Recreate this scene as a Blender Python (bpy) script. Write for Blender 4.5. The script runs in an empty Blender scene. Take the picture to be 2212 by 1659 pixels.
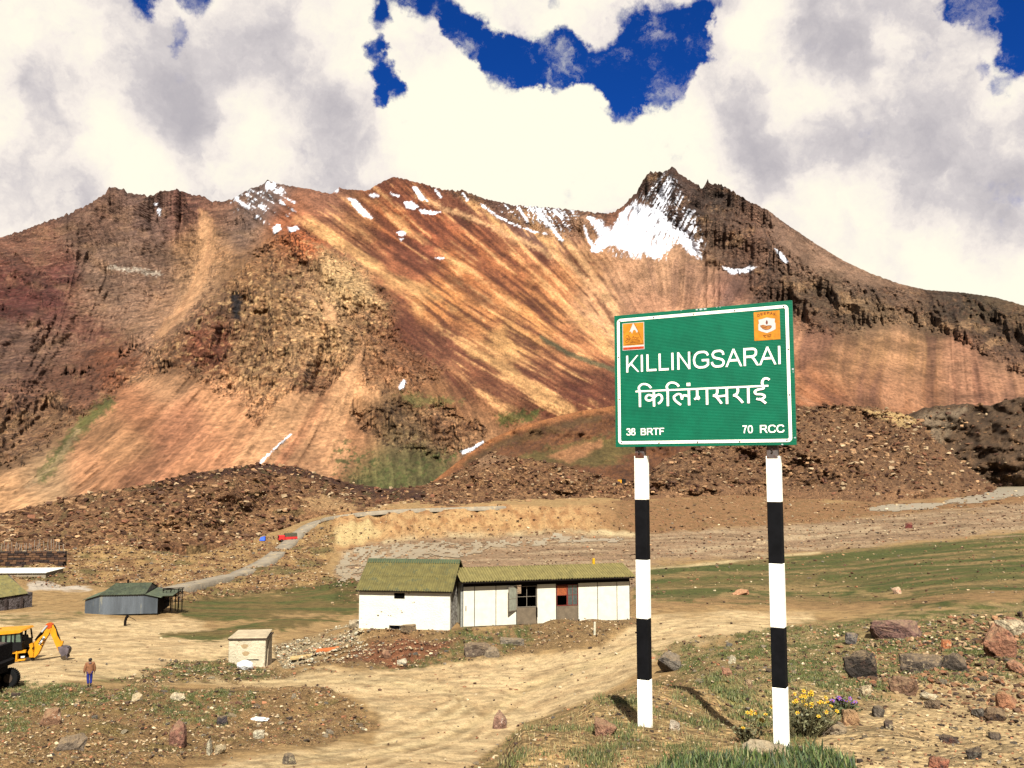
import bpy, bmesh, math, random
import numpy as np
from mathutils import Vector, Matrix
random.seed(7); np.random.seed(7)
S = bpy.context.scene
COL = S.collection

# ---------------------------------------------------------------- camera
F = 1905.0; CU, CV = 1106.0, 829.5          # focal length and centre, in units of a 2212 x 1659 picture
PITCH = math.atan((1010-829.5)/F)
SP, CP = math.sin(PITCH), math.cos(PITCH)
cd = bpy.data.cameras.new('camera'); cam = bpy.data.objects.new('camera', cd); COL.objects.link(cam)
cd.sensor_width = 36; cd.lens = 36*F/2212; cd.clip_start = 0.1; cd.clip_end = 20000
cam.location = (0, 0, 0); cam.rotation_euler = (math.pi/2+PITCH, 0, 0)
S.camera = cam

# ---------------------------------------------------------------- light and exposure
S.view_settings.view_transform = 'Standard'; S.view_settings.look = 'None'
S.view_settings.gamma = 1; S.view_settings.use_curve_mapping = False
EXPO = 1.6
S.view_settings.exposure = EXPO
SUN_EL = math.radians(46); SHX, SHY = -0.10, 1.0     # shadows run away from the camera and a little to the left
sl = bpy.data.lights.new('sun', 'SUN'); sl.energy = 5.0; sl.angle = math.radians(0.5); sl.color = (1.0, 0.95, 0.87)
so = bpy.data.objects.new('sun', sl); COL.objects.link(so)
sd = Vector((SHX, SHY, 0)).normalized()*math.cos(SUN_EL) + Vector((0, 0, -math.sin(SUN_EL)))
so.rotation_euler = sd.to_track_quat('-Z', 'Y').to_euler()

def ray(u, v):
    a = (np.asarray(u, float)-CU)/F; s = (np.asarray(v, float)-CV)/F
    return a+0*s, CP+s*SP+0*a, SP-s*CP+0*a
def proj(x, y, z):
    d = y*CP+z*SP; up = -y*SP+z*CP
    d = np.where(d < .05, .05, d)
    return CU+F*x/d, CV-F*up/d
def azt(u, v):
    x, y, z = ray(u, v); return np.arctan2(x, y), z/np.hypot(x, y)
def W(u, v, y):
    """world point seen at picture position (u, v) with world y = y"""
    a, b, c = ray(u, v); k = y/b
    return Vector((float(a*k), float(y), float(c*k)))

# ---------------------------------------------------------------- world: nishita sky with clouds
wd = bpy.data.worlds.new('World'); S.world = wd; wd.use_nodes = True
nt = wd.node_tree; nt.nodes.clear()
class NG:
    def __init__(s, nt): s.nt = nt
    def n(s, t, **k):
        nd = s.nt.nodes.new(t)
        for a, b in k.items(): setattr(nd, a, b)
        return nd
    def l(s, a, b): s.nt.links.new(a, b)
    def inp(s, sock, v):
        if isinstance(v, bpy.types.NodeSocket): s.l(v, sock)
        else: sock.default_value = v
    def m(s, op, a, b=None, c=None, clamp=False):
        nd = s.n('ShaderNodeMath', operation=op, use_clamp=clamp); s.inp(nd.inputs[0], a)
        if b is not None: s.inp(nd.inputs[1], b)
        if c is not None: s.inp(nd.inputs[2], c)
        return nd.outputs[0]
    def vm(s, op, a, b=None, scale=None):
        nd = s.n('ShaderNodeVectorMath', operation=op); s.inp(nd.inputs[0], a)
        if b is not None: s.inp(nd.inputs[1], b)
        if scale is not None: s.inp(nd.inputs['Scale'], scale)
        return nd.outputs['Value'] if op in ('DISTANCE', 'DOT_PRODUCT', 'LENGTH') else nd.outputs[0]
    def mr(s, v, a, b, c=0., d=1., smooth=True):
        nd = s.n('ShaderNodeMapRange', interpolation_type='SMOOTHSTEP' if smooth else 'LINEAR')
        s.inp(nd.inputs[0], v)
        for i, q in enumerate((a, b, c, d)): s.inp(nd.inputs[i+1], q)
        return nd.outputs[0]
    def noise(s, vec, scale, detail=6., rough=.55, dist=0.):
        nd = s.n('ShaderNodeTexNoise'); s.l(vec, nd.inputs['Vector'])
        nd.inputs['Scale'].default_value = scale; nd.inputs['Detail'].default_value = detail
        nd.inputs['Roughness'].default_value = rough; nd.inputs['Distortion'].default_value = dist
        return nd
    def mix(s, f, a, b, blend='MIX'):
        nd = s.n('ShaderNodeMix', data_type='RGBA', blend_type=blend); s.inp(nd.inputs[0], f)
        s.inp(nd.inputs[6], a); s.inp(nd.inputs[7], b)
        return nd.outputs[2]
g = NG(nt)
sky = g.n('ShaderNodeTexSky', sky_type='NISHITA'); sky.sun_disc = False
sky.sun_elevation = SUN_EL; sky.sun_rotation = math.atan2(-SHX, -SHY); sky.altitude = 4000; sky.air_density = 1.0; sky.dust_density = .2
tc = g.n('ShaderNodeTexCoord'); D0 = g.vm('NORMALIZE', tc.outputs['Generated'])
def dirv(u, v):
    a, b, c = ray(u, v); return Vector((float(a), float(b), float(c))).normalized()
w1 = g.noise(D0, 5.5, 6, .62); w1v = g.vm('SUBTRACT', w1.outputs['Color'], (.5, .5, .5))
w2 = g.noise(D0, 22, 8, .7); w2v = g.vm('SUBTRACT', w2.outputs['Color'], (.5, .5, .5))
DW = g.vm('ADD', D0, g.vm('SCALE', w1v, scale=.05)); DW = g.vm('ADD', DW, g.vm('SCALE', w2v, scale=.045))
DS = g.vm('ADD', D0, g.vm('SCALE', w1v, scale=.12))
def blobs(vec, lst, inner=.35):
    tot = None
    for (u, v, r, w) in lst:
        dd = g.vm('DISTANCE', vec, tuple(dirv(u, v))); R = r/F
        c = g.mr(dd, R*inner, R*1.25, w, 0.)
        tot = c if tot is None else g.m('ADD', tot, c)
    return tot
holes = [(860, -10, 60, .9), (940, 25, 65, .9), (1000, 75, 60, .9), (1070, 125, 65, 1), (1150, 160, 56, 1.0), (1120, 100, 55, .6), (1215, 145, 74, 1.1), (1290, 170, 72, 1.1),
         (1350, 232, 46, 1), (1400, 130, 96, 1.1), (1440, 60, 84, 1.1), (1505, 95, 64, 1), (1480, 160, 50, .9), (1420, 200, 55, .9), (1210, 80, 30, .5), (1190, 0, 26, .5), (1330, 20, 30, .5),
         (845, 175, 42, 1), (812, 110, 28, .8), (825, 45, 36, .8), (818, 215, 24, .8), (310, -8, 42, .9), (430, -18, 48, .8), (385, 55, 26, .5), (378, 90, 18, .4),
         (2080, 0, 50, .9), (2130, 10, 60, 1), (2200, 30, 60, 1), (2200, 110, 44, 1), (2105, 150, 22, .4), (2150, 180, 24, .45), (1530, 15, 40, .5)]
puffs = [(1105, 42, 54, .5), (1285, 50, 50, .45), (1300, 125, 26, .3), (1370, 130, 22, .3), (885, 65, 62, 1.0), (1010, 0, 40, .4), (1450, -5, 70, .6), (1150, 225, 46, 1.4), (1260, 215, 40, 1.2),
         (985, 170, 55, 1.2), (930, 150, 55, 1), (1600, 90, 66, 1.5), (1560, 210, 60, 1.2)]
B = g.m('SUBTRACT', blobs(DW, holes), blobs(DW, puffs))
n3 = g.noise(D0, 9, 8, .6); n4 = g.noise(D0, 34, 8, .65)
sep = g.n('ShaderNodeSeparateXYZ'); g.l(D0, sep.inputs[0])
# the broken cover goes on above and behind the frame
nb = g.noise(D0, 2.6, 7, .6)
high = g.mr(sep.outputs[2], .50, .66)
away = g.mr(sep.outputs[1], .55, .30)
gen = g.m('MULTIPLY', g.mr(nb.outputs['Fac'], .46, .60), g.m('MAXIMUM', high, g.m('MULTIPLY', away, g.mr(sep.outputs[2], .12, .4))))
B = g.m('ADD', B, gen)
B = g.m('ADD', B, g.m('MULTIPLY', g.m('SUBTRACT', n3.outputs['Fac'], .5), .9))
B = g.m('ADD', B, g.m('MULTIPLY', g.m('SUBTRACT', n4.outputs['Fac'], .5), 1.25))
blue = g.mr(B, .16, .90)
wn = g.noise(DW, 15, 9, .7); blue = g.m('MULTIPLY', blue, g.mr(wn.outputs['Fac'], .54, .72, 1., .55))
bright = [(1100, 330, 230, .6), (930, 330, 170, .4), (1290, 330, 150, .4), (1000, 230, 100, .3), (560, 300, 130, .42), (240, 330, 110, .35), (150, 50, 110, .25), (1650, 85, 90, .55), (1920, 70, 90, .3),
          (1740, 215, 110, .5), (1900, 215, 90, .25), (1480, 320, 120, .35), (1740, 410, 90, .3), (2040, 560, 110, .4), (460, 190, 60, .3), (700, 90, 110, .25), (330, 390, 90, .3), (2130, 150, 70, .2), (650, 40, 80, .2), (1560, 430, 80, .25)]
grey = [(660, 250, 110, .35), (380, 200, 90, .35), (90, 210, 120, .3), (1790, 80, 90, .5), (1840, 140, 60, .3), (1950, 290, 150, .4), (1750, 310, 110, .45), (2120, 470, 140, .4), (60, 420, 120, .4),
        (1150, 400, 90, .1), (2150, 340, 120, .3), (1620, 300, 90, .3), (800, 290, 60, .25), (730, 370, 110, .15), (1930, 10, 80, .3), (100, 130, 60, .15), (1100, 30, 70, .3), (1290, 50, 70, .3), (2000, 480, 90, .3), (480, 330, 40, .1)]
Sh = g.m('SUBTRACT', blobs(DS, bright, .1), blobs(DS, grey, .1))
n5 = g.noise(DS, 3.4, 9, .6, .2)
Sh = g.m('ADD', Sh, g.m('MULTIPLY', g.m('SUBTRACT', n5.outputs['Fac'], .46), 3.0))
n6 = g.noise(DW, 11, 8, .62)
Sh = g.m('ADD', Sh, g.m('MULTIPLY', g.m('SUBTRACT', n6.outputs['Fac'], .5), 2.0))
Sh = g.mr(Sh, -.8, .62)
KC = 2**-EXPO
cr = g.n('ShaderNodeValToRGB'); g.l(Sh, cr.inputs[0])
els = cr.color_ramp.elements
els[0].position = 0; els[0].color = (.49*KC, .46*KC, .49*KC, 1)
els[1].position = 1; els[1].color = (1.05*KC, 1.0*KC, .83*KC, 1)
e = els.new(.4); e.color = (.69*KC, .64*KC, .64*KC, 1)
e = els.new(.72); e.color = (.95*KC, .87*KC, .80*KC, 1)
# nishita made as deep as high mountain air makes it
skyc = g.mix(1.0, sky.outputs[0], (.022, .135, .385, 1), 'MULTIPLY')
bg1 = g.n('ShaderNodeBackground'); g.l(skyc, bg1.inputs[0]); bg1.inputs[1].default_value = .10
bg2 = g.n('ShaderNodeBackground'); g.l(cr.outputs[0], bg2.inputs[0]); bg2.inputs[1].default_value = 1.0
mx = g.n('ShaderNodeMixShader'); g.l(blue, mx.inputs[0]); g.l(bg2.outputs[0], mx.inputs[1]); g.l(bg1.outputs[0], mx.inputs[2])
ow = g.n('ShaderNodeOutputWorld'); g.l(mx.outputs[0], ow.inputs[0])

# ---------------------------------------------------------------- colours and materials
KA = np.array([3.0, 2.8, 2.6])
def lin(c):
    c = np.asarray(c, float)/255.
    return np.where(c <= .04045, c/12.92, ((c+.055)/1.055)**2.4)
def alb(r, g_, b): return np.minimum(lin((r, g_, b))/KA, .85)
def A4(r, g_, b): return tuple(float(q) for q in alb(r, g_, b))+(1.,)
MATS = {}
def mat(name, rgb, rough=.8, var=.15, vs=6., bump=.0, bs=30., metal=0., rust=None, wave=None, spec=.3, streak=False):
    if name in MATS: return MATS[name]
    m = bpy.data.materials.new(name); m.use_nodes = True; MATS[name] = m
    q = NG(m.node_tree); bs_ = m.node_tree.nodes['Principled BSDF']
    t = q.n('ShaderNodeTexCoord'); co = t.outputs['Object']
    if streak:
        mp = q.n('ShaderNodeMapping'); q.l(co, mp.inputs[0]); mp.inputs['Scale'].default_value = (1, 1, .15); cs = mp.outputs[0]
    else: cs = co
    n1 = q.noise(cs, vs, 7, .6)
    f = q.mr(n1.outputs['Fac'], .3, .7, 1-var, 1+var)
    c = tuple(rgb)[:3]+(1,)
    col = q.mix(1., c, f, 'MULTIPLY')
    if rust:
        n2 = q.noise(cs, rust[1], 9, .7)
        col = q.mix(q.mr(n2.outputs['Fac'], rust[2], rust[2]+.06), col, tuple(rust[0])[:3]+(1,))
    q.l(col, bs_.inputs['Base Color'])
    bs_.inputs['Roughness'].default_value = rough; bs_.inputs['Metallic'].default_value = metal
    bs_.inputs['Specular IOR Level'].default_value = spec
    if bump:
        n3 = q.noise(co, bs, 6, .6); b = q.n('ShaderNodeBump'); b.inputs['Strength'].default_value = min(1, bump); b.inputs['Distance'].default_value = .3/bs*4*max(1, bump)
        q.l(n3.outputs['Fac'], b.inputs['Height']); q.l(b.outputs[0], bs_.inputs['Normal'])
    return m
def terrain_mat(name, s1, s2, s3, bumpd, speck=.5, crack=.0, ct=.52, am=1., ys=1.):
    """colour comes from the attribute 'Col'; grain, speckle and relief are procedural"""
    m = bpy.data.materials.new(name); m.use_nodes = True
    q = NG(m.node_tree); b_ = m.node_tree.nodes['Principled BSDF']
    at = q.n('ShaderNodeAttribute', attribute_name='Col'); rk = q.n('ShaderNodeAttribute', attribute_name='rock')
    t = q.n('ShaderNodeTexCoord'); co = t.outputs['Object']
    if ys != 1: mp = q.n('ShaderNodeMapping'); q.l(co, mp.inputs[0]); mp.inputs['Scale'].default_value = (1, ys, 1); co = mp.outputs[0]
    n1 = q.noise(co, s1, 8, .65); n2 = q.noise(co, s2, 6, .65); n3 = q.noise(co, s3, 4, .6)
    f = q.mr(n1.outputs['Fac'], .28, .72, 1-.30*am, 1+.30*am); f2 = q.mr(n2.outputs['Fac'], .3, .7, 1-.22*am, 1+.22*am); f3 = q.mr(n3.outputs['Fac'], .3, .7, 1-.20*am, 1+.20*am)
    col = q.mix(1., at.outputs['Color'], f, 'MULTIPLY'); col = q.mix(1., col, f2, 'MULTIPLY'); col = q.mix(1., col, f3, 'MULTIPLY')
    vo = q.n('ShaderNodeTexVoronoi'); vo.inputs['Scale'].default_value = s2*1.6; q.l(q.vm('ADD', co, q.vm('SCALE', n1.outputs['Color'], scale=.6/s2)), vo.inputs['Vector'])
    # cracks carry relief shade in the colour; then single stones lighter or darker
    crk = q.m('MULTIPLY', rk.outputs['Fac'], q.mr(n2.outputs['Fac'], ct, ct+.12)); crk2 = q.m('MULTIPLY', rk.outputs['Fac'], q.mr(n1.outputs['Fac'], .56, .66))
    col = q.mix(q.m('MULTIPLY', q.m('MAXIMUM', crk, crk2), crack, clamp=True), col, q.mix(1., col, (.34, .28, .25, 1), 'MULTIPLY'))
    sg = q.n('ShaderNodeSeparateColor'); q.l(vo.outputs['Color'], sg.inputs[0])
    stone = q.mr(sg.outputs[0], 0, 1, .45, 1.65, False)
    edge = q.mr(vo.outputs['Distance'], .25, .6, 1., .55)
    st = q.m('MULTIPLY', stone, edge)
    k = q.m('MULTIPLY', rk.outputs['Fac'], speck)
    col = q.mix(k, col, q.mix(1., col, st, 'MULTIPLY'))
    q.l(col, b_.inputs['Base Color']); b_.inputs['Roughness'].default_value = .95; b_.inputs['Specular IOR Level'].default_value = .1
    h = q.m('ADD', q.m('MULTIPLY', n1.outputs['Fac'], 1.), q.m('MULTIPLY', n2.outputs['Fac'], .5))
    h = q.m('SUBTRACT', h, q.m('MULTIPLY', q.m('MULTIPLY', vo.outputs['Distance'], rk.outputs['Fac']), .8))
    bp = q.n('ShaderNodeBump'); bp.inputs['Strength'].default_value = 1.; bp.inputs['Distance'].default_value = bumpd
    q.l(h, bp.inputs['Height']); q.l(bp.outputs[0], b_.inputs['Normal'])
    return m

# ---------------------------------------------------------------- numpy noise
def _h(ix, iy, seed):
    h = (ix.astype(np.int64)*374761393+iy.astype(np.int64)*668265263+seed*974634777) & 0xffffffff
    h = ((h ^ (h >> 13))*1274126177) & 0xffffffff
    return h ^ (h >> 16)
_ang = np.linspace(0, 2*math.pi, 256, endpoint=False); _gx, _gy = np.cos(_ang), np.sin(_ang)
def pn(x, y, seed=0):
    x0 = np.floor(x); y0 = np.floor(y); fx = x-x0; fy = y-y0
    sx = fx*fx*fx*(fx*(fx*6-15)+10); sy = fy*fy*fy*(fy*(fy*6-15)+10)
    def gr(i, j):
        k = _h(x0+i, y0+j, seed) & 255
        return _gx[k]*(fx-i)+_gy[k]*(fy-j)
    a = gr(0, 0); b = gr(1, 0); c = gr(0, 1); d = gr(1, 1)
    return (a+(b-a)*sx+((c+(d-c)*sx)-(a+(b-a)*sx))*sy)*1.5
def fbm(x, y, o=5, seed=0, gain=.5):
    t = 0; a = 1; n = 0
    for i in range(o):
        t = t+a*pn(x*2**i, y*2**i, seed+i*17); n += a; a *= gain
    return t/n
def ridge(x, y, o=5, seed=0, gain=.5):
    t = 0; a = 1; n = 0
    for i in range(o):
        t = t+a*(1-2*np.abs(pn(x*2**i, y*2**i, seed+i*17))); n += a; a *= gain
    return t/n
def sst(a, b, x):
    t = np.clip((x-a)/(b-a), 0, 1); return t*t*(3-2*t)
def pdist(U, V, pts, closed=False):
    """distance to a polyline; for a closed one signed, positive inside"""
    P = list(pts)+([pts[0]] if closed else [])
    best = np.full(U.shape, 1e12); ins = np.zeros(U.shape, bool)
    for (x1, y1), (x2, y2) in zip(P[:-1], P[1:]):
        dx, dy = x2-x1, y2-y1; L = dx*dx+dy*dy+1e-9
        t = np.clip(((U-x1)*dx+(V-y1)*dy)/L, 0, 1)
        d = (U-x1-t*dx)**2+(V-y1-t*dy)**2
        np.minimum(best, d, out=best)
        if closed and y1 != y2:
            c = ((y1 > V) != (y2 > V)) & (U < dx*(V-y1)/dy+x1); ins ^= c
    best = np.sqrt(best)
    return np.where(ins, best, -best) if closed else best
class Masks:
    def __init__(s, U, V, nz, nz2): s.U, s.V, s.nz, s.nz2 = U, V, nz, nz2
    def box(s, pts, w):
        p = np.array(pts); return (s.U > p[:, 0].min()-w) & (s.U < p[:, 0].max()+w) & (s.V > p[:, 1].min()-w) & (s.V < p[:, 1].max()+w)
    def poly(s, pts, w=6, amp=8, fine=0.):
        o = np.zeros(s.U.shape); b = s.box(pts, w+amp*2+4)
        if b.any():
            sd_ = pdist(s.U[b], s.V[b], pts, True)+amp*s.nz[b]+fine*s.nz2[b]
            o[b] = sst(-w, w, sd_)
        return o
    def line(s, pts, wid, w=3, amp=3, fine=0.):
        o = np.zeros(s.U.shape); b = s.box(pts, wid+w+amp*2+4)
        if b.any():
            d = pdist(s.U[b], s.V[b], pts)-wid*.5+amp*s.nz[b]+fine*s.nz2[b]
            o[b] = 1-sst(-w, w, d)
        return o
def over(C, m, col, k=1.):
    C += (np.asarray(col)-C)*(m*k)[..., None]

# ---------------------------------------------------------------- object helpers
def tag(o, label=None, cat=None, group=None, kind=None):
    if label: o['label'] = label
    if cat: o['category'] = cat
    if group: o['group'] = group
    if kind: o['kind'] = kind
    return o
def link(o, parent=None):
    COL.objects.link(o)
    if parent: o.parent = parent
    return o
def empty(name, loc=(0, 0, 0), rz=0., **k):
    o = bpy.data.objects.new(name, None); o.location = loc; o.rotation_euler = (0, 0, rz); o.empty_display_size = .2
    link(o); tag(o, **k); return o
def np_mesh(name, P, faces, m, attrs=None, smooth=True):
    """P (n,3); faces (k,3|4) or a list of such arrays"""
    me = bpy.data.meshes.new(name)
    if not isinstance(faces, list): faces = [faces]
    nl = sum(f.size for f in faces); nf = sum(len(f) for f in faces)
    me.vertices.add(len(P)); me.vertices.foreach_set('co', np.ascontiguousarray(P, np.float32).ravel())
    me.loops.add(nl); me.loops.foreach_set('vertex_index', np.concatenate([f.ravel() for f in faces]).astype(np.int32))
    me.polygons.add(nf)
    ls = []; s = 0
    for f in faces:
        ls.append(s+np.arange(len(f))*f.shape[1]); s += f.size
    me.polygons.foreach_set('loop_start', np.concatenate(ls).astype(np.int32))
    me.polygons.foreach_set('use_smooth', np.full(nf, smooth))
    me.update(calc_edges=True)
    for k, a in (attrs or {}).items():
        if a.ndim == 2:
            at = me.attributes.new(k, 'FLOAT_COLOR', 'POINT'); c = np.ones((len(P), 4), np.float32); c[:, :3] = a; at.data.foreach_set('color', c.ravel())
        else:
            at = me.attributes.new(k, 'FLOAT', 'POINT'); at.data.foreach_set('value', a.astype(np.float32))
    me.materials.append(m); return me
def grid_faces(nr, nc, wrap=False):
    i = np.arange(nr-1)[:, None]; j = np.arange(nc if wrap else nc-1)[None, :]; j2 = (j+1) % nc
    return np.stack([i*nc+j+0*i, i*nc+j2, (i+1)*nc+j2, (i+1)*nc+j+0*i], -1).reshape(-1, 4)
class MB:
    def __init__(s): s.v = []; s.f = []; s.mi = []
    def add(s, vs, fs, mi=0):
        b = len(s.v); s.v += [tuple(p) for p in vs]; s.f += [tuple(b+i for i in f) for f in fs]; s.mi += [mi]*len(fs); return s
    def box(s, x0, x1, y0, y1, z0, z1, mi=0, M=None):
        vs = [Vector((x, y, z)) for z in (z0, z1) for y in (y0, y1) for x in (x0, x1)]
        if M: vs = [M @ p for p in vs]
        return s.add(vs, [(0, 2, 3, 1), (4, 5, 7, 6), (0, 1, 5, 4), (2, 6, 7, 3), (0, 4, 6, 2), (1, 3, 7, 5)], mi)
    def prism(s, pts, d, mi=0):
        """pts: planar outline of 3-D points, pushed along d"""
        n = len(pts); d = Vector(d); a = [Vector(p) for p in pts]
        s.add(a+[p+d for p in a], [tuple(range(n))[::-1], tuple(range(n, 2*n))]+[(i, (i+1) % n, n+(i+1) % n, n+i) for i in range(n)], mi); return s
    def beam(s, a, b, w, h=None, up=(0, 0, 1), mi=0):
        a, b = Vector(a), Vector(b); h = h or w; t = (b-a).normalized(); up = Vector(up)
        if abs(t.dot(up)) > .98: up = Vector((0, 1, 0))
        x = t.cross(up).normalized()*w/2; y = x.cross(t).normalized()*h/2
        vs = [p+q for p in (a, b) for q in (-x-y, x-y, x+y, -x+y)]
        return s.add(vs, [(0, 3, 2, 1), (4, 5, 6, 7), (0, 1, 5, 4), (1, 2, 6, 5), (2, 3, 7, 6), (3, 0, 4, 7)], mi)
    def tube(s, a, b, r, n=10, r2=None, mi=0):
        a, b = Vector(a), Vector(b); r2 = r if r2 is None else r2; t = (b-a).normalized()
        up = Vector((0, 0, 1)) if abs(t.z) < .9 else Vector((0, 1, 0)); x = t.cross(up).normalized(); y = x.cross(t)
        vs = [p+(x*math.cos(k*2*math.pi/n)+y*math.sin(k*2*math.pi/n))*q for p, q in ((a, r), (b, r2)) for k in range(n)]
        return s.add(vs, [tuple(range(n)), tuple(range(2*n-1, n-1, -1))]+[(i, n+i, n+(i+1) % n, (i+1) % n) for i in range(n)], mi)
    def path(s, pts, r, n=8, mi=0):
        for p, q in zip(pts[:-1], pts[1:]): s.tube(p, q, r, n, mi=mi)
        return s
    def build(s, name, m, parent=None, bevel=0., smooth=False, loc=None):
        me = bpy.data.meshes.new(name); me.from_pydata(s.v, [], s.f)
        ms = m if isinstance(m, (list, tuple)) else [m]
        for q in ms: me.materials.append(q)
        me.polygons.foreach_set('material_index', s.mi)
        bm = bmesh.new(); bm.from_mesh(me); bmesh.ops.recalc_face_normals(bm, faces=bm.faces)
        if bevel: bmesh.ops.bevel(bm, geom=list(bm.edges), offset=bevel, segments=1, affect='EDGES', clamp_overlap=True)
        bm.to_mesh(me); bm.free()
        if smooth: me.polygons.foreach_set('use_smooth', [True]*len(me.polygons))
        o = bpy.data.objects.new(name, me); link(o, parent)
        if loc is not None: o.location = loc
        return o
# ================================================================ GROUND
# heights as a table over direction and distance: for each direction (picture column u) distance r -> picture row v it is seen at, or ('z', height)
T = {
 -400: [(30,1690),(40,1610),(50,1545),(60,1490),(80,1430),(100,1385),(139,1330),(200,1270),(290,1180),(340,1150),(420,1135)],
 0:    [(30,1668),(40,1590),(50,1528),(59,1483),(70,1450),(80,1427),(100,1386),(125,1345),(139,1325),(170,1292),(200,1266),(240,1226),(290,1172),(340,1135),(420,1105)],
 600:  [(30,1668),(45,1570),(62,1485),(72,1441),(80,1408),(95,1375),(115,1345),(150,1305),(200,1258),(240,1222),(290,1168),(320,1143),(360,1120),(430,1100)],
 762:  [(30,1668),(45,1578),(60,1491),(68,1446),(74,1402),(79,1366),(80,1359),(88,('z',-14.8)),(105,('z',-19.5)),(140,('z',-21.5)),(200,1240),(240,1215),(285,1163),(306,1112),(318,1103),(347,1090),(450,1068)],
 900:  [(30,1668),(45,1580),(60,1492),(68,1440),(74,1392),(79,1360),(80,1354),(88,('z',-14.6)),(105,('z',-19.5)),(140,('z',-21.5)),(205,1218),(250,1185),(283,1164),(303,1103),(316,1096),(345,1084),(450,1065)],
 1130: [(3.5,('z',-1.95)),(7.6,1580),(8.4,1563),(13,('z',-5.4)),(25,('z',-9.2)),(45,1575),(52,1530),(60,1488),(68,1440),(75,1385),(80,1352),(88,('z',-14.5)),(105,('z',-19.5)),(140,('z',-21.5)),(205,1214),(250,1183),(285,1160),(305,1100),(316,1094),(345,1082),(450,1065)],
 1285: [(3.5,('z',-1.95)),(8.0,1580),(9.6,1503),(14,('z',-5.2)),(25,('z',-8.6)),(46,1515),(56,1475),(66,1425),(75,1370),(81,1343),(90,('z',-14.6)),(105,('z',-18.5)),(140,('z',-21.0)),(205,1214),(250,1182),(295,1150),(320,1095),(340,1087),(450,1070)],
 1400: [(3.5,('z',-1.95)),(8.2,1565),(10.6,1467),(14,('z',-5.0)),(25,('z',-8.2)),(48,1475),(56,1440),(66,1405),(75,1365),(84,1335),(100,1308),(145,1268),(205,1213),(260,1172),(320,1130),(370,1095),(420,1078),(520,1065)],
 1560: [(3.5,('z',-1.95)),(7.2,1648),(8.5,1577),(10.2,1502),(11.6,1463),(14,('z',-3.45)),(22,('z',-5.5)),(42,1438),(55,1410),(66,1380),(80,1340),(100,1305),(145,1265),(205,1210),(270,1165),(340,1120),(430,1085),(520,1065)],
 1700: [(3.5,('z',-1.95)),(7.5,1638),(9,1582),(11,1530),(14.5,1492),(22,1475),(30,1455),(45,1420),(60,1390),(80,1348),(110,1300),(145,1268),(220,1202),(300,1152),(400,1110),(520,1075)],
 2212: [(3.5,('z',-1.95)),(6.8,1690),(8,1650),(11,1596),(15,1553),(22,1505),(32,1460),(45,1415),(60,1373),(80,1330),(110,1283),(145,1240),(220,1180),(320,1130),(500,1083),(840,1052),(1100,1046)],
 2700: [(3.5,('z',-1.95)),(6.8,1690),(8,1650),(11,1596),(15,1548),(22,1500),(32,1450),(45,1400),(60,1358),(80,1315),(110,1265),(145,1225),(220,1170),(320,1125),(500,1083),(840,1055),(1100,1048)],
}
hid = [(3.5,('z',-2.15)),(7,('z',-3.2)),(13,('z',-5.9)),(22,('z',-8.6))]
RG = np.concatenate([np.array([.3, .8]), np.geomspace(1.5, 1500, 690)])
LR = np.log(RG)
cols = []; azc = []
for u in sorted(T):
    rows = T[u]
    if rows[0][0] > 3.6: rows = hid+rows
    rr = [.3]; zz = [-1.66]
    for r, v in rows:
        rr.append(r); zz.append(v[1] if isinstance(v, tuple) else r*float(azt(u, v)[1]))
    rr += [rr[-1]*1.6, 1600]; zz += [zz[-1]-14, zz[-1]-30]
    z = np.interp(LR, np.log(rr), zz)
    # soften the corners, less where the shoulder breaks
    k = np.exp(-.5*(np.arange(-6, 7)/3.)**2); k /= k.sum()
    z = np.convolve(np.pad(z, 6, 'edge'), k, 'valid')
    cols.append(z); azc.append(float(azt(u, 1400)[0]))
cols = np.array(cols).T
azc = np.array(azc)
uf = np.arange(-420, 2680, 4.)
az_f = np.arctan((uf-CU)/F/0.99)
rest = np.concatenate([np.linspace(az_f[-1], math.pi, 40)[1:], np.linspace(-math.pi, az_f[0], 40)[1:-1]])
AZ = np.concatenate([az_f, rest]); NF = len(az_f); NC = len(AZ); NR = len(RG)
# interpolate the table over direction (smooth blend), behind the camera a rising slope
Z = np.empty((NR, NC))
for j, a in enumerate(AZ):
    i = int(np.clip(np.searchsorted(azc, a)-1, 0, len(azc)-2)); t = np.clip((a-azc[i])/(azc[i+1]-azc[i]), 0, 1); t = t*t*(3-2*t)*.5+t*.5
    z = cols[:, i]*(1-t)+cols[:, i+1]*t
    back = float(sst(.72, 1.9, abs(a)))
    zb = -1.66+.12*np.maximum(RG-1, 0)/(1+RG/120)
    Z[:, j] = z*(1-back)+zb*back
AA, RR = np.meshgrid(AZ, RG)
X = RR*np.sin(AA); Y = RR*np.cos(AA)
U, V = proj(X, Y, Z)
U[Y < .2] = -9999
nzA = fbm(X/np.maximum(RR, 2)*14, np.log(np.maximum(RR, 1))*9, 5, 3)*2
nzB = fbm(X/np.maximum(RR, 2)*70, np.log(np.maximum(RR, 1))*40, 3, 5)*2
MK = Masks(U, V, nzA, nzB)
far = sst(20, 60, RR)
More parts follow.
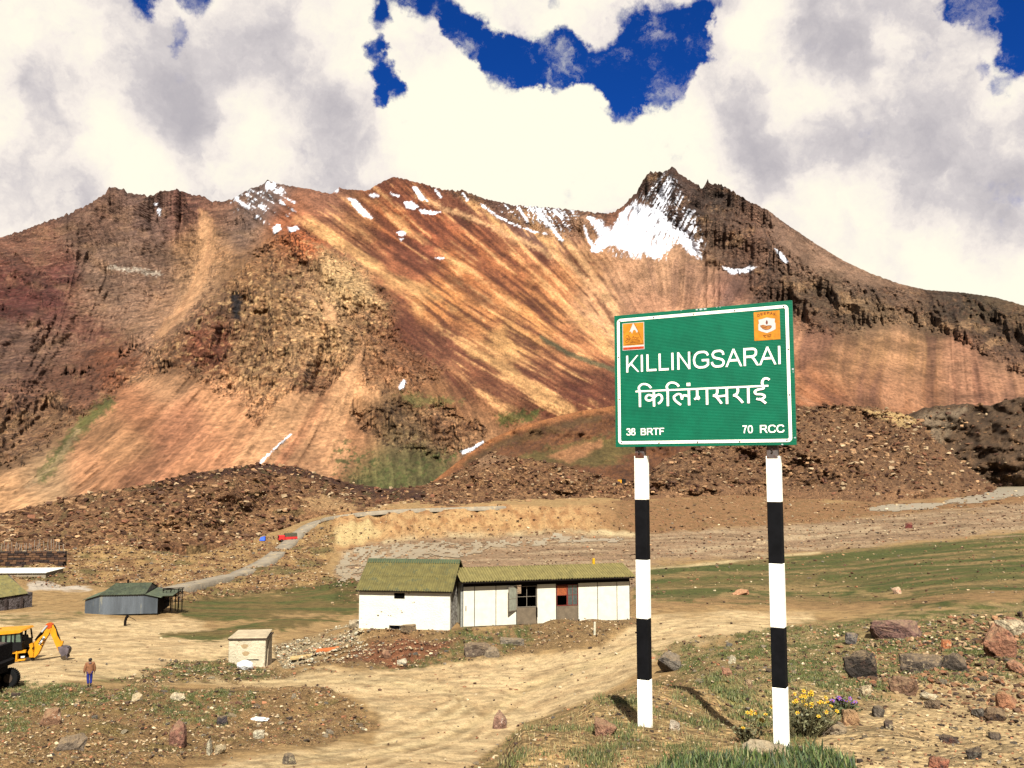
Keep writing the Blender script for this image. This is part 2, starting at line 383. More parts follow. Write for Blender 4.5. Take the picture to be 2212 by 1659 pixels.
# masks of what lies where
track = MK.poly([(330,1700),(560,1636),(800,1604),(835,1560),(770,1512),(640,1486),(400,1478),(250,1475),(40,1492),(-400,1500),(-400,1330),(180,1332),(420,1335),(480,1362),(590,1372),(592,1440),(760,1452),(1000,1430),(1300,1402),(1380,1330),(1760,1318),(1720,1352),(1560,1385),(1400,1440),(1280,1504),(1130,1563),(1000,1670),(1000,1720)], 10, 14, 4)
leftrub = MK.poly([(-400,1500),(0,1496),(330,1490),(520,1480),(640,1488),(760,1515),(815,1560),(700,1600),(500,1630),(300,1662),(0,1720),(-400,1740)], 8, 10, 5)
leftgr = MK.poly([(-100,1495),(60,1490),(350,1496),(560,1500),(540,1518),(300,1512),(0,1524),(-100,1524)], 6, 10, 8)
leftgr = np.maximum(leftgr, MK.poly([(300,1535),(520,1520),(560,1540),(400,1552)], 8, 14, 10)*.7)
leftgr = np.maximum(leftgr, MK.poly([(0,1545),(70,1550),(60,1575),(0,1580)], 8, 10, 8)*.9)
strip = MK.poly([(230,1475),(330,1448),(480,1424),(600,1438),(720,1452),(640,1462),(440,1470),(300,1478)], 6, 8, 6)
stripg = MK.poly([(250,1470),(420,1436),(490,1430),(600,1446),(600,1456),(440,1462)], 6, 10, 10)
palerub = MK.poly([(592,1394),(700,1368),(772,1352),(800,1372),(790,1400),(700,1420),(610,1440)], 5, 6, 4)
mound = MK.poly([(640,1424),(790,1356),(1000,1356),(1380,1336),(1390,1350),(1300,1398),(1000,1428),(800,1444)], 6, 8, 5)
redheap = MK.poly([(735,1408),(800,1370),(905,1366),(990,1388),(960,1410),(850,1422)], 8, 10, 6)
moundg = MK.poly([(930,1378),(1000,1358),(1140,1352),(1160,1372),(1120,1400),(1050,1392)], 6, 8, 8)
moundg = np.maximum(moundg, MK.poly([(800,1420),(1010,1395),(1100,1412),(960,1432),(820,1440)], 6, 12, 12)*.6)
shoulder = MK.poly([(980,1720),(1000,1668),(1130,1563),(1285,1504),(1400,1467),(1500,1445),(1720,1440),(1760,1560),(1780,1720)], 5, 6, 4)
rfield = MK.poly([(1480,1452),(1420,1424),(1600,1382),(1750,1350),(2000,1310),(2212,1290),(2800,1260),(2800,1500),(2212,1478),(1960,1485),(1830,1545),(1650,1560)], 10, 16, 8)
rsand = MK.poly([(1770,1580),(1850,1535),(1950,1500),(2100,1480),(2212,1472),(2800,1470),(2800,1760),(1760,1760),(1760,1640)], 10, 12, 6)
plain = MK.poly([(1368,1228),(1500,1218),(1750,1196),(2212,1150),(2800,1140),(2800,1290),(2212,1290),(2000,1302),(1750,1306),(1400,1296),(1368,1290)], 6, 8, 4)
gravel = MK.poly([(720,1250),(735,1205),(800,1168),(900,1150),(1330,1150),(1700,1130),(2212,1082),(2800,1060),(2800,1130),(2212,1146),(1750,1192),(1400,1216),(1350,1300),(720,1300)], 9, 12, 6)
bank = MK.poly([(690,1140),(740,1108),(900,1100),(1130,1096),(1400,1086),(1400,1120),(1330,1150),(900,1158),(790,1170),(720,1180)], 12, 14, 5)
banktop = MK.poly([(1330,1084),(1660,1060),(1800,1080),(2050,1080),(2130,1062),(2300,1060),(2212,1085),(1700,1132),(1350,1150)], 5, 6, 4)
lhill = MK.poly([(-400,1190),(0,1170),(180,1180),(600,1160),(720,1110),(720,1180),(700,1240),(760,1262),(560,1280),(380,1300),(200,1260),(0,1260),(-400,1300)], 6, 8, 4)
flatg = MK.poly([(360,1305),(480,1290),(620,1278),(775,1262),(775,1322),(640,1322),(500,1340),(400,1330)], 5, 8, 6)
flatg = np.maximum(flatg, MK.poly([(350,1368),(480,1352),(640,1334),(740,1342),(600,1360),(450,1376)], 4, 6, 6))
flatg = np.maximum(flatg, MK.poly([(0,1335),(180,1332),(180,1340),(60,1350),(0,1350)], 4, 6, 8)*.7)
bank = bank*(1-sst(1230, 1400, U)); banktop = np.maximum(banktop, MK.poly([(1240,1092),(1420,1084),(1420,1146),(1240,1150)], 10, 8, 3)*sst(1240, 1380, U))
# relief
mv = [.04, .12, .5, 1.8, 7.]; bumpy = np.clip(leftrub+strip+palerub*1.2+mound+redheap+shoulder*.14+rfield*.6+lhill*2.2+bank*1.6+gravel*.9*(RR > 100)+rsand*.25+.12, 0, 2.2)
for i, (lam, k) in enumerate(((.06, .16), (.14, .19), (.35, .20), (.9, .16), (2.6, .10), (8., .06), (25., .03))):
    ok = 1-sst(lam/10, lam/4, RR*4/F)                     # octaves finer than the mesh are left to the material
    s = bumpy if lam < 4 else np.maximum(bumpy, .5)*far
    if lam < 1: s = s*1.0+.05
    Z += lam*k*s*ok*pn(X/lam, Y/lam, 40+i)*(sst(.5, 3, RR))
bankf = np.exp(-((RR-296)/16.)**2)*sst(650, 780, U)*(1-sst(1230, 1400, U))
Z += bankf*2.2*ridge(U/42., RR*0+3.1, 4, 77)*sst(640, 720, U)*(1-sst(1380, 1430, U))
heap = np.exp(-(((U-860)/95)**2+((V-1392)/16.)**2)); Z += heap*.5*(RR > 40)*(RR < 90)
# levelled ground under the two white huts
def pad(xa, ya, xb, yb, depth, zp, soft=1.3):
    global Z
    dx, dy = xb-xa, yb-ya; L_ = math.hypot(dx, dy); dx /= L_; dy /= L_
    lx = (X-xa)*dx+(Y-ya)*dy; ly = -(X-xa)*dy+(Y-ya)*dx
    ox = np.maximum(np.maximum(-lx, lx-L_), 0); oy = np.maximum(np.maximum(-.15-ly, ly-depth), 0); w = 1-sst(.1, soft, np.hypot(ox, oy))
    Z = Z*(1-w)+zp*w
_h0 = W(775, 1357, 80.); _h1 = W(975, 1357, 80.); _c0 = W(1000, 1354, 80.); _c1 = W(1361, 1338, _c0.z/float(W(1361, 1338, 1.).z))
pad(_h0.x, _h0.y, _h0.x+(_h1.x-_h0.x)*.993, _h0.y-(_h1.x-_h0.x)*.122, 7.5, _h0.z)
pad(_c0.x, _c0.y, _c1.x, _c1.y, 6, _c0.z-.02)
# wheel ruts along the tracks
rut = MK.line([(420,1700),(700,1625),(900,1580),(1010,1530),(980,1495),(850,1478),(640,1470),(400,1462),(200,1460)], 14, 7, 6)+MK.line([(560,1700),(800,1632),(960,1590),(1060,1545),(1120,1500),(1250,1450),(1400,1400)], 14, 7, 6)
Z -= .06*rut*(RR > 20)
U, V = proj(X, Y, Z); U[Y < .2] = -9999
# ---- colour
n_m = fbm(X/3., Y/3., 5, 9)*2; n_f = fbm(X/.5, Y/.5, 4, 12)*2; n_s = fbm(X/14., Y/5., 4, 15)*2
sd_ = alb(206,168,112); br = alb(150,112,70); base = alb(188,150,98); gr = alb(98,104,46); dg = alb(62,78,32); olv = alb(132,118,62)
C = np.zeros(X.shape+(3,))+base
over(C, sst(-.3, .6, n_m), br, .45)
over(C, track, alb(234,198,144)); over(C, track*sst(0, .7, n_s), alb(196,156,104), .4); over(C, track*sst(.1, .8, n_f), alb(236,200,140), .35)
over(C, track*sst(.1, .6, fbm(X/5., Y/3.5, 6, 91)*2), alb(164,126,84), .4); over(C, track*sst(.15, .5, fbm(X/.9, Y/.9, 5, 92)*2), alb(170,134,92), .4)
over(C, track*rut, alb(236,202,142), .5)
for k_, off in enumerate((-44, -30, -16, -4, 9, 24, 40)):
    tl = MK.line([(330+off*2,1712),(560+off,1655+off*.2),(800+off,1612+off*.35),(940+off,1572+off*.5),(1010+off*.9,1532+off*.4),(990+off*.3,1498+off*.35),(850,1474+off*.32),(640,1464+off*.3),(400,1462+off*.25),(150,1455+off*.3)], 5, 2.5, 5, 2)*track*sst(-.5, .2, n_s)
    over(C, tl, (alb(150,116,76), alb(244,212,156))[k_ % 2], .5); Z -= .03*tl*(RR > 20)*(k_ % 2 == 0)
for k_, off in enumerate((-26, -12, 2, 16)):
    tl = MK.line([(640+off,1712),(860+off,1650+off*.3),(1010+off,1590+off*.4),(1120+off*.6,1520+off*.5),(1250,1462+off*.5),(1390,1400+off*.5),(1480,1360+off*.4),(1700,1338+off*.3)], 5, 2.5, 5, 2)*track*sst(-.4, .3, n_s)
    over(C, tl, (alb(156,122,80), alb(240,206,150))[k_ % 2], .5); Z -= .03*tl*(RR > 20)*(k_ % 2 == 0)
over(C, leftrub, alb(168,130,84)); over(C, leftrub*sst(-.1, .5, n_f), alb(122,92,58), .5); over(C, leftrub*sst(.2, .8, n_m), alb(198,156,104), .6); over(C, leftrub*sst(.3, .7, -n_m), olv, .5)
over(C, strip, alb(160,128,82)); over(C, palerub, alb(205,182,140)); over(C, palerub*sst(0, .4, n_f), alb(120,96,64), .5)
over(C, mound, alb(165,130,85)); over(C, redheap, alb(150,98,66)); over(C, redheap*sst(0, .6, n_f), alb(112,70,48), .5)
over(C, shoulder, alb(196,158,104)); over(C, shoulder*sst(-.05, .45, n_f), alb(140,112,68), .5); over(C, shoulder*sst(.1, .7, n_m), olv, .4)
over(C, rfield, alb(178,150,98)); over(C, rfield*sst(-.05, .25, n_m+n_f*.5), alb(88,102,38), .75); over(C, rfield*sst(.35, .8, n_s), alb(182,150,96), .6)
over(C, rsand, alb(216,180,126)); over(C, rsand*sst(.1, .7, n_m), alb(184,150,104), .5); over(C, rsand*sst(.2, .7, n_f), alb(232,200,150), .3)
pb = fbm(X/60., Y/9., 5, 21)*2
over(C, plain, alb(136,116,70)); over(C, plain*sst(-.2, .3, pb), alb(92,102,46), .75); over(C, plain*sst(.1, .5, -pb+.4*n_m), alb(178,144,92), .75); over(C, plain*sst(.2, .5, fbm(X/12., Y/6., 4, 25)*2), alb(76,92,36), .5); over(C, plain*sst(.2, .6, n_f), alb(84,84,44), .4)
over(C, MK.line([(1370,1312),(1560,1300),(1760,1300),(1960,1298),(2212,1284),(2500,1270)], 16, 6, 8, 4), alb(172,132,86), .85)
over(C, MK.line([(1380,1262),(1560,1256),(1760,1248)], 9, 4, 6, 4), alb(150,120,74), .6)
over(C, MK.line([(1560,1285),(1700,1275),(1960,1278)], 8, 4, 6, 6), alb(196,158,104), .6)
gb = fbm(X/40., Y/5., 5, 31)*2
over(C, gravel, alb(192,154,116)); over(C, gravel*sst(0, .5, gb), alb(222,190,146), .7); over(C, gravel*sst(.1, .6, -gb), alb(150,122,90), .7); over(C, gravel*sst(0, .5, n_f), alb(130,100,72), .35)
over(C, MK.line([(830,1170),(900,1160),(1130,1157),(1400,1150)], 8, 3, 2, 1), alb(232,202,150), .9)
over(C, MK.line([(1320,1232),(1480,1222),(1640,1207),(1770,1193)], 4, 2, 2), alb(224,194,140), .9)
over(C, MK.line([(1500,1192),(1640,1172),(1760,1160),(1900,1140)], 6, 2, 2), alb(230,196,150), .8)
over(C, bank, alb(202,148,96)); over(C, bank*sst(0, .6, ridge(U/30., V/18., 4, 66)), alb(232,186,124), .7); over(C, bank*sst(.1, .5, -pn(U/22., V/14., 61)*2), alb(168,112,66), .6)
over(C, MK.poly([(675,1178),(700,1148),(790,1128),(830,1150),(740,1180)], 4, 6, 5), alb(238,204,140), .8)
over(C, banktop, alb(176,128,84)); over(C, banktop*sst(0, .6, n_m), alb(130,104,62), .7); over(C, banktop*sst(.2, .7, n_f), alb(202,156,110), .4)
over(C, lhill, alb(198,154,98)); over(C, lhill*sst(-.1, .4, fbm(X/9., Y/9., 5, 71)*2), alb(142,100,66), .75); over(C, lhill*sst(.1, .5, fbm(X/3., Y/3., 4, 73)*2), alb(110,76,52), .5); over(C, lhill*sst(.1, .5, -n_m), alb(222,180,118), .6); over(C, lhill*sst(.35, .6, fbm(X/22., Y/14., 4, 72)*2), alb(110,104,60), .7)
over(C, flatg, alb(126,104,60)); over(C, flatg*sst(-.1, .4, n_s), alb(88,96,40), .8)
over(C, MK.poly([(60,1258),(110,1252),(200,1272),(190,1276),(60,1275)], 3, 4, 3)*(RR > 120), alb(226,206,180), .9)
for m_ in (leftgr, stripg, moundg): over(C, m_*sst(-.35, .25, n_f+n_m*.5), gr, .85); over(C, m_*sst(.1, .6, n_f), dg, .6)
ctrk = MK.line([(100,1490),(320,1464),(480,1420)], 10, 5, 8, 8)
over(C, ctrk*sst(0, .5, n_m), gr, .5)
lush = MK.poly([(1330,1720),(1450,1676),(1600,1650),(1700,1636),(1800,1650),(1850,1720)], 10, 10, 6)
over(C, lush, dg, .9)
tuftm = shoulder*sst(.0, .35, fbm(X/.55, Y/.55, 3, 88)*2+.15*sst(1350, 1700, U))+rfield*.5*sst(-.1, .4, n_m)+leftgr+stripg+moundg*.8
over(C, shoulder*sst(.15, .5, fbm(X/.55, Y/.55, 3, 88)*2), gr, .45)
rockA = np.clip(leftrub+strip+palerub+mound*.9+redheap+shoulder*.6+rfield*.9+lhill+gravel*.7+plain*.35+banktop*.6+rsand*.45+bank*.4+.38-track*.05, 0, 1)
C = np.clip(C, .012, .8)
gmat = terrain_mat('ground_soil', .9, 7., 34., .06, .6, .6, .52, 1.25)
# finer pattern close to the camera comes from the last octave, coarser from the first
P = np.stack([X, Y, Z], -1)
NI = NC
faces = grid_faces(NR, NC, True)
capi = NR*NC
Pg = np.concatenate([P.reshape(-1, 3), [[0, 0, -1.66]]])
cap = np.stack([np.full(NC, capi), (np.arange(NC)+1) % NC, np.arange(NC)], -1)
me = np_mesh('ground', Pg, [faces[:, ::-1], cap[:, ::-1]], gmat, {'Col': np.concatenate([C.reshape(-1, 3), [base]]), 'rock': np.concatenate([rockA.ravel(), [.3]])})
og = link(bpy.data.objects.new('ground', me)); tag(og, kind='structure', label='stony tan and green valley floor with dirt tracks')
TT = Z/RR
def ground_z(x, y):
    r = math.hypot(x, y); a = math.atan2(x, y); fi = np.interp(a, AZ[:NF], np.arange(NF)); fr = np.interp(math.log(max(r, .31)), LR, np.arange(NR))
    i, j = int(min(fr, NR-2)), int(min(fi, NF-2)); a_, b_ = fr-i, fi-j
    return float((Z[i, j]*(1-b_)+Z[i, j+1]*b_)*(1-a_)+(Z[i+1, j]*(1-b_)+Z[i+1, j+1]*b_)*a_)
def hit(u, v, rmin=2.):
    a, t = azt(u, v); a = float(a); t = float(t)
    f = float(np.interp(a, AZ[:NF], np.arange(NF))); j = min(int(f), NF-2); b_ = f-j
    c = TT[:, j]*(1-b_)+TT[:, j+1]*b_
    i0 = int(np.searchsorted(RG, rmin))
    k = np.nonzero(c[i0:] >= t)[0]
    i = i0+(int(k[0]) if len(k) else NR-1-i0)
    if i > i0: w = (t-c[i-1])/max(1e-9, c[i]-c[i-1]); r = RG[i-1]+(RG[i]-RG[i-1])*min(1, max(0, w))
    else: r = RG[i]
    return Vector((r*math.sin(a), r*math.cos(a), r*t))
# which grid points the camera can see
vis = (np.maximum.accumulate(np.where(RR > 2, TT, -9), 0) <= TT+1e-4) & (Y > 0)

# ================================================================ sheets seen beyond: moraine hills, spur, mountain
def interp1(pts, u):
    p = np.array(pts, float); return np.interp(u, p[:, 0], p[:, 1])
def sheet(name, u0, u1, du, top, bot, Db, Dt, nrow, colf, amp, m, label, seed=0, ragged=2.5, prof=1., rocks=0.9):
    u = np.arange(u0, u1, du); vt = interp1(top, u); vb = interp1(bot, u)
    vj_ = ragged*fbm(u/16., u*0+seed, 4, seed+5)*2
    s = np.linspace(0, 1, nrow)[:, None]
    UU = np.broadcast_to(u, (nrow, len(u))).copy(); VV = vb+(vt-vb)*s+vj_*s**8
    db = interp1(Db, u); dt = interp1(Dt, u); D = np.exp(np.log(db)+(np.log(dt)-np.log(db))*s**prof)
    fade = np.minimum(1, s*6)
    rel = sum(k*l/F*pn(UU/l, VV/l*1.6, seed+i) for i, (l, k) in enumerate(((6, .9), (12, .9), (26, .8), (60, .8), (150, .8))))
    D = D*(1+amp*rel*fade)
    x, y, z = ray(UU, VV); h = np.hypot(x, y); x, y, z = x/h*D, y/h*D, z/h*D
    Cc, rk = colf(UU, VV, s+0*UU)
    # far side falling away behind the crest, and the foot going underground
    bx = []
    for k in range(1, 6):
        f = 1+.03*k*k; bx.append(np.stack([x[-1]*f, y[-1]*f, z[-1]-D[-1]*.012*k*k], -1))
    foot = np.stack([x[0]*.998, y[0]*.998, z[0]-9], -1)[None]
    P3 = np.concatenate([foot, np.stack([x, y, z], -1), np.array(bx)], 0)
    Cc = np.concatenate([Cc[:1], Cc, np.repeat(Cc[-1:], 5, 0)], 0); rk = np.concatenate([rk[:1], rk, np.repeat(rk[-1:], 5, 0)], 0)
    f = grid_faces(P3.shape[0], P3.shape[1])
    me = np_mesh(name, P3.reshape(-1, 3), f, m, {'Col': np.clip(Cc, .01, .8).reshape(-1, 3), 'rock': rk.ravel()})
    o = link(bpy.data.objects.new(name, me)); tag(o, label=label, kind='structure')
    return np.stack([x, y, z], -1), UU, VV, D
hmat = terrain_mat('moraine_soil', .12, .8, 3., .5, .8, .6)
def gfoot(pts, r=None):
    out = []
    for u, v in pts:
        p = hit(u, v, 30); out.append((u, math.hypot(p.x, p.y)))
    return out
dkb = alb(84,54,36); mdb = alb(146,102,68); lt = alb(186,138,92); ltt = alb(206,160,108)
def col_m1(U_, V_, s):
    n1 = fbm(U_/26., V_/14., 5, 101)*2; n2 = fbm(U_/7., V_/5., 3, 103)*2
    C_ = np.zeros(U_.shape+(3,))+mdb
    over(C_, sst(-.1, .5, n1), lt, .6); over(C_, sst(.0, .6, n2), dkb, .6)
    M = Masks(U_, V_, n1, n2)
    over(C_, M.poly([(280,1062),(400,1025),(500,1005),(560,998),(660,1006),(760,1040),(940,1060),(900,1085),(800,1075),(700,1040),(600,1022),(480,1030),(360,1060)], 5, 6, 4), alb(72,44,30), .8)  # crest band darkened in the colour to stand for its shadows
    over(C_, M.poly([(640,1075),(700,1070),(780,1095),(760,1110),(680,1100)], 5, 6, 4), ltt, .9)
    over(C_, M.poly([(0,1170),(120,1150),(230,1180),(580,1150),(640,1130),(760,1105),(600,1090),(350,1125),(0,1130)], 8, 12, 6), lt, .45)
    over(C_, sst(.4, .7, fbm(U_/30., V_/18., 3, 110)*2), alb(108,96,56), .5)
    return C_, np.ones(U_.shape)
t1 = [(-400,1165),(-100,1125),(0,1108),(90,1090),(170,1068),(300,1050),(400,1025),(500,1010),(560,1003),(640,1008),(700,1028),(760,1045),(830,1055),(900,1052),(960,1058),(1010,1072)]
b1 = [(-400,1240),(0,1188),(180,1182),(300,1186),(500,1176),(580,1152),(650,1127),(700,1113),(780,1105),(960,1094),(1010,1092)]
Db1 = gfoot(b1); Dt1 = [(u, min(430, d*1.28)) for u, d in Db1]
M1 = sheet('hillside', -400, 1010, 3, t1, b1, Db1, Dt1, 60, col_m1, .8, hmat, 'dark boulder-strewn moraine hill on the left', 1)
def col_m2(U_, V_, s):
    n1 = fbm(U_/22., V_/14., 5, 121)*2; n2 = fbm(U_/7., V_/5., 3, 123)*2; M = Masks(U_, V_, n1, n2)
    C_ = np.zeros(U_.shape+(3,))+alb(152,108,72)
    over(C_, sst(-.1, .5, n1), alb(184,136,90), .7); over(C_, sst(0, .5, n2), alb(84,56,38), .6)
    over(C_, M.poly([(1018,1008),(1045,982),(1090,978),(1100,990),(1050,1010)], 4, 3), alb(170,128,92), .9)
    return C_, np.ones(U_.shape)
t2 = [(850,1075),(900,1052),(950,1036),(1010,1010),(1035,990),(1062,978),(1090,985),(1130,990),(1200,1002),(1280,1022),(1330,1036),(1400,1040),(1480,1045),(1560,1060)]
b2 = [(850,1104),(1000,1092),(1130,1088),(1330,1078),(1560,1070)]
Db2 = [(u, d+8) for u, d in gfoot(b2)]; Dt2 = [(850,400),(1060,440),(1330,440),(1560,500)]
M2 = sheet('hillside', 850, 1560, 3, t2, b2, Db2, Dt2, 40, col_m2, 1., hmat, 'low rubble hill left of the sign', 2)
def col_m3(U_, V_, s):
    n1 = fbm(U_/26., V_/20., 5, 131)*2; n2 = fbm(U_/8., V_/6., 3, 133)*2; M = Masks(U_, V_, n1, n2)
    C_ = np.zeros(U_.shape+(3,))+alb(146,106,72)
    over(C_, sst(-.1, .5, n1), alb(170,124,84), .6); over(C_, sst(0, .5, n2), alb(80,54,38), .6)
    over(C_, M.poly([(1870,885),(1960,890),(1995,905),(1960,925),(1890,900)], 4, 5), alb(224,182,120), .9)
    over(C_, M.poly([(1330,1068),(1560,1050),(1720,1060),(2080,1050),(2150,1065),(2000,1100),(1400,1100)], 6, 8), alb(176,128,88), .6)
    over(C_, M.poly([(1400,960),(1600,920),(1640,940),(1480,985)], 6, 8), alb(96,84,50), .4)
    return C_, np.ones(U_.shape)
t3 = [(1340,1060),(1400,1020),(1440,990),(1500,965),(1560,945),(1650,905),(1720,880),(1800,875),(1880,878),(1935,890),(1985,905),(2010,940),(2060,985),(2120,1030),(2160,1056),(2200,1064)]
b3 = [(1340,1080),(1500,1072),(1660,1064),(1780,1086),(1900,1098),(2000,1086),(2100,1070),(2200,1066)]
Db3 = [(1340,398),(1400,418),(1500,470),(1660,540),(1780,500),(1900,470),(2000,520),(2100,600),(2200,680)]; Dt3 = [(1340,470),(1600,620),(1800,760),(2000,780),(2200,800)]
M3 = sheet('hillside', 1340, 2200, 3, t3, b3, Db3, Dt3, 90, col_m3, 1., hmat, 'large brown moraine hill behind the sign', 3)
def col_m4(U_, V_, s):
    n1 = fbm(U_/22., V_/22., 5, 141)*2; n2 = fbm(U_/8., V_/6., 3, 143)*2; M = Masks(U_, V_, n1, n2)
    C_ = np.zeros(U_.shape+(3,))+alb(112,86,62)
    over(C_, M.poly([(1950,920),(2000,890),(2090,880),(2060,930),(2000,990),(1960,960)], 8, 8), alb(160,134,104), .9)
    over(C_, sst(.1, .6, n2), alb(66,50,38), .6); over(C_, sst(.2, .6, n1)*(V_ > 930), alb(150,112,78), .6)
    return C_, np.ones(U_.shape)
t4 = [(1900,925),(1950,900),(2000,880),(2080,872),(2140,876),(2180,862),(2212,858),(2500,880),(2700,900)]
b4 = [(1900,1075),(2212,1056),(2700,1050)]
M4 = sheet('hillside', 1900, 2700, 4, t4, b4, [(1900,850),(2700,880)], [(1900,1020),(2700,1050)], 60, col_m4, 1., hmat, 'grey rubble hill at the right edge', 4)
def col_s(U_, V_, s):
    n1 = fbm(U_/30., V_/14., 5, 151)*2; n2 = fbm(U_/10., V_/7., 3, 153)*2; M = Masks(U_, V_, n1, n2)
    C_ = np.zeros(U_.shape+(3,))+alb(118,76,48)
    over(C_, sst(0, .5, n2), alb(82,54,36), .6)
    over(C_, M.line([(880,1080),(940,1035),(1000,988),(1060,948),(1130,918),(1250,888),(1330,876)], 22, 8, 5), alb(176,112,66), .8)
    over(C_, M.poly([(1090,990),(1160,975),(1200,965),(1280,945),(1420,930),(1420,960),(1300,1010),(1150,1000)], 8, 10, 4), alb(104,92,50), .75)
    over(C_, M.poly([(1180,985),(1240,962),(1300,950),(1300,968),(1230,1000)], 5, 5), alb(172,118,78), .9)
    over(C_, M.line([(1010,1000),(1080,960),(1180,930),(1290,905)], 16, 8, 8, 6), alb(96,72,42), .8)
    return C_, np.full(U_.shape, .6)
ts = [(840,1100),(880,1078),(940,1036),(1000,988),(1060,948),(1130,918),(1250,888),(1330,876),(1500,862),(1700,866),(1800,900)]
SPUR = sheet('hillside', 840, 1800, 3, ts, [(840,1120),(1800,1110)], [(840,440),(1100,500),(1800,560)], [(840,560),(1100,780),(1330,900),(1800,950)], 80, col_s, .8, terrain_mat('spur_soil', .06, .35, 1.2, .6, .5, 0., .52, 1., .4), 'smooth brown spur slope behind the rubble hills', 5, ragged=.6, prof=.8)

# ---- the mountain
du = 2.3
um = np.arange(-380, 2600, du)
ridge_pts = [(-400,660),(-100,562),(0,513),(50,498),(100,478),(150,462),(160,456),(200,436),(228,418),(236,405),(250,404),(258,410),(266,406),(275,416),(300,420),(330,422),(355,411),(385,410),(415,421),(440,423),(455,434),(480,436),(500,430),(540,408),(565,400),(578,389),(600,397),(650,405),(690,413),(715,419),(728,410),(733,404),(738,409),(760,409),(795,412),(820,395),(850,382),(880,388),(930,402),(960,410),(1000,412),(1050,430),(1100,441),(1150,447),(1200,449),(1250,455),(1290,460),(1330,459),(1350,440),(1375,415),(1395,380),(1405,370),(1422,372),(1440,370),(1446,362),(1453,360),(1462,370),(1480,384),(1500,395),(1518,407),(1524,398),(1529,388),(1534,398),(1540,400),(1545,393),(1550,400),(1557,394),(1561,402),(1580,412),(1620,435),(1660,455),(1700,485),(1760,525),(1820,562),(1880,590),(1940,612),(2000,626),(2080,632),(2150,642),(2212,660),(2400,715),(2600,780)]
vt = interp1(ridge_pts, um)
rough_r = np.interp(um, [0,240,700,850,960,1290,1340,1600,1700,2212], [3,3.4,1.4,2,3.2,2.2,4,4,1.2,.8])
vj = rough_r*(fbm(um/7., um*0+2, 3, 222)*2+1.2*fbm(um/22., um*0+1, 2, 223))
NRm = 345; s = np.linspace(0, 1, NRm)[:, None]
vb = 1140.
UU = np.broadcast_to(um, (NRm, len(um))).copy(); VV = vb+(vt-vb)*s+vj*s**14
vt = vt+vj
# flow lines of scree and strata
fl = [(200,650,-.35,.94),(100,800,-.5,.86),(60,600,.8,.6),(300,560,.5,.86),(430,560,-.15,.98),(400,660,-.45,.89),(300,800,-.7,.7),(250,950,-.72,.69),(100,1000,-.8,.6),(30,1060,-.8,.6),(450,900,-.66,.75),(400,1000,-.68,.73),(560,960,-.62,.78),(620,1000,-.55,.83),(700,900,-.42,.9),(740,830,-.35,.93),(600,600,.1,1),(650,700,.5,.86),(520,700,-.3,.95),(680,800,-.3,.95),(560,820,-.5,.86),
      (640,480,.85,.52),(800,480,.78,.62),(760,560,.82,.57),(900,450,.72,.69),(1000,480,.78,.62),(900,560,.84,.54),(1000,640,.83,.55),(1100,600,.8,.6),(1200,650,.72,.69),(1250,600,.66,.75),(1100,700,.86,.51),(1230,760,.85,.52),(1000,760,.85,.52),(1100,820,.86,.5),(1280,840,.9,.42),(900,700,.78,.62),(850,800,.5,.86),(950,860,.55,.83),(1180,480,.55,.83),(1120,470,.62,.78),
      (1300,560,.6,.8),(1360,620,.45,.9),(1450,600,.02,1),(1540,600,-.4,.92),(1600,640,-.5,.86),(1500,680,-.15,.99),(1330,700,.6,.8),(1440,440,-.5,.86),(1500,450,-.45,.89),(1580,500,-.2,.98),(1640,540,-.1,1),(1700,500,.75,.66),(1800,570,.84,.54),(1950,620,.9,.43),(1700,640,0,1),(1850,680,.05,1),(2000,680,.1,1),(1760,760,-.3,.95),(1860,780,-.25,.97),(1960,800,-.15,.99),(2060,800,.05,1),(2150,800,.25,.97),(1760,850,.85,.5),(1950,880,.1,1),(880,930,.1,1),(980,950,.2,.98)]
fl = np.array(fl)
def gauss_interp(Ux, Vx, pts, vals, sig):
    acc = np.zeros(Ux.shape+(vals.shape[1],)); ws = np.full(Ux.shape, 1e-12)
    for p, vl in zip(pts, vals):
        w = np.exp(-((Ux-p[0])**2+(Vx-p[1])**2)/(2*sig*sig))+1e-6/(1+((Ux-p[0])**2+(Vx-p[1])**2)/1e4)
        ws += w; acc += w[..., None]*vl
    return acc/ws[..., None]
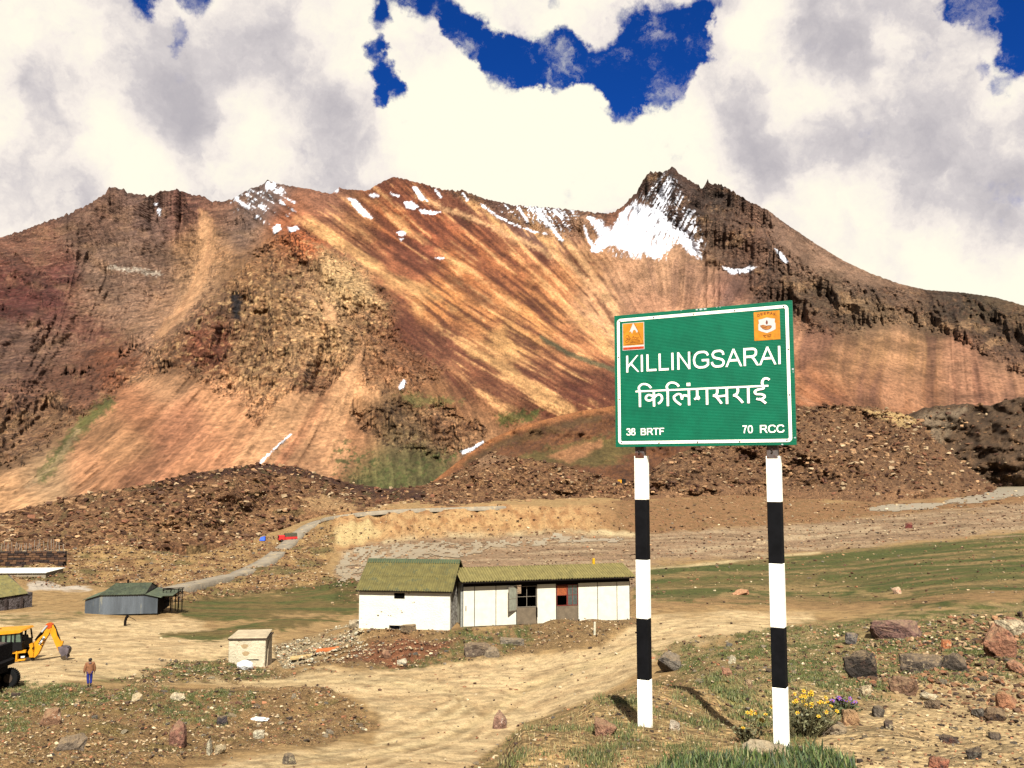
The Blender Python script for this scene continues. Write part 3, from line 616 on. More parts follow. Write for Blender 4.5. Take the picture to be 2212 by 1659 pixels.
# low-resolution evaluation, then upsample
def lowres(fn, st=4):
    a = fn(UU[::st, ::st], VV[::st, ::st]); ri = np.arange(NRm)/st; ci = np.arange(len(um))/st
    r0 = np.minimum(ri.astype(int), a.shape[0]-2); c0 = np.minimum(ci.astype(int), a.shape[1]-2); fr = np.clip(ri-r0, 0, 1)[:, None, None]; fc = np.clip(ci-c0, 0, 1)[None, :, None]
    return (a[r0][:, c0]*(1-fr)+a[r0+1][:, c0]*fr)*(1-fc)+(a[r0][:, c0+1]*(1-fr)+a[r0+1][:, c0+1]*fr)*fc
fv = lowres(lambda a, b: gauss_interp(a, b, fl[:, :2], fl[:, 2:], 34.))
fv /= np.linalg.norm(fv, axis=-1, keepdims=True)+1e-9
rng = np.random.default_rng(5)
rowpx = (vb-vt)/(NRm-1)                              # picture units per row, column-wise
def lic(cell, length, seed):
    """noise smeared along the flow lines"""
    tab = np.random.default_rng(seed).random((512, 512)).astype(np.float32)
    def samp(a, b):
        a = a/cell; b = b/cell; i = np.floor(a).astype(np.int64); j = np.floor(b).astype(np.int64); fa = (a-i).astype(np.float32); fb = (b-j).astype(np.float32)
        return (tab[j % 512, i % 512]*(1-fa)+tab[j % 512, (i+1) % 512]*fa)*(1-fb)+(tab[(j+1) % 512, i % 512]*(1-fa)+tab[(j+1) % 512, (i+1) % 512]*fa)*fb
    acc = samp(UU, VV).astype(np.float32); n = 1
    step = cell*.9; K = int(length/step)
    for sg in (1, -1):
        pu, pv = UU.copy(), VV.copy()
        for _ in range(K):
            ci = np.clip(((pu-um[0])/du).astype(int), 0, len(um)-1)
            ri = np.clip(((vb-pv)/rowpx[ci]).astype(int), 0, NRm-1)
            f = fv[ri, ci]; pu = pu+sg*step*f[..., 0]; pv = pv+sg*step*f[..., 1]; acc += samp(pu, pv); n += 1
    a = acc/n; return (a-a.mean())/a.std()
L1 = lic(3.2, 34, 1); L2 = lic(8., 90, 2); L3 = lic(20., 200, 3)
n1 = fbm(UU/60., VV/40., 5, 301)*2; n2 = fbm(UU/14., VV/11., 4, 303)*2; n3 = fbm(UU/5., VV/4., 3, 305)*2
MM = Masks(UU, VV, n2, n3)
# depth of the mountain
dp = [(-380,560,1900),(0,520,1900),(240,415,2100),(370,420,2200),(500,435,2200),(580,395,2050),(100,650,1600),(300,600,1800),(420,620,1700),(200,750,1400),(350,690,1500),(100,930,900),(0,800,1200),(0,1000,760),(0,1110,620),(-380,800,1200),(-380,1130,600),
      (640,490,1750),(520,590,1450),(440,650,1320),(370,720,1200),(250,870,950),(120,1000,760),(600,700,1220),(500,800,1050),(700,800,1080),(400,900,860),(600,1000,720),(250,1000,720),(800,900,980),(850,800,1150),(300,1130,560),(600,1130,560),(740,640,1350),
      (850,388,2350),(1100,445,2500),(1250,460,2600),(1330,465,2700),(800,550,1900),(1000,600,1950),(1100,700,1750),(1250,750,1750),(1300,830,1500),(1000,800,1350),(1150,850,1350),(1000,900,1150),(900,960,950),(850,1040,820),(1100,880,1250),(900,1130,720),(1200,1130,1000),(1000,1000,1000),(1200,950,1300),
      (1450,366,2700),(1540,402,2600),(1650,455,2520),(1800,555,2400),(2000,630,2300),(2212,665,2150),(2550,770,2000),(1400,520,2500),(1550,520,2350),(1600,580,2250),(1330,600,2400),(1450,650,2200),(1330,700,2100),(1500,750,1900),(1700,600,2250),(1750,700,1920),(1900,720,1850),(2100,730,1800),(1750,800,1620),(1900,850,1480),(2100,850,1480),(2212,850,1400),(1500,850,1600),(1800,950,1250),(2100,950,1250),(1500,1130,1100),(2000,1130,1150),(2550,1130,1150),(2550,880,1400)]
dp = np.array(dp, float)
def tps(px, pv):
    d = np.hypot(px[:, None, 0]-px[None, :, 0], px[:, None, 1]-px[None, :, 1])/300.
    K = np.where(d > 0, d*d*np.log(d+1e-12), 0)+np.eye(len(px))*.02
    Pm = np.c_[np.ones(len(px)), px/300.]; A = np.block([[K, Pm], [Pm.T, np.zeros((3, 3))]])
    sol = np.linalg.solve(A, np.r_[pv, 0, 0, 0])
    def ev(a, b):
        o = sol[-3]+sol[-2]*a/300.+sol[-1]*b/300.
        for (x_, y_), w in zip(px, sol[:-3]):
            dd = np.hypot(a-x_, b-y_)/300.; o = o+w*np.where(dd > 0, dd*dd*np.log(dd+1e-12), 0)
        return o[..., None]
    return ev
LD = lowres(tps(dp[:, :2], np.log(dp[:, 2])))[..., 0]
# the near rocky spur stands in front of the back wall
def stepline(pts, w, k, amp=6):
    P_ = np.array(pts, float); bx = MM.box(pts, 160); o = np.zeros(UU.shape)
    d = pdist(UU[bx], VV[bx], pts)
    # side: above the line, measured at the same u
    vl = np.interp(UU[bx], P_[:, 0][np.argsort(P_[:, 0])], P_[:, 1][np.argsort(P_[:, 0])])
    side = np.where(VV[bx]+amp*n2[bx] < vl, d, -d)
    endf = sst(P_[:, 0].min()-30, P_[:, 0].min()+60, UU[bx])*(1-sst(P_[:, 0].max()-60, P_[:, 0].max()+30, UU[bx]))
    o[bx] = k*sst(-w, w, side)*np.exp(-np.maximum(side, 0)/90.)*endf
    return o
LD = LD+stepline([(655,470),(600,505),(560,530),(500,590),(430,650),(370,700),(340,730),(260,780),(180,815),(60,850)][::-1], 12, .10)
LD = LD+stepline([(1440,700),(1560,650),(1610,600),(1660,560)], 10, -.0)
rocky = np.clip(.42*MM.poly([(-400,560),(0,500),(240,400),(500,420),(580,380),(560,530),(430,640),(300,740),(100,830),(-400,860)], 20, 10)
    +MM.poly([(650,480),(560,540),(500,600),(430,650),(370,700),(300,740),(240,790),(100,830),(-400,850),(-400,1010),(40,1000),(160,900),(260,840),(380,790),(460,840),(520,860),(560,920),(600,870),(690,850),(760,790),(800,740),(850,720),(850,660),(780,580),(700,540)], 8, 14, 6)
    +MM.poly([(770,740),(830,700),(900,760),(960,800),(900,840),(840,850),(780,830)], 10, 14, 6)*.8
    +MM.poly([(765,895),(850,868),(950,880),(1050,925),(1040,960),(950,985),(850,965),(790,935)], 6, 8, 5)*1.1
    +MM.poly([(1365,450),(1400,360),(1450,350),(1500,390),(1540,380),(1650,455),(1690,540),(1650,600),(1560,580),(1520,560),(1480,500),(1420,450)], 6, 8, 5)
    +MM.poly([(1610,590),(1700,560),(1800,605),(1900,625),(2050,632),(2212,675),(2600,780),(2600,900),(2212,806),(2100,745),(2000,705),(1900,690),(1850,712),(1780,718),(1720,708),(1640,655)], 6, 10, 6)
    +.6*MM.poly([(940,400),(1100,430),(1290,450),(1330,455),(1300,500),(1230,520),(1150,500),(1040,450)], 8, 8, 5)
    +.25*MM.poly([(1680,480),(2000,630),(1900,640),(1700,570)], 8, 8), 0, 1.15)
clear = np.maximum.reduce([MM.poly(p, 5, 4, 3) for p in (
    [(735,700),(770,720),(790,760),(760,830),(740,900),(760,1010),(640,1060),(620,1000),(690,900),(730,820),(790,740),(760,700)],
    [(430,450),(460,470),(465,540),(440,620),(400,680),(350,730),(330,730),(400,640),(435,560),(430,500)],
    [(560,920),(620,850),(690,850),(640,930),(560,1040),(480,1040)], [(690,640),(720,660),(740,700),(700,690)])])
rocky = rocky*(1-clear*.9)
rel = 0
wx, wy = UU+14*fbm(UU/30., VV/30., 3, 430)*2, VV+14*fbm(UU/30., VV/30., 3, 431)*2
for i, (l, k) in enumerate(((6, .7), (12, .75), (26, .75), (60, .65), (130, .7))):
    # slanting beds, longer along the dip than across it
    a_ = (wx*.82+wy*.57)/l; b_ = (-wx*.57+wy*.82)/l*1.9
    rel = rel+k*l/F*(.55-2*np.abs(pn(a_*.55, b_*.8, 400+i)))*rocky
rel = rel+rocky*(.7-np.abs(L1))*.0018+rocky*(.7-np.abs(L2))*.0070+rocky*L3*.008
scr = 1-np.minimum(rocky, 1); calm = 1-.84*sst(1230, 1330, UU)
rel = rel+scr*(L1*.0010+L2*.0024*calm+L3*.0038*calm)+.02*fbm(UU/170., VV/150., 3, 410)*2
fade = sst(0, .06, 1-s)*.9+.1
LD = LD-rel*fade
# few overhangs: going up the face the rock hardly ever comes nearer
gs = np.arange(NRm)[:, None]*(1e-4*np.abs(rowpx))[None]
LD = LD*.12+(np.maximum.accumulate(LD-gs, 0)+gs)*.88
Dm = np.exp(LD)
x, y, z = ray(UU, VV); h = np.hypot(x, y); x, y, z = x/h*Dm, y/h*Dm, z/h*Dm
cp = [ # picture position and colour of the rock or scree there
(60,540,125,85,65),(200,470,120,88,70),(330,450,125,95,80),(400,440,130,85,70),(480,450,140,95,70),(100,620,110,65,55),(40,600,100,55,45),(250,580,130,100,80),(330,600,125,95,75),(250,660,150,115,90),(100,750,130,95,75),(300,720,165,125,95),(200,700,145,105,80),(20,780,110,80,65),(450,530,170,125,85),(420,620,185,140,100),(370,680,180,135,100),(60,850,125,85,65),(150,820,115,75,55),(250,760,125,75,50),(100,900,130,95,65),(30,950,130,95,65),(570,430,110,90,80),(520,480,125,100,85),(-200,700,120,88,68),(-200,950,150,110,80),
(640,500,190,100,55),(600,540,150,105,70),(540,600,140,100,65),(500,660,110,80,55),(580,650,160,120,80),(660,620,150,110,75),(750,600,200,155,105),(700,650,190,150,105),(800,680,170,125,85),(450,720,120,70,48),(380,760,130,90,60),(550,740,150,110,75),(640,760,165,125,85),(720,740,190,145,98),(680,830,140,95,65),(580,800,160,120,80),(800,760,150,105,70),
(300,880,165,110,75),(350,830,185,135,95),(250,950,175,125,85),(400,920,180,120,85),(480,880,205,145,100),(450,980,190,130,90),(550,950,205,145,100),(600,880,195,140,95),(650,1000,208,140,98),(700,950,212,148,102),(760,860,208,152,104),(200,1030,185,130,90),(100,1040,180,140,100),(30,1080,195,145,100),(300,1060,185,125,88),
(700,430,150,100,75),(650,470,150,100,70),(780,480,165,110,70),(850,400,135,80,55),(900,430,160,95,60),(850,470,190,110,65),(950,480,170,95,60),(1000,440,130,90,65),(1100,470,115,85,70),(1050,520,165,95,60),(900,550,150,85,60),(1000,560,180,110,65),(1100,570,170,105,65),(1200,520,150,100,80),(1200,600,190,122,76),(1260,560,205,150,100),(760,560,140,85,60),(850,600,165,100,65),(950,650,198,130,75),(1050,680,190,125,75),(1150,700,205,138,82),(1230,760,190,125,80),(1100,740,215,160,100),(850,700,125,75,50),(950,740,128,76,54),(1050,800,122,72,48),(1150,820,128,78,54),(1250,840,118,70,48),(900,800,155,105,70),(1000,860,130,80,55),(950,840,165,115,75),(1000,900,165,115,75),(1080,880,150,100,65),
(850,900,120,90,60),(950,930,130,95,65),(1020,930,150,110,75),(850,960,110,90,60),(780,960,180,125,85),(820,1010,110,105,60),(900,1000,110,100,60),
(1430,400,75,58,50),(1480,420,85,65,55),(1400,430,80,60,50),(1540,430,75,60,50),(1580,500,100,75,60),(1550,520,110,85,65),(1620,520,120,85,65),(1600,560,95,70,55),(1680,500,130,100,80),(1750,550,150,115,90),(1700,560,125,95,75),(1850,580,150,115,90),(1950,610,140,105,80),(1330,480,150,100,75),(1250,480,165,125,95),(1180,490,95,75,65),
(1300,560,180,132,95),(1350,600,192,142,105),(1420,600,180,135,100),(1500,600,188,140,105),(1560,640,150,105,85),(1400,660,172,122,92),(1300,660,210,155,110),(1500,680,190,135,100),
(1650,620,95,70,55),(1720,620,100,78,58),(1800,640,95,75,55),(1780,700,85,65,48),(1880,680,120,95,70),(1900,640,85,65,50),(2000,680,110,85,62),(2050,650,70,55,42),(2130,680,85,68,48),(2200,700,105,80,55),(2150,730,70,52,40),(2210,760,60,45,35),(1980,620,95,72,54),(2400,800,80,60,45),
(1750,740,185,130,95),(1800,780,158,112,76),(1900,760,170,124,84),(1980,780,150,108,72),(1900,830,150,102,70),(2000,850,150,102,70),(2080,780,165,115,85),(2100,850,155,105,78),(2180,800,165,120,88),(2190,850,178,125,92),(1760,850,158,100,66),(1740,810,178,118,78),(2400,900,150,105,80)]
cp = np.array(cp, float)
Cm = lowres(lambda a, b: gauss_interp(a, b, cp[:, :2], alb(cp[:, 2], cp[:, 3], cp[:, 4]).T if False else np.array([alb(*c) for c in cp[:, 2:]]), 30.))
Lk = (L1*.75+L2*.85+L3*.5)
Cz = 1-MM.poly([(640,480),(850,380),(1250,470),(1330,640),(1340,900),(1100,900),(900,800),(820,660)], 20, 10)
cz = 1-Cz
# bands of red and pale scree along the fall lines
scr_c = scr*(.45+.55*cz)
Cm *= (1+(.15*scr*np.clip(L1*.5+L2*.7*calm+L3*.4*(.3+.7*calm), -2, 2)))[..., None]
strata = fbm(UU/55., (VV+.12*UU+5*n1)/3.6, 4, 320)*2
Am = MM.poly([(-400,560),(0,500),(240,400),(500,420),(560,530),(430,650),(300,740),(100,830),(100,990),(-400,1010)], 20, 10)
over(Cm, Am*sst(.15, .6, strata)*(1-clear), alb(70,48,40), .6); over(Cm, Am*sst(.2, .7, -strata), alb(160,122,94), .35)
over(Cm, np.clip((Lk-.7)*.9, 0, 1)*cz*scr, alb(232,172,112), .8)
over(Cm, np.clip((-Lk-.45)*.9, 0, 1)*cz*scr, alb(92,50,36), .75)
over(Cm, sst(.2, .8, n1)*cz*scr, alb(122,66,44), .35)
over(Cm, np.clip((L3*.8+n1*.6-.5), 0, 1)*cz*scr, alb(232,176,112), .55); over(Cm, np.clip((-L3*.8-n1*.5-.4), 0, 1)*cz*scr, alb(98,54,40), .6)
over(Cm, np.clip(rocky, 0, 1)*sst(.2, .8, -n1+.3*n3), alb(196,150,104), .4)
# strata of the rock, and its clefts with their shade put into the colour
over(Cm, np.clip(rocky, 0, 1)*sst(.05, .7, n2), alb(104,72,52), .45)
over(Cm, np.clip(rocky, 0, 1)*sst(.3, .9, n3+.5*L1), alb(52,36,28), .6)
over(Cm, np.clip(rocky, 0, 1)*sst(.25, .8, -n2-.3*n3)*MM.poly([(560,540),(300,760),(380,790),(520,860),(700,850),(860,720),(840,600),(660,500)], 20, 14), alb(206,164,112), .6)
over(Cm, MM.poly([(690,540),(760,570),(800,620),(830,660),(760,660),(700,620)], 14, 14, 10), alb(212,172,118), .6)
over(Cm, clear, alb(205,152,106), .75); over(Cm, clear*sst(.2, 1.2, -L2), alb(172,120,84), .4)
over(Cm, MM.poly([(0,600),(120,640),(200,690),(260,740),(160,730),(60,690),(0,690)], 16, 20, 8), alb(92,48,42), .5)
over(Cm, MM.line([(238,578),(290,583),(345,592)], 7, 3, 4, 5), alb(205,185,160), .8)
over(Cm, MM.line([(90,1030),(130,980),(180,915),(235,870)], 26, 8, 8, 5), alb(84,88,42), .85)
over(Cm, MM.line([(60,1050),(120,1000),(170,930)], 10, 5, 5, 5), alb(196,158,116), .5)
over(Cm, MM.poly([(735,955),(800,985),(860,1000),(940,985),(1000,960),(960,1010),(900,1060),(740,1060),(720,1000)], 10, 16, 8)*sst(.25, .6, n1*.5+n2*1.2+.8*n3), alb(92,94,50), .85)
over(Cm, MM.poly([(860,850),(960,860),(1000,870),(900,880)], 8, 10, 8), alb(110,112,60), .6)
over(Cm, MM.poly([(1075,895),(1165,885),(1160,905),(1080,920)], 6, 8, 6), alb(78,88,40), .8)
over(Cm, MM.line([(1170,730),(1230,765),(1330,800)], 10, 3, 2), alb(92,88,60), .85)
over(Cm, MM.poly([(498,640),(512,625),(522,640),(518,690),(504,690)], 4, 4, 3), alb(30,22,20), .95)
over(Cm, MM.poly([(410,715),(470,690),(500,740),(470,790),(400,780)], 8, 10, 6), alb(112,60,42), .5)
over(Cm, MM.line([(905,425),(960,450),(1040,480),(1150,530),(1230,570),(1300,640),(1340,690)], 9, 5, 4, 3), alb(226,172,120), .75)
over(Cm, MM.line([(1190,495),(1240,540),(1290,610),(1330,665)], 12, 6, 4), alb(216,165,115), .7)
over(Cm, MM.poly([(1340,660),(1480,640),(1600,650),(1640,620),(1560,700),(1540,760),(1340,760)], 14, 8), alb(205,148,108), .3)
over(Cm, MM.line([(1590,620),(1565,660),(1540,700)], 26, 8, 6, 4), alb(112,84,74), .7)
over(Cm, np.clip(L3*.8+L2*.3, 0, 1)*MM.poly([(1720,710),(1850,715),(1900,700),(2000,720),(2212,830),(2212,880),(1720,880)], 10, 8), alb(190,138,102), .3)
over(Cm, np.clip((-L3-.3*L2)*.7-.1, 0, 1)*MM.poly([(1720,710),(1850,715),(1900,700),(2000,720),(2212,830),(2212,880),(1720,880)], 10, 8), alb(108,72,58), .6)
over(Cm, np.clip(-L3*.8-L2*.3-.3, 0, 1)*MM.poly([(1280,560),(1480,560),(1620,600),(1560,720),(1340,720)], 10, 8), alb(128,92,74), .5)
over(Cm, MM.line([(1720,480),(1800,548),(1900,600),(2000,640)], 14, 8, 6, 4)*sst(-.2, .5, L2), alb(176,136,104), .5)
over(Cm, MM.poly([(1820,640),(1900,650),(1960,680),(1900,690),(1840,670)], 8, 12, 6), alb(150,118,84), .4)
over(Cm, MM.poly([(950,395),(1100,430),(1290,450),(1320,470),(1200,462),(1080,450),(980,425)], 4, 6, 5), alb(92,66,54), .5)
# crest line rock, dark
crest = sst(16, 4, VV-vt)
over(Cm, crest*np.interp(um, [0,560,640,780,940,1300,1700,1900], [1,1,.5,.4,1,1,.7,.3])*sst(-.5, .3, n3), alb(70,46,38), .7)
# snow
snow = MM.poly([(1268,468),(1300,476),(1318,500),(1340,462),(1368,438),(1400,446),(1430,455),(1452,492),(1478,505),(1508,530),(1518,560),(1492,548),(1462,520),(1440,548),(1412,558),(1392,546),(1352,540),(1322,528),(1294,545),(1278,542),(1296,510)], 1.6, 3.5, 4)
fall = sst(.15, .5, L1*.6+n3*.5+.1)
snow = snow*(1-.95*sst(.5, 1.1, L1*.8+n3*.7)*sst(1380, 1450, UU))*(1-.8*sst(1.0, 1.6, L1+n3*.5))
snow = np.maximum(snow, MM.poly([(1370,440),(1440,375),(1460,395),(1500,470),(1520,530),(1500,555),(1450,500),(1400,452)], 5, 6, 6)*sst(.0, .4, L1*.6+n3*.8-.15))
snow = np.maximum(snow, MM.poly([(1290,500),(1330,490),(1400,530),(1440,560),(1330,550)], 5, 6, 6)*sst(.1, .5, L1*.7+n3*.6))
for p in ([(750,427),(768,430),(790,455),(806,472),(786,468),(766,448)], [(873,436),(890,436),(905,447),(895,453),(878,448)], [(905,452),(930,455),(952,458),(935,464),(910,460)], [(888,400),(900,404),(915,425),(924,434),(908,432)], [(797,420),(812,418),(820,424),(806,427)],
          [(858,502),(870,498),(878,506),(866,511)], [(590,490),(604,485),(608,496),(592,504)], [(622,492),(640,488),(646,496),(626,502)], [(862,832),(872,820),(878,824),(872,838),(862,840)], [(572,398),(582,390),(590,404),(576,412)], [(940,556),(960,557),(950,561)], [(860,514),(872,516),(866,520)],
          [(996,975),(1020,966),(1044,952),(1046,957),(1024,972),(1000,981)], [(341,448),(349,452),(346,466),(340,460)], [(333,440),(342,438),(340,446)], [(722,408),(730,404),(732,414),(724,416)], [(1672,536),(1686,543),(1704,566),(1698,570),(1684,556)], [(1560,576),(1600,583),(1620,576),(1612,588),(1580,592)], [(1640,575),(1612,590),(1606,588),(1620,578)]):
    snow = np.maximum(snow, MM.poly(p, 1.2, 1.2, 1.6))
for p, w_ in (([(556,1006),(590,972),(628,938)], 3.4), ([(1040,442),(1075,468),(1110,484)], 3.4), ([(1110,484),(1150,500),(1180,505)], 2.2), ([(1122,450),(1140,480)], 4), ([(1160,455),(1185,485),(1215,520)], 6), ([(1170,470),(1200,500)], 5), ([(1262,490),(1270,515),(1286,540)], 5), ([(1195,455),(1215,470)], 5), ([(940,410),(952,425)], 4), ([(1000,418),(1010,432)], 4), ([(845,418),(860,424)], 2)):
    snow = np.maximum(snow, MM.line(p, w_, 1.2, 1.5, 2))
snow = np.maximum(snow, MM.poly([(500,430),(540,410),(560,420),(590,395),(640,450),(625,460),(590,450),(570,480),(545,450),(510,450)], 6, 8, 6)*sst(.3, .65, n2*.7+L1*.45+.2*n3))
snow = np.maximum(snow, MM.poly([(1080,436),(1180,448),(1240,460),(1230,500),(1160,480),(1090,455)], 6, 6, 6)*sst(.45, .65, n3+.5*L1))
over(Cm, snow, (.42, .44, .48))
rk_m = np.clip(rocky+.25, 0, 1)*(1-snow)
Cm = Cm*(1+.42*np.clip(rocky, 0, 1)*(1-snow))[..., None]
Pm = np.stack([x, y, z], -1)
bk = []
for k in range(1, 5): bk.append(np.stack([x[-1]*(1+.03*k*k), y[-1]*(1+.03*k*k), z[-1]-Dm[-1]*.01*k*k], -1))
ft = np.stack([x[0]*.97, y[0]*.97, z[0]-30], -1)[None]
Pall = np.concatenate([ft, Pm, np.array(bk)], 0)
Call = np.concatenate([Cm[:1], Cm, np.repeat(Cm[-1:], 4, 0)], 0); rall = np.concatenate([rk_m[:1], rk_m, np.repeat(rk_m[-1:], 4, 0)], 0)
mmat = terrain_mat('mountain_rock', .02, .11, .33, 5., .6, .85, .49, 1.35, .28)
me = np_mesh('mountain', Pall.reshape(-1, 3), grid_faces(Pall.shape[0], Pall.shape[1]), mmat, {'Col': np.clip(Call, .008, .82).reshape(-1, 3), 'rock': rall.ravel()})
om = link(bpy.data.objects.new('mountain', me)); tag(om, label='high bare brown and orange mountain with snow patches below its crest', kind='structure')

# ================================================================ ROCKS
def hull_rock(n, seed, flat=.7, rough=0., sub=0):
    r = random.Random(seed); bm = bmesh.new()
    for _ in range(n):
        p = Vector((r.gauss(0, 1), r.gauss(0, 1), r.gauss(0, 1))).normalized()
        p = Vector((max(-.75, min(.75, p.x)), max(-.7, min(.7, p.y)), max(-.7, min(.7, p.z))*flat)); bm.verts.new(p*r.uniform(.85, 1.1))
    res = bmesh.ops.convex_hull(bm, input=bm.verts)
    bmesh.ops.delete(bm, geom=list({e for e in res['geom_interior']+res['geom_unused'] if isinstance(e, bmesh.types.BMVert)}), context='VERTS')
    if sub:
        bmesh.ops.bevel(bm, geom=list(bm.edges), offset=.04, segments=1, affect='EDGES', clamp_overlap=True)
        bmesh.ops.triangulate(bm, faces=bm.faces)
        bmesh.ops.subdivide_edges(bm, edges=bm.edges, cuts=sub, use_grid_fill=True)
        from mathutils import noise as mn
        for v in bm.verts: v.co += v.normal*rough*(mn.noise(v.co*3+Vector((seed, 0, 0)))+.5*mn.noise(v.co*8))
    bmesh.ops.triangulate(bm, faces=bm.faces)
    bmesh.ops.recalc_face_normals(bm, faces=bm.faces)
    V_ = np.array([v.co for v in bm.verts]); F_ = np.array([[v.index for v in f.verts] for f in bm.faces]); bm.free(); return V_, F_
LIB = [hull_rock(11, 50+i, .75) for i in range(14)]
def scatter(name, pos, size, cols_, m, label, seed=0, kind='stuff', sink=.25, flat=(.5, .9)):
    r = np.random.default_rng(seed); vs = []; fs = []; cs = []; b = 0
    which = r.integers(0, len(LIB), len(pos))
    for k, (V_, F_) in enumerate(LIB):
        idx = np.nonzero(which == k)[0]; n = len(idx)
        if not n: continue
        a = r.uniform(0, 2*math.pi, n); sx = size[idx]*r.uniform(.8, 1.25, n)/1.5; sy = size[idx]*r.uniform(.6, 1., n)/1.5; sz = size[idx]*r.uniform(flat[0], flat[1], n)/1.5
        tx = r.uniform(-.35, .35, n)
        q = V_[None]*np.stack([sx, sy, sz], -1)[:, None]
        q = np.stack([q[..., 0], q[..., 1]*np.cos(tx)[:, None]-q[..., 2]*np.sin(tx)[:, None], q[..., 1]*np.sin(tx)[:, None]+q[..., 2]*np.cos(tx)[:, None]], -1)
        q = np.stack([q[..., 0]*np.cos(a)[:, None]-q[..., 1]*np.sin(a)[:, None], q[..., 0]*np.sin(a)[:, None]+q[..., 1]*np.cos(a)[:, None], q[..., 2]], -1)
        q = q+pos[idx][:, None]; q[..., 2] += (sz*(1-2*sink)*.7)[:, None]
        vs.append(q.reshape(-1, 3)); fs.append((F_[None]+(np.arange(n)*len(V_))[:, None, None]+b).reshape(-1, 3)); cs.append(np.repeat(cols_[idx], len(V_), 0)); b += n*len(V_)
    me = np_mesh(name, np.concatenate(vs), np.concatenate(fs), m, {'Col': np.concatenate(cs), 'rock': np.zeros(b)}, smooth=False)
    o = link(bpy.data.objects.new(name, me)); tag(o, label=label, kind=kind); return o
rmat_n = terrain_mat('stone_near', 3., 20., 90., .01, .2); rmat_f = terrain_mat('stone_far', .5, 3., 12., .1, .2)
def pickcols(n, pal, r, jit=.12):
    P_ = np.array([alb(*p) for p in pal]); c = P_[r.integers(0, len(P_), n)]
    return c*(1+r.uniform(-jit*2, jit*2, (n, 1)))
pal_br = [(196,150,106),(92,62,44),(122,84,58),(96,64,44),(150,108,74),(84,56,42),(178,134,94),(140,92,66),(206,172,130),(110,80,62)]
pal_mix = [(160,118,84),(110,80,60),(214,178,132),(232,204,160),(78,60,48),(186,124,86),(140,124,104),(204,168,122),(70,52,44),(180,146,104),(134,100,74)]
def moraine_rocks(pos, Us, Vs, w, n, pal, seed, lo, hi, label):
    r = np.random.default_rng(seed); w = w.ravel()/w.sum(); idx = r.choice(len(w), n, p=w)
    p = pos.reshape(-1, 3)[idx]; d = np.linalg.norm(p, axis=1); px = lo*(hi/lo)**(r.random(n)**2.4)
    sc = px*d/F; p = p+np.stack([r.normal(0, .4, n), r.normal(0, 1.5, n), 0*d], -1)*(d/400)[:, None]
    scatter('boulders', p, sc, pickcols(n, pal, r), rmat_f, label, seed)
def area_w(pos, V_):  # rows have equal steps in the picture within a column
    return np.broadcast_to(np.abs(V_[-1]-V_[0])+1e-3, V_.shape).copy()
w1_ = area_w(*[M1[0], M1[2]])*(1-.75*Masks(M1[1], M1[2], 0*M1[1], 0*M1[1]).poly([(640,1075),(700,1070),(790,1095),(780,1110),(650,1120)], 5, 0))
moraine_rocks(M1[0], M1[1], M1[2], w1_, 5200, pal_br, 11, 2.8, 15, 'heap of brown boulders covering the left moraine')
moraine_rocks(M2[0], M2[1], M2[2], area_w(M2[0], M2[2]), 1900, pal_br, 12, 2.8, 13, 'heap of brown boulders on the low hill')
moraine_rocks(M3[0], M3[1], M3[2], area_w(M3[0], M3[2])*sst(1100, 1030, M3[2]), 4200, pal_br, 13, 2.6, 13, 'heap of brown boulders covering the hill behind the sign')
moraine_rocks(M4[0], M4[1], M4[2], area_w(M4[0], M4[2]), 1400, pal_br, 14, 2.6, 11, 'grey and brown boulders on the far right hill')
# stones on the valley floor, spread evenly over what is seen
dV = np.zeros_like(V); dV[1:] = np.abs(V[1:]-V[:-1]); inwin = vis & (U > -60) & (U < 2280) & (V < 1720) & (V > 1060) & (RR > 5)
def ground_stones(wt, n, lo, hi, pal, seed, label, name='loose_stones', m=None, pw=2.4):
    r = np.random.default_rng(seed); w = (wt*dV*inwin).ravel(); w = w/w.sum(); idx = r.choice(w.size, n, p=w)
    p = Pg[:-1][idx].copy(); d = RR.ravel()[idx]
    p[:, 0] += r.uniform(-2, 2, n)*d/F; p[:, 1] += r.uniform(-.006, .006, n)*d
    px = lo*(hi/lo)**(r.random(n)**pw)
    scatter(name, p, px*d/F, pickcols(n, pal, r), m or rmat_n, label, seed)
wfront = np.clip(leftrub+strip*.8+rfield*1.0+rsand*.55+shoulder*.8+track*.05+.03, 0, 1)*(RR < 75)
wmid = np.clip(mound*.8+palerub*2.5+redheap*1.4+strip+lhill*.0+.02, 0, 2.5)*(RR > 55)*(RR < 110)
wfar = np.clip(lhill*2.6+gravel*.9+banktop*.7+plain*.35+bank*.5, 0, 2.6)*(RR >= 100)
ground_stones(wfront, 17000, 2.0, 9., pal_mix, 21, 'scattered gravel and small stones in the foreground')
ground_stones(wmid, 4200, 2.0, 7.5, pal_mix, 22, 'rubble around the huts')
ground_stones(wfar, 15000, 1.8, 7., pal_br+pal_mix, 23, 'rubble on the far valley floor', m=rmat_f)
rub2 = Masks(U, V, nzA, nzB).poly([(1800,1420),(1900,1360),(2110,1330),(2260,1320),(2300,1560),(2120,1560),(1980,1500),(1850,1480)], 14, 20, 8)
ground_stones(rub2*(RR < 75), 1500, 4.0, 17., [(150,108,76),(182,132,92),(110,82,62),(204,166,122),(84,66,54),(168,112,78)], 25, 'angular rubble between the boulders of the right field', pw=1.9)
ground_stones(palerub, 700, 3.0, 9., [(240,225,190),(226,205,165),(200,176,136),(150,120,84)], 24, 'pale builders rubble beside the white hut')

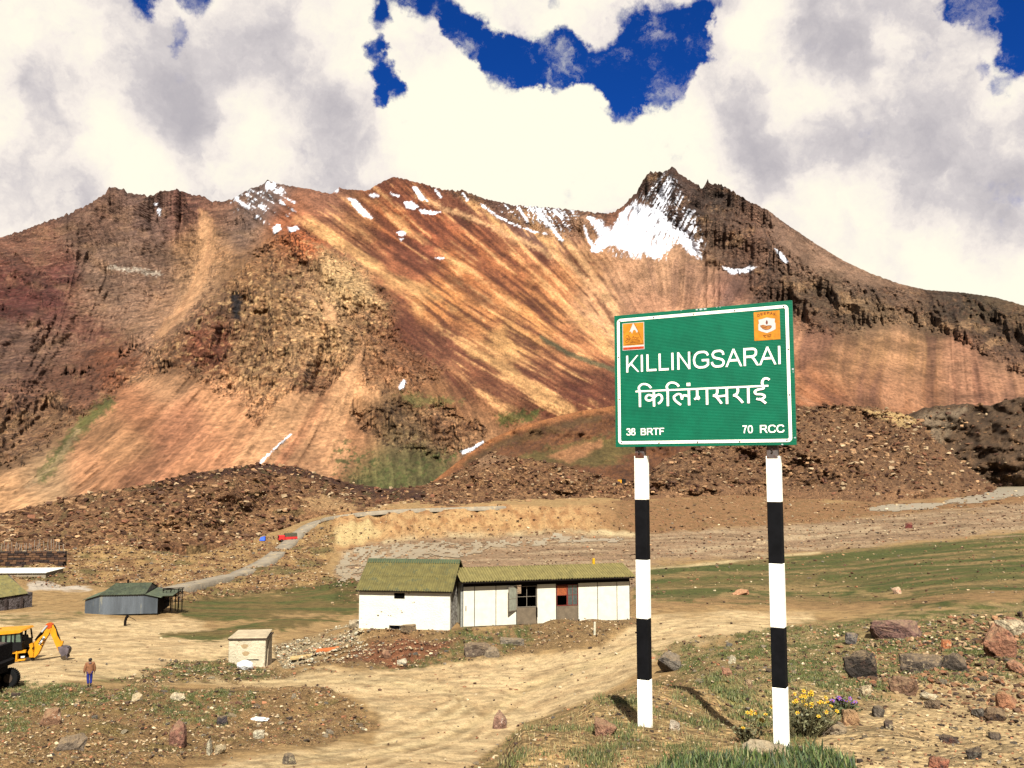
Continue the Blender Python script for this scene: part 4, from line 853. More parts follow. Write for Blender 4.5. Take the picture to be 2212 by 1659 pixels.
def solo_rock(name, seed, n=22, sub=2, rough=.10, flat=.7):
    V_, F_ = hull_rock(n, seed, flat, rough, sub)
    V_ = V_/np.abs(V_).max(0)                      # fills -1..1
    return V_, F_
def rockmat(rgb, tint=None):
    rgb = tuple(int(c*.86+t*.14) for c, t in zip(rgb, (170, 140, 104)))
    k = 'stone_%d_%d_%d' % tuple(rgb)
    new = k not in MATS
    m = rockmat0(k, rgb, tint)
    if new:      # dust of the field lies on the faces that look up
        q = NG(m.node_tree); b_ = m.node_tree.nodes['Principled BSDF']; src = b_.inputs['Base Color'].links[0].from_socket
        ge = q.n('ShaderNodeNewGeometry'); sp = q.n('ShaderNodeSeparateXYZ'); q.l(ge.outputs['Normal'], sp.inputs[0]); nn = q.noise(q.n('ShaderNodeTexCoord').outputs['Object'], 7, 6, .7)
        f = q.m('MULTIPLY', q.mr(sp.outputs[2], .2, .95), q.mr(nn.outputs['Fac'], .35, .65, .1, .65)); q.l(q.mix(f, src, A4(196, 160, 112)), b_.inputs['Base Color'])
    return m
def rockmat0(k, rgb, tint=None):
    return mat(k, A4(*rgb), .92, .4, 5., 1.2, 9., rust=((tint and A4(*tint)) or A4(*[c*.55 for c in rgb]), 3.5, .56))
BOULD = [ # u0, u1, v_top, v_base, colour, tint, label, seed, flat, distance hint
 (1062,1096,1540,1574,(176,128,104),(232,206,180),'pinkish white block of stone alone on the track edge left of the sign',3),
 (606,638,1632,1652,(120,104,84),(206,184,140),'small dark stone lying on the pale track at the bottom edge',4),
 (1418,1476,1410,1452,(120,110,96),(74,64,56),'grey jagged boulder just behind the left signpost',5),
 (1284,1334,1556,1590,(176,124,92),(128,84,64),'brown boulder in front of the shadow of the left signpost',6),
 (1446,1470,1556,1578,(226,206,176),(180,150,120),'white stone standing right of the foot of the left signpost',7),
 (1600,1700,1606,1650,(222,200,160),(168,132,96),'long pale stone lying at the foot of the right signpost',8),
 (1534,1562,1638,1662,(226,176,112),(180,120,70),'orange tan stone in the grass at the bottom edge',9),
 (1574,1592,1418,1434,(238,220,180),(170,140,100),'small white pyramid stone in the grass between the signposts',10),
 (1882,1994,1340,1380,(132,92,80),(64,46,44),'long flat reddish slab with a dark end in the right field',12),
 (1828,1896,1414,1466,(46,38,33),(90,66,52),'big black boulder in the right field',13),
 (1954,2042,1420,1452,(92,78,66),(226,196,150),'dark boulder with a pale top right of the black one',14),
 (2036,2092,1418,1450,(84,72,60),(120,100,80),'dark grey boulder in the right field beside the pale topped one',15),
 (2130,2196,1360,1418,(182,118,86),(120,76,58),'big orange brown boulder near the right edge',16),
 (2160,2216,1344,1374,(232,208,166),(150,110,80),'white stone resting on top of the orange boulder',17),
 (2144,2170,1394,1416,(230,194,146),(180,140,100),'round pale stone leaning on the orange boulder',18),
 (1926,1986,1468,1500,(150,108,78),(110,78,58),'brown rounded boulder where the grass meets the sand',19),
 (2036,2056,1384,1402,(226,130,76),(240,200,150),'small bright orange stone in the right field',20),
 (2156,2196,1504,1532,(196,128,86),(150,96,66),'reddish boulder on the sand near the right edge',21),
 (1812,1858,1538,1568,(200,150,100),(160,112,76),'tan boulder on the sand right of the yellow flowers',22),
 (1754,1832,1560,1588,(162,142,112),(120,98,78),'low grey slab between the right signpost and the sand',23),
 (2102,2134,1532,1552,(120,110,96),(80,70,62),'grey stone on the sand below the reddish boulder',24),
 (2132,2176,1534,1558,(112,84,60),(70,52,44),'brown stone on the sand below the reddish boulder',25),
 (2034,2072,1592,1606,(58,42,38),(110,60,40),'black and rust coloured stone on the sand',26),
 (1990,2024,1500,1514,(232,212,170),(190,160,120),'flat white stone at the edge of the sand',27),
 (1856,1884,1482,1504,(228,202,156),(186,150,108),'pale stone behind the yellow flowers',28),
 (1886,1912,1528,1550,(100,88,74),(150,132,110),'dark grey stone on the sand left of the rest',29),
 (1912,1932,1558,1576,(78,62,54),(220,196,150),'small dark pyramid stone on the open sand',30),
 (1826,1854,1370,1392,(112,104,100),(220,200,160),'grey pointed stone in the grass left of the flat slab',31),
 (2000,2032,1514,1532,(120,96,72),(70,56,48),'brown stone among the pebbles on the sand',32),
 (2092,2122,1616,1640,(70,60,54),(130,120,100),'dark wedge stone near the bottom right',33),
 (2140,2164,1586,1598,(96,80,66),(60,50,44),'thin dark stone on the sand at the right',34),
 (2012,2054,1642,1664,(190,110,80),(70,40,36),'rusty red stone cut by the bottom edge on the sand',35),
 (2176,2216,1432,1452,(196,132,96),(90,64,52),'red brown stone at the right edge below the big boulder',36),
 (2180,2214,1334,1350,(176,110,84),(90,60,50),'flat red stone at the right edge above the white one',37),
 (86,130,1536,1566,(170,120,84),(236,216,180),'brown boulder with a white face in the left foreground',41),
 (120,178,1594,1618,(130,110,90),(84,70,58),'grey slanted slab in the left foreground',42),
 (362,400,1566,1612,(160,104,82),(108,72,56),'upright reddish boulder in the left foreground',43),
 (445,458,1600,1628,(242,224,184),(200,170,130),'white stone standing on end in the left foreground',44),
 (545,570,1578,1596,(244,228,190),(200,176,136),'angular white stone in the rubble left of the track',45),
 (466,490,1548,1568,(62,54,58),(110,90,80),'black stone in the rubble of the left foreground',46),
 (366,398,1496,1512,(236,214,172),(186,150,108),'white slab at the back of the left grass strip',47),
 (284,306,1500,1514,(232,206,158),(180,140,96),'cream stone in the left grass strip',48),
 (462,486,1614,1630,(226,200,152),(180,140,100),'cream stone by the track in the left foreground',49),
 (1000,1062,1390,1416,(104,86,70),(160,140,110),'dark flat rock on the bank below the white cabin',51),
 (1078,1134,1378,1394,(136,122,102),(90,78,66),'grey flat rock in the grass below the white cabin',52),
 (1042,1080,1398,1420,(150,130,104),(110,90,70),'grey brown rock right of the dark flat one below the cabin',53),
 (856,880,1424,1438,(240,224,190),(200,176,140),'white block at the lower edge of the bank',54),
 (820,848,1404,1422,(160,110,80),(110,74,56),'brown rock on the red heap',55),
 (752,776,1340,1358,(206,184,146),(120,96,74),'cut stone at the left corner of the white hut',56),
 (862,900,1350,1364,(120,96,66),(80,62,46),'brown slab below the vent of the white hut',57),
 (1560,1584,1444,1460,(190,124,92),(130,86,66),'small reddish rock between the signposts',58),
 (1606,1626,1470,1486,(206,168,124),(150,110,80),'tan rock left of the right signpost',59),
 (1580,1620,1274,1286,(226,150,104),(240,200,150),'orange rocks in the far green plain',60),
 (1956,1972,1130,1142,(120,40,34),(90,50,44),'small dark red boulder on the far gravel',61),
 (1928,1948,1270,1284,(244,200,160),(220,110,80),'white and red rock in the far green plain',62),
]
GR = 'single boulders in the foreground field'
for i, (u0, u1, v0, v1, c, t_, lab, sd0) in enumerate(BOULD):
    b = hit((u0+u1)/2, v1-1); d = math.hypot(b.x, b.y); wd_ = (u1-u0)/F*math.hypot(d, b.z)/2*.92; ht = (v1-v0)/F*math.hypot(d, b.z)
    V_, F_ = solo_rock('boulder', sd0, 20, 2 if (u1-u0) > 26 else 1)
    q = V_*np.array([wd_, max(wd_*.7, ht*.5), ht*.68]); az = math.atan2(b.x, b.y); 
    me = np_mesh('boulder', q, F_, rockmat(c, t_), smooth=False)
    o = link(bpy.data.objects.new('boulder', me)); o.location = (b.x*1.0, b.y+wd_*.3, b.z+ht*.28); o.rotation_euler = (0, 0, -az)
    tag(o, lab, 'boulder' if (u1-u0) > 34 else 'stone')
# ---- countable smaller stones, each its own object
r_ = np.random.default_rng(99)
LM = [(1862,1440,'the big black boulder'), (1940,1360,'the long reddish slab'), (2000,1436,'the dark boulder with a pale top'), (2164,1390,'the big orange brown boulder'), (1956,1484,'the brown boulder by the sand'), (2176,1518,'the reddish boulder on the sand'), (1835,1552,'the tan boulder'), (1790,1574,'the low grey slab'),
 (1735,1560,'the yellow flowering bush'), (1689,1610,'the right signpost'), (1391,1560,'the left signpost'), (1447,1432,'the grey boulder by the signpost'), (2052,1599,'the black and rust stone'), (2108,1628,'the dark wedge stone'), (1922,1567,'the little dark pyramid stone'), (1600,1390,'the turf edge between the posts'), (1550,1650,'the orange tan stone'),
 (108,1552,'the brown and white boulder'), (149,1607,'the grey slanted slab'), (381,1590,'the upright reddish boulder'), (451,1614,'the upright white stone'), (557,1587,'the angular white stone'), (478,1558,'the black rubble stone'), (382,1504,'the white slab'), (295,1507,'the cream stone'), (700,1540,'the bend of the track'), (167,1480,'the walking person'),
 (543,1430,'the concrete tank'), (860,1400,'the red rubble heap'), (1030,1404,'the dark flat rock'), (1106,1386,'the grey flat rock'), (400,1455,'the low turf strip'), (1284,1360,'the pale peg'), (250,1600,'the middle of the left rubble')]
LAB = []
zones = [('rfield', rfield*(RR < 60), 62, 'right of the sign', 7, 20), ('rsand', rsand*(V < 1665), 52, 'on the sand at the bottom right', 7, 18), ('leftrub', leftrub*(V < 1660), 74, 'in the stony ground left of the track', 6, 19), ('shoulder', shoulder*(V < 1660), 34, 'on the shoulder around the signposts', 6, 17), ('mound', mound+redheap, 26, 'on the bank in front of the white huts', 5, 14), ('strip', strip, 16, 'in the strip beside the concrete tank', 5, 13)]
kinds = [('pale', [(236,214,170),(226,196,150),(214,190,156)]), ('reddish', [(176,112,80),(196,130,88),(150,90,66)]), ('dark', [(92,72,60),(76,62,56),(110,84,66)]), ('grey', [(140,132,120),(120,114,106)])]
SM = [np_mesh('stone', v, f, rockmat(c), smooth=False) for k, (n_, cc) in enumerate(kinds) for c in cc for (v, f) in [solo_rock('s', 300+k, 13, 0)]]
sm_kind = [n_ for n_, cc in kinds for c in cc]
SM2 = [np_mesh('stone', v, f, rockmat(c), smooth=False) for k, (n_, cc) in enumerate(kinds) for c in cc for (v, f) in [solo_rock('s', 320+k, 15, 0)]]
for zn, wz, n, where, lo, hi in zones:
    w = (wz*dV*inwin*(U > 5)*(U < 2205)).ravel(); w /= w.sum(); idx = r_.choice(w.size, n, p=w)
    for k in idx:
        p = Pg[k]; d = math.sqrt(p[0]**2+p[1]**2+p[2]**2); px = lo*(hi/lo)**(r_.random()**1.8); sz = px*d/F/2
        j = int(r_.integers(0, len(SM))); shp = int(r_.random() < .5); o = link(bpy.data.objects.new('stone', (SM, SM2)[shp][j])); hz = r_.uniform(.35, .75)
        o.location = p+np.array([0, 0, sz*.12]); o.scale = (sz, sz*r_.uniform(.6, .9), sz*hz); o.rotation_euler = (r_.uniform(-.3, .3), r_.uniform(-.3, .3), r_.uniform(0, 6.28))
        uu, vv = [float(q_) for q_ in proj(*p)]
        lm = min(LM, key=lambda l: (l[0]-uu)**2+(l[1]-vv)**2*4); du_, dv_ = uu-lm[0], (vv-lm[1])*2
        rel_ = ('left of' if du_ < 0 else 'right of') if abs(du_) > abs(dv_) else ('behind' if dv_ < 0 else 'in front of')
        size_ = 'tiny' if px < 8 else 'small' if px < 12 else 'fair sized'
        LAB.append((o, '%s %s %s %s %s' % (size_, 'flat' if hz < .5 else 'blocky', sm_kind[j]+' stone', rel_, lm[2]), uu, 'small %s stones %s' % (sm_kind[j], where)))
from collections import defaultdict
byl = defaultdict(list)
for t_ in LAB: byl[t_[1]].append(t_)
ORD = ['first', 'second', 'third', 'fourth', 'fifth', 'sixth', 'seventh', 'eighth', 'ninth', 'tenth', 'eleventh', 'twelfth']
for lab, l in byl.items():
    l.sort(key=lambda t: t[2]); n = len(l)
    for k, t in enumerate(l):
        suf = '' if n == 1 else (', the left one of two', ', the right one of two')[k] if n == 2 else ', %s of %s from the left' % (ORD[min(k, 11)], {3: 'three', 4: 'four', 5: 'five'}.get(n, 'several'))
        lb0 = lab+suf
        if len(lb0.split()) > 16: lb0 = lb0.replace(' one of two', '')
        if len(lb0.split()) > 16: lb0 = lb0.replace('fair sized ', 'big ')
        tag(t[0], lb0, 'stone', t[3])

# ================================================================ GRASS, FLOWERS
def blades(name, pos, h_, n_per, spread, rgb, label, seed, kind='stuff', parent=None, lean=.5, wf=.06):
    r = np.random.default_rng(seed); n = len(pos)*n_per; base_ = np.repeat(pos, n_per, 0); hh = np.repeat(h_, n_per)*r.uniform(.5, 1.2, n)
    a = r.uniform(0, 6.283, n); rad = np.repeat(spread, n_per)*np.sqrt(r.random(n)); base_ = base_+np.stack([np.cos(a)*rad, np.sin(a)*rad, 0*rad], -1)
    b = r.uniform(0, 6.283, n); ln = r.uniform(.1, lean, n)*hh; w = hh*wf*r.uniform(.7, 1.5, n); c = r.uniform(0, 6.283, n)
    dx = np.stack([np.cos(c)*w, np.sin(c)*w, 0*w], -1); lean_ = np.stack([np.cos(b)*ln, np.sin(b)*ln, hh], -1)
    mid = base_+lean_*np.array([.35, .35, .55]); top = base_+lean_
    P_ = np.stack([base_-dx, base_+dx, mid+dx*.7, top, mid-dx*.7], 1).reshape(-1, 3)
    k = np.arange(n)[:, None]*5; f4 = k+np.array([[0, 1, 2, 4]]); f3 = k+np.array([[4, 2, 3]])
    C_ = np.array([alb(*q) for q in rgb])[r.integers(0, len(rgb), n)]*r.uniform(.7, 1.3, (n, 1)); C_ = np.repeat(C_, 5, 0)
    me = np_mesh(name, P_, [f4, f3], leafm, {'Col': C_}, smooth=False); o = link(bpy.data.objects.new(name, me), parent)
    if label: tag(o, label=label, kind=kind)
    return o
leafm = bpy.data.materials.new('grass_blade'); leafm.use_nodes = True; q = NG(leafm.node_tree); at = q.n('ShaderNodeAttribute', attribute_name='Col')
q.l(at.outputs['Color'], leafm.node_tree.nodes['Principled BSDF'].inputs['Base Color']); leafm.node_tree.nodes['Principled BSDF'].inputs['Roughness'].default_value = .7
def grass_at(wt, n, seed):
    r = np.random.default_rng(seed); w = (wt*dV*inwin).ravel(); w = w/w.sum(); idx = r.choice(w.size, n, p=w); p = Pg[:-1][idx].copy(); d = RR.ravel()[idx]
    p[:, 0] += r.uniform(-2, 2, n)*d/F; p[:, 1] += r.uniform(-.006, .006, n)*d; return p, d
gcol = [(112,122,52),(88,100,40),(136,138,70),(68,82,32),(168,156,92)]
gdry = [(190,166,104),(160,140,84),(130,124,66),(206,180,120)]
p, d = grass_at(shoulder*sst(.05, .3, fbm(X/.55, Y/.55, 3, 88)*2-.05), 1500, 31); blades('grass', p, np.full(len(p), .042), 8, np.full(len(p), .06), gcol, 'low green grass tufts on the shoulder round the sign', 31)
p, d = grass_at(shoulder, 1700, 32); blades('grass', p, np.full(len(p), .035), 7, np.full(len(p), .05), gdry, 'dry straw coloured tufts on the shoulder round the sign', 32)
p, d = grass_at(lush*(RR < 12), 1300, 33); blades('grass', p, .05+.09*np.random.default_rng(3).random(len(p)), 13, np.full(len(p), .06), [(62,86,28),(84,108,36),(42,60,22),(112,128,52),(150,140,80)], 'lush green grass at the foot of the right signpost', 33)
p, d = grass_at(rfield*sst(-.2, .3, n_m+n_f*.5)*(RR < 80), 5200, 34); blades('grass', p, 2.6*d/F+.03, 5, 4*d/F, gcol, 'green turf patches in the right field', 34, wf=.12)
p, d = grass_at((leftgr*1.5+stripg+moundg*.8)*sst(-.4, .2, n_f+n_m*.5), 3600, 35); blades('grass', p, 2.6*d/F+.03, 5, 4*d/F, gcol, 'green turf patches left and middle', 35, wf=.12)
p, d = grass_at(rfield*(RR < 40)+leftrub*(RR < 60), 2600, 36); blades('grass', p, 2.0*d/F+.02, 5, 4*d/F, gdry, 'dry tufts among the stones', 36, wf=.12)

def plant(name, u, v, wpx, hpx, leaf, flo, n, label, cat, seed, petal=None, nfl=24):
    b = hit(u, v); d = b.length; w = wpx/F*d/2; h_ = hpx/F*d; r = random.Random(seed)
    root = empty(name, b, label=label, cat=cat)
    st = MB(); lf = []; tips = []
    for _ in range(n):
        a = r.uniform(0, 6.28); q_ = math.sqrt(r.random())*w; t = Vector((math.cos(a)*q_, math.sin(a)*q_*.6, h_*r.uniform(.45, 1)*(1-.45*(q_/w)**2)))
        st.beam((math.cos(a)*q_*.3, math.sin(a)*q_*.2, 0), t, .004); tips.append(t)
        for k in range(6):
            c = t*r.uniform(.3, 1); e1 = Vector((r.uniform(-1, 1), r.uniform(-1, 1), r.uniform(-.2, .7))).normalized()*r.uniform(.02, .038)*d/7.5; e2 = e1.cross(Vector((r.uniform(-1, 1), r.uniform(-1, 1), 1))).normalized()*e1.length*.33
            lf.append((c, c+e1*.5+e2, c+e1, c+e1*.5-e2))
    st.build('stem', mat('stem', A4(110,100,60)), root)
    m_ = MB()
    for qd in lf: m_.add(qd, [(0, 1, 2, 3)])
    m_.build('foliage', mat('leaf_'+name, A4(*leaf), .6, .5, 14.), root)['kind'] = 'stuff'
    tips.sort(key=lambda t: -t.z+r.uniform(-.1, .1))
    for t in tips[:nfl]:
        f = MB(); R = .016*d/7.5
        for k in range(6):
            a = k*math.pi/3; f.add([(0, 0, 0), (math.cos(a-.4)*R*.8, math.sin(a-.4)*R*.8, R*.35), (math.cos(a)*R*1.2, math.sin(a)*R*1.2, R*.3), (math.cos(a+.4)*R*.8, math.sin(a+.4)*R*.8, R*.35)], [(0, 1, 2, 3)])
        f.tube((0, 0, 0), (0, 0, R*.4), R*.35, 6, mi=1)
        o = f.build('flower', [mat('petal_'+name, A4(*flo), .5, .1), mat('flower_eye', A4(200,110,20))], root, loc=t)
        o.rotation_euler = (r.uniform(.3, 1.2), r.uniform(-.3, .3), r.uniform(-.5, .5))
    return root
plant('flowering_bush', 1735, 1592, 155, 92, (132,126,84), (250,205,40), 130, 'grey green bush full of small yellow flowers right of the right signpost', 'bush', 5, nfl=34)
plant('flowering_bush', 1618, 1606, 80, 62, (84,86,48), (248,196,40), 30, 'thin dark bush with a few yellow flowers left of the right signpost', 'bush', 6, nfl=7)
plant('flowering_plant', 1822, 1545, 70, 40, (96,104,60), (150,90,190), 70, 'low plant with purple flowers on the sand edge', 'plant', 7, nfl=14)
# ================================================================ ROAD, RIVER
def ribbon(name, pts, width, m, label, lift=.25, rmin=60, smooth_=6):
    P3 = [hit(u, v, rmin) for u, v in pts]; P3 = np.array(P3)
    t = np.linspace(0, 1, len(P3)); tt = np.linspace(0, 1, len(P3)*14); C3 = np.stack([np.interp(tt, t, P3[:, k]) for k in range(3)], -1)
    k = np.exp(-.5*(np.arange(-14, 15)/7.)**2); k /= k.sum()
    C3 = np.stack([np.convolve(np.pad(C3[:, i], 14, 'edge'), k, 'valid') for i in range(3)], -1)
    T3 = np.gradient(C3, axis=0); T3[:, 2] = 0; T3 /= np.linalg.norm(T3, axis=1)[:, None]+1e-9; N3 = np.stack([T3[:, 1], -T3[:, 0], 0*T3[:, 0]], -1)
    rows = []
    for s_, dz in ((-.5, -1.2), (-.46, 0), (-.15, .05), (.15, .05), (.46, 0), (.5, -1.2)):
        q = C3+N3*width*s_; q[:, 2] += lift+dz; rows.append(q)
    G = np.stack(rows, 1)
    me = np_mesh(name, G.reshape(-1, 3), grid_faces(G.shape[0], G.shape[1]), m); o = link(bpy.data.objects.new(name, me)); tag(o, label=label, kind='structure'); return C3
roadm = mat('worn_road', A4(168,150,124), .95, .22, .35, .4, 2., rust=(A4(206,176,130), .5, .55))
ribbon('road', [(366,1279),(376,1275),(422,1264),(480,1251),(527,1240),(580,1212),(604,1193),(626,1173),(645,1154),(661,1141),(680,1131),(703,1122),(740,1115),(790,1109),(850,1104),(930,1101),(1000,1099),(1106,1096)], 4.6, roadm, 'grey dirt road climbing past the red truck', .5)
rv = [MK.poly(p_, 2, 5, 4) for p_ in ([(724,1230),(735,1206),(770,1188),(860,1172),(1000,1168),(1140,1166),(1250,1160),(1345,1158),(1350,1168),(1200,1178),(1060,1186),(1010,1204),(900,1216),(760,1262),(735,1270)],
      [(1880,1098),(2000,1084),(2060,1078),(2110,1066),(2140,1052),(2212,1046),(2300,1044),(2300,1062),(2212,1068),(2150,1084),(2050,1092),(1930,1106)])]
bars = sst(.28, .5, fbm(U/34., V/3.2, 4, 512)*2)
wm = np.clip(rv[0]*(1-bars)+rv[1]*(1-bars*.4), 0, 1)*(RR > 120)
cell = (wm[:-1, :-1] > .5) & (wm[1:, 1:] > .5) & (np.arange(NC-1)[None] < NF-1)
ii, jj = np.nonzero(cell); quad = np.stack([ii*NC+jj, (ii+1)*NC+jj, (ii+1)*NC+jj+1, ii*NC+jj+1], -1)
un, inv = np.unique(quad.ravel(), return_inverse=True); Pw = Pg[un].copy(); Pw[:, 2] += .12
wmat = bpy.data.materials.new('river_water'); wmat.use_nodes = True; wb = wmat.node_tree.nodes['Principled BSDF']; wb.inputs['Base Color'].default_value = A4(184,164,130); wb.inputs['Roughness'].default_value = .35
q = NG(wmat.node_tree); nn = q.noise(q.n('ShaderNodeTexCoord').outputs['Object'], 1.5, 5, .6); bp = q.n('ShaderNodeBump'); bp.inputs['Distance'].default_value = .12; q.l(nn.outputs['Fac'], bp.inputs['Height']); q.l(bp.outputs[0], wb.inputs['Normal'])
me = np_mesh('river', Pw, inv.reshape(-1, 4)[:, ::-1], wmat); tag(link(bpy.data.objects.new('river', me)), label='shallow grey braided river', kind='structure')

# ================================================================ SIGN
yL, yR = 8.1, 7.33
BL = W(1330, 965, yL); BR = W(1720, 962, yR); zb = (BL.z+BR.z)/2
ex = Vector((BR.x-BL.x, BR.y-BL.y, 0)); SW = ex.length; ang = math.atan2(ex.y, ex.x)
SH_ = (W(1325, 683, yL).z-BL.z+W(1713, 648, yR).z-BR.z)/2
pl = Vector((0, 0, 0))
sg = empty('town_sign', (BL.x, BL.y, zb), ang, label='big green town name board on two black and white banded posts', cat='sign')
inv_s = Matrix.Rotation(-ang, 4, 'Z')
def sloc(p): return inv_s @ (Vector(p)-Vector((BL.x, BL.y, zb)))
gm = bpy.data.materials.new('sign_green'); gm.use_nodes = True; q = NG(gm.node_tree); pb_ = gm.node_tree.nodes['Principled BSDF']
co = q.n('ShaderNodeTexCoord').outputs['Object']; wv = q.n('ShaderNodeTexWave', wave_type='BANDS', bands_direction='Z'); q.l(co, wv.inputs[0]); wv.inputs['Scale'].default_value = 24; wv.inputs['Distortion'].default_value = .3; wv.inputs['Detail'].default_value = 1
n_ = q.noise(co, 5, 8, .65); c = q.mix(1., A4(2,134,94), q.mr(n_.outputs['Fac'], .3, .7, .82, 1.15), 'MULTIPLY'); c = q.mix(q.m('MULTIPLY', wv.outputs['Fac'], .35), c, A4(2,108,72)); q.l(c, pb_.inputs['Base Color'])
pb_.inputs['Roughness'].default_value = .5; pb_.inputs['Specular IOR Level'].default_value = .2
bp = q.n('ShaderNodeBump'); bp.inputs['Distance'].default_value = .002; bp.inputs['Strength'].default_value = .5; q.l(wv.outputs['Fac'], bp.inputs['Height']); q.l(bp.outputs[0], pb_.inputs['Normal'])
whm = mat('sign_white', (.66, .645, .56), .5, .04, 9.)
m_ = MB().box(0, SW, 0, .004, 0, SH_)
for a in ((0, SW, .004, .03, 0, .004), (0, SW, .004, .03, SH_-.004, SH_), (0, .004, .004, .03, .004, SH_-.004), (SW-.004, SW, .004, .03, .004, SH_-.004)): m_.box(*a)
m_.build('board', gm, sg)
def rrect(x0, x1, z0, z1, r, n=6):
    out = []
    for cx, cz, a0 in ((x1-r, z1-r, 0), (x0+r, z1-r, 90), (x0+r, z0+r, 180), (x1-r, z0+r, 270)):
        for k in range(n+1): a = math.radians(a0+90*k/n); out.append((cx+r*math.cos(a), cz+r*math.sin(a)))
    return out
o1 = rrect(.017*SW, .981*SW, .021*SH_, .972*SH_, .034); o2 = rrect(.017*SW+.026, .981*SW-.026, .021*SH_+.026, .972*SH_-.026, .014); n = len(o1)
m_ = MB(); m_.add([(x_, -.0025, z_) for x_, z_ in o1+o2], [(i, (i+1) % n, n+(i+1) % n, n+i) for i in range(n)]); m_.add([(x_, 0, z_) for x_, z_ in o1+o1], [(0, 1, 2)]) if False else None
m_.build('border', whm, sg)
def flat(name, pts, m, y_=-.0025, th=.0, parent=None):
    return MB().add([(a, y_, b) for a, b in pts], [tuple(range(len(pts)))]).build(name, m, parent or sg)
def textobj(body, x0, x1, z0, z1, name, m, off=0., y_=-.003, parent=None, capfit=None):
    cu = bpy.data.curves.new(name, 'FONT'); cu.body = body; cu.size = 1; cu.offset = off; cu.resolution_u = 8
    to = bpy.data.objects.new('t', cu); COL.objects.link(to); bpy.context.view_layer.update()
    dg = bpy.context.evaluated_depsgraph_get(); me = bpy.data.meshes.new_from_object(to.evaluated_get(dg)); bpy.data.objects.remove(to)
    P_ = np.array([v.co for v in me.vertices]); a, b = P_.min(0), P_.max(0)
    for v in me.vertices:
        v.co = ((v.co.x-a[0])/(b[0]-a[0])*(x1-x0)+x0, y_, (v.co.y-a[1])/(b[1]-a[1])*(z1-z0)+z0)
    me.name = name; me.materials.clear(); me.materials.append(m); o = bpy.data.objects.new(name, me); link(o, parent or sg); return o
# devanagari, written as strokes on a 0..1410 x 0..310 drawing (y down from the top of the curls)
def stroke(name, lines, w, tf, m, y_=-.003, dk=.00012, clampy=None):
    mb = MB()
    for k, ln in enumerate(lines):
        ww = w
        if isinstance(ln, tuple): ln, ww = ln
        if clampy: off_ = 0
        P_ = [Vector(p) for p in ln]
        # smooth
        if len(P_) > 2:
            Q = []
            for i in range(len(P_)-1):
                p0 = P_[max(i-1, 0)]; p1 = P_[i]; p2 = P_[i+1]; p3 = P_[min(i+2, len(P_)-1)]
                for t in (0, .2, .4, .6, .8): Q.append(.5*((2*p1)+(p2-p0)*t+(2*p0-5*p1+4*p2-p3)*t*t+(-p0+3*p1-3*p2+p3)*t**3))
            Q.append(P_[-1]); P_ = Q
        L = []; R = []
        for i, p in enumerate(P_):
            t = (P_[min(i+1, len(P_)-1)]-P_[max(i-1, 0)]).normalized(); nn = Vector((-t.y, t.x))*ww/2; L.append(p+nn); R.append(p-nn)
        yy = y_-k*dk
        if clampy: L = [Vector((p.x, min(clampy[1], max(clampy[0], p.y)))) for p in L]; R = [Vector((p.x, min(clampy[1], max(clampy[0], p.y)))) for p in R]
        vs = [(tf(p.x, p.y)[0], yy, tf(p.x, p.y)[1]) for p in L+R]; n = len(L)
        mb.add(vs, [(i, i+1, n+i+1, n+i) for i in range(n-1)])
    return mb.build(name, m, sg)
hx0, hx1 = .125*SW, .875*SW; hzt, hzb = .470*SH_, .290*SH_
tf = lambda a, b: (hx0+(hx1-hx0)*a/1410., hzt+(hzb-hzt)*b/310.)
hl = 98
HS = [([(0, hl), (1395, hl)], 22),
 # ka with i sign
 [(48, hl), (48, 300)], [(48, hl), (38, 50), (68, 12), (110, 8), (150, 28), (175, 62)], [(205, hl), (205, 300)], [(205, 190), (180, 160), (145, 150), (118, 172), (120, 205), (150, 222), (185, 208), (205, 188), (235, 158), (268, 150), (290, 175), (292, 215), (272, 250), (250, 265)],
 # la with i sign, anusvara
 [(357, hl), (357, 300)], [(357, hl), (348, 50), (375, 12), (415, 5), (455, 25), (480, 58)], [(585, hl), (585, 300)], [(452, 160), (425, 185), (432, 225), (465, 262), (498, 290)], [(440, 168), (470, 152), (500, 165), (508, 205), (512, 225)], [(508, 205), (535, 172), (585, 190)],
 ([(582, 18), (582, 58)], 40),
 # ga
 [(672, hl), (672, 185), (660, 215), (640, 228)], [(672, 185), (690, 210), (676, 232)], [(775, hl), (775, 300)],
 # sa
 [(880, hl), (882, 150), (868, 182), (838, 192)], [(838, 192), (870, 205), (900, 250), (925, 292)], [(870, 205), (980, 195)], [(980, hl), (980, 300)],
 # ra with a
 [(1090, hl), (1092, 150), (1075, 185), (1045, 196)], [(1045, 196), (1082, 215), (1115, 255), (1140, 292)], [(1196, hl), (1196, 300)],
 # ii
 [(1345, hl), (1345, 128), (1290, 140), (1262, 162), (1275, 192), (1320, 196), (1352, 212), (1350, 240), (1310, 258), (1275, 248)], [(1300, 248), (1330, 270), (1368, 308)], [(1345, hl), (1335, 60), (1350, 18), (1380, 8), (1408, 28)]]
stroke('lettering', HS, 25, tf, whm)['label'] = 'white Devanagari place name'
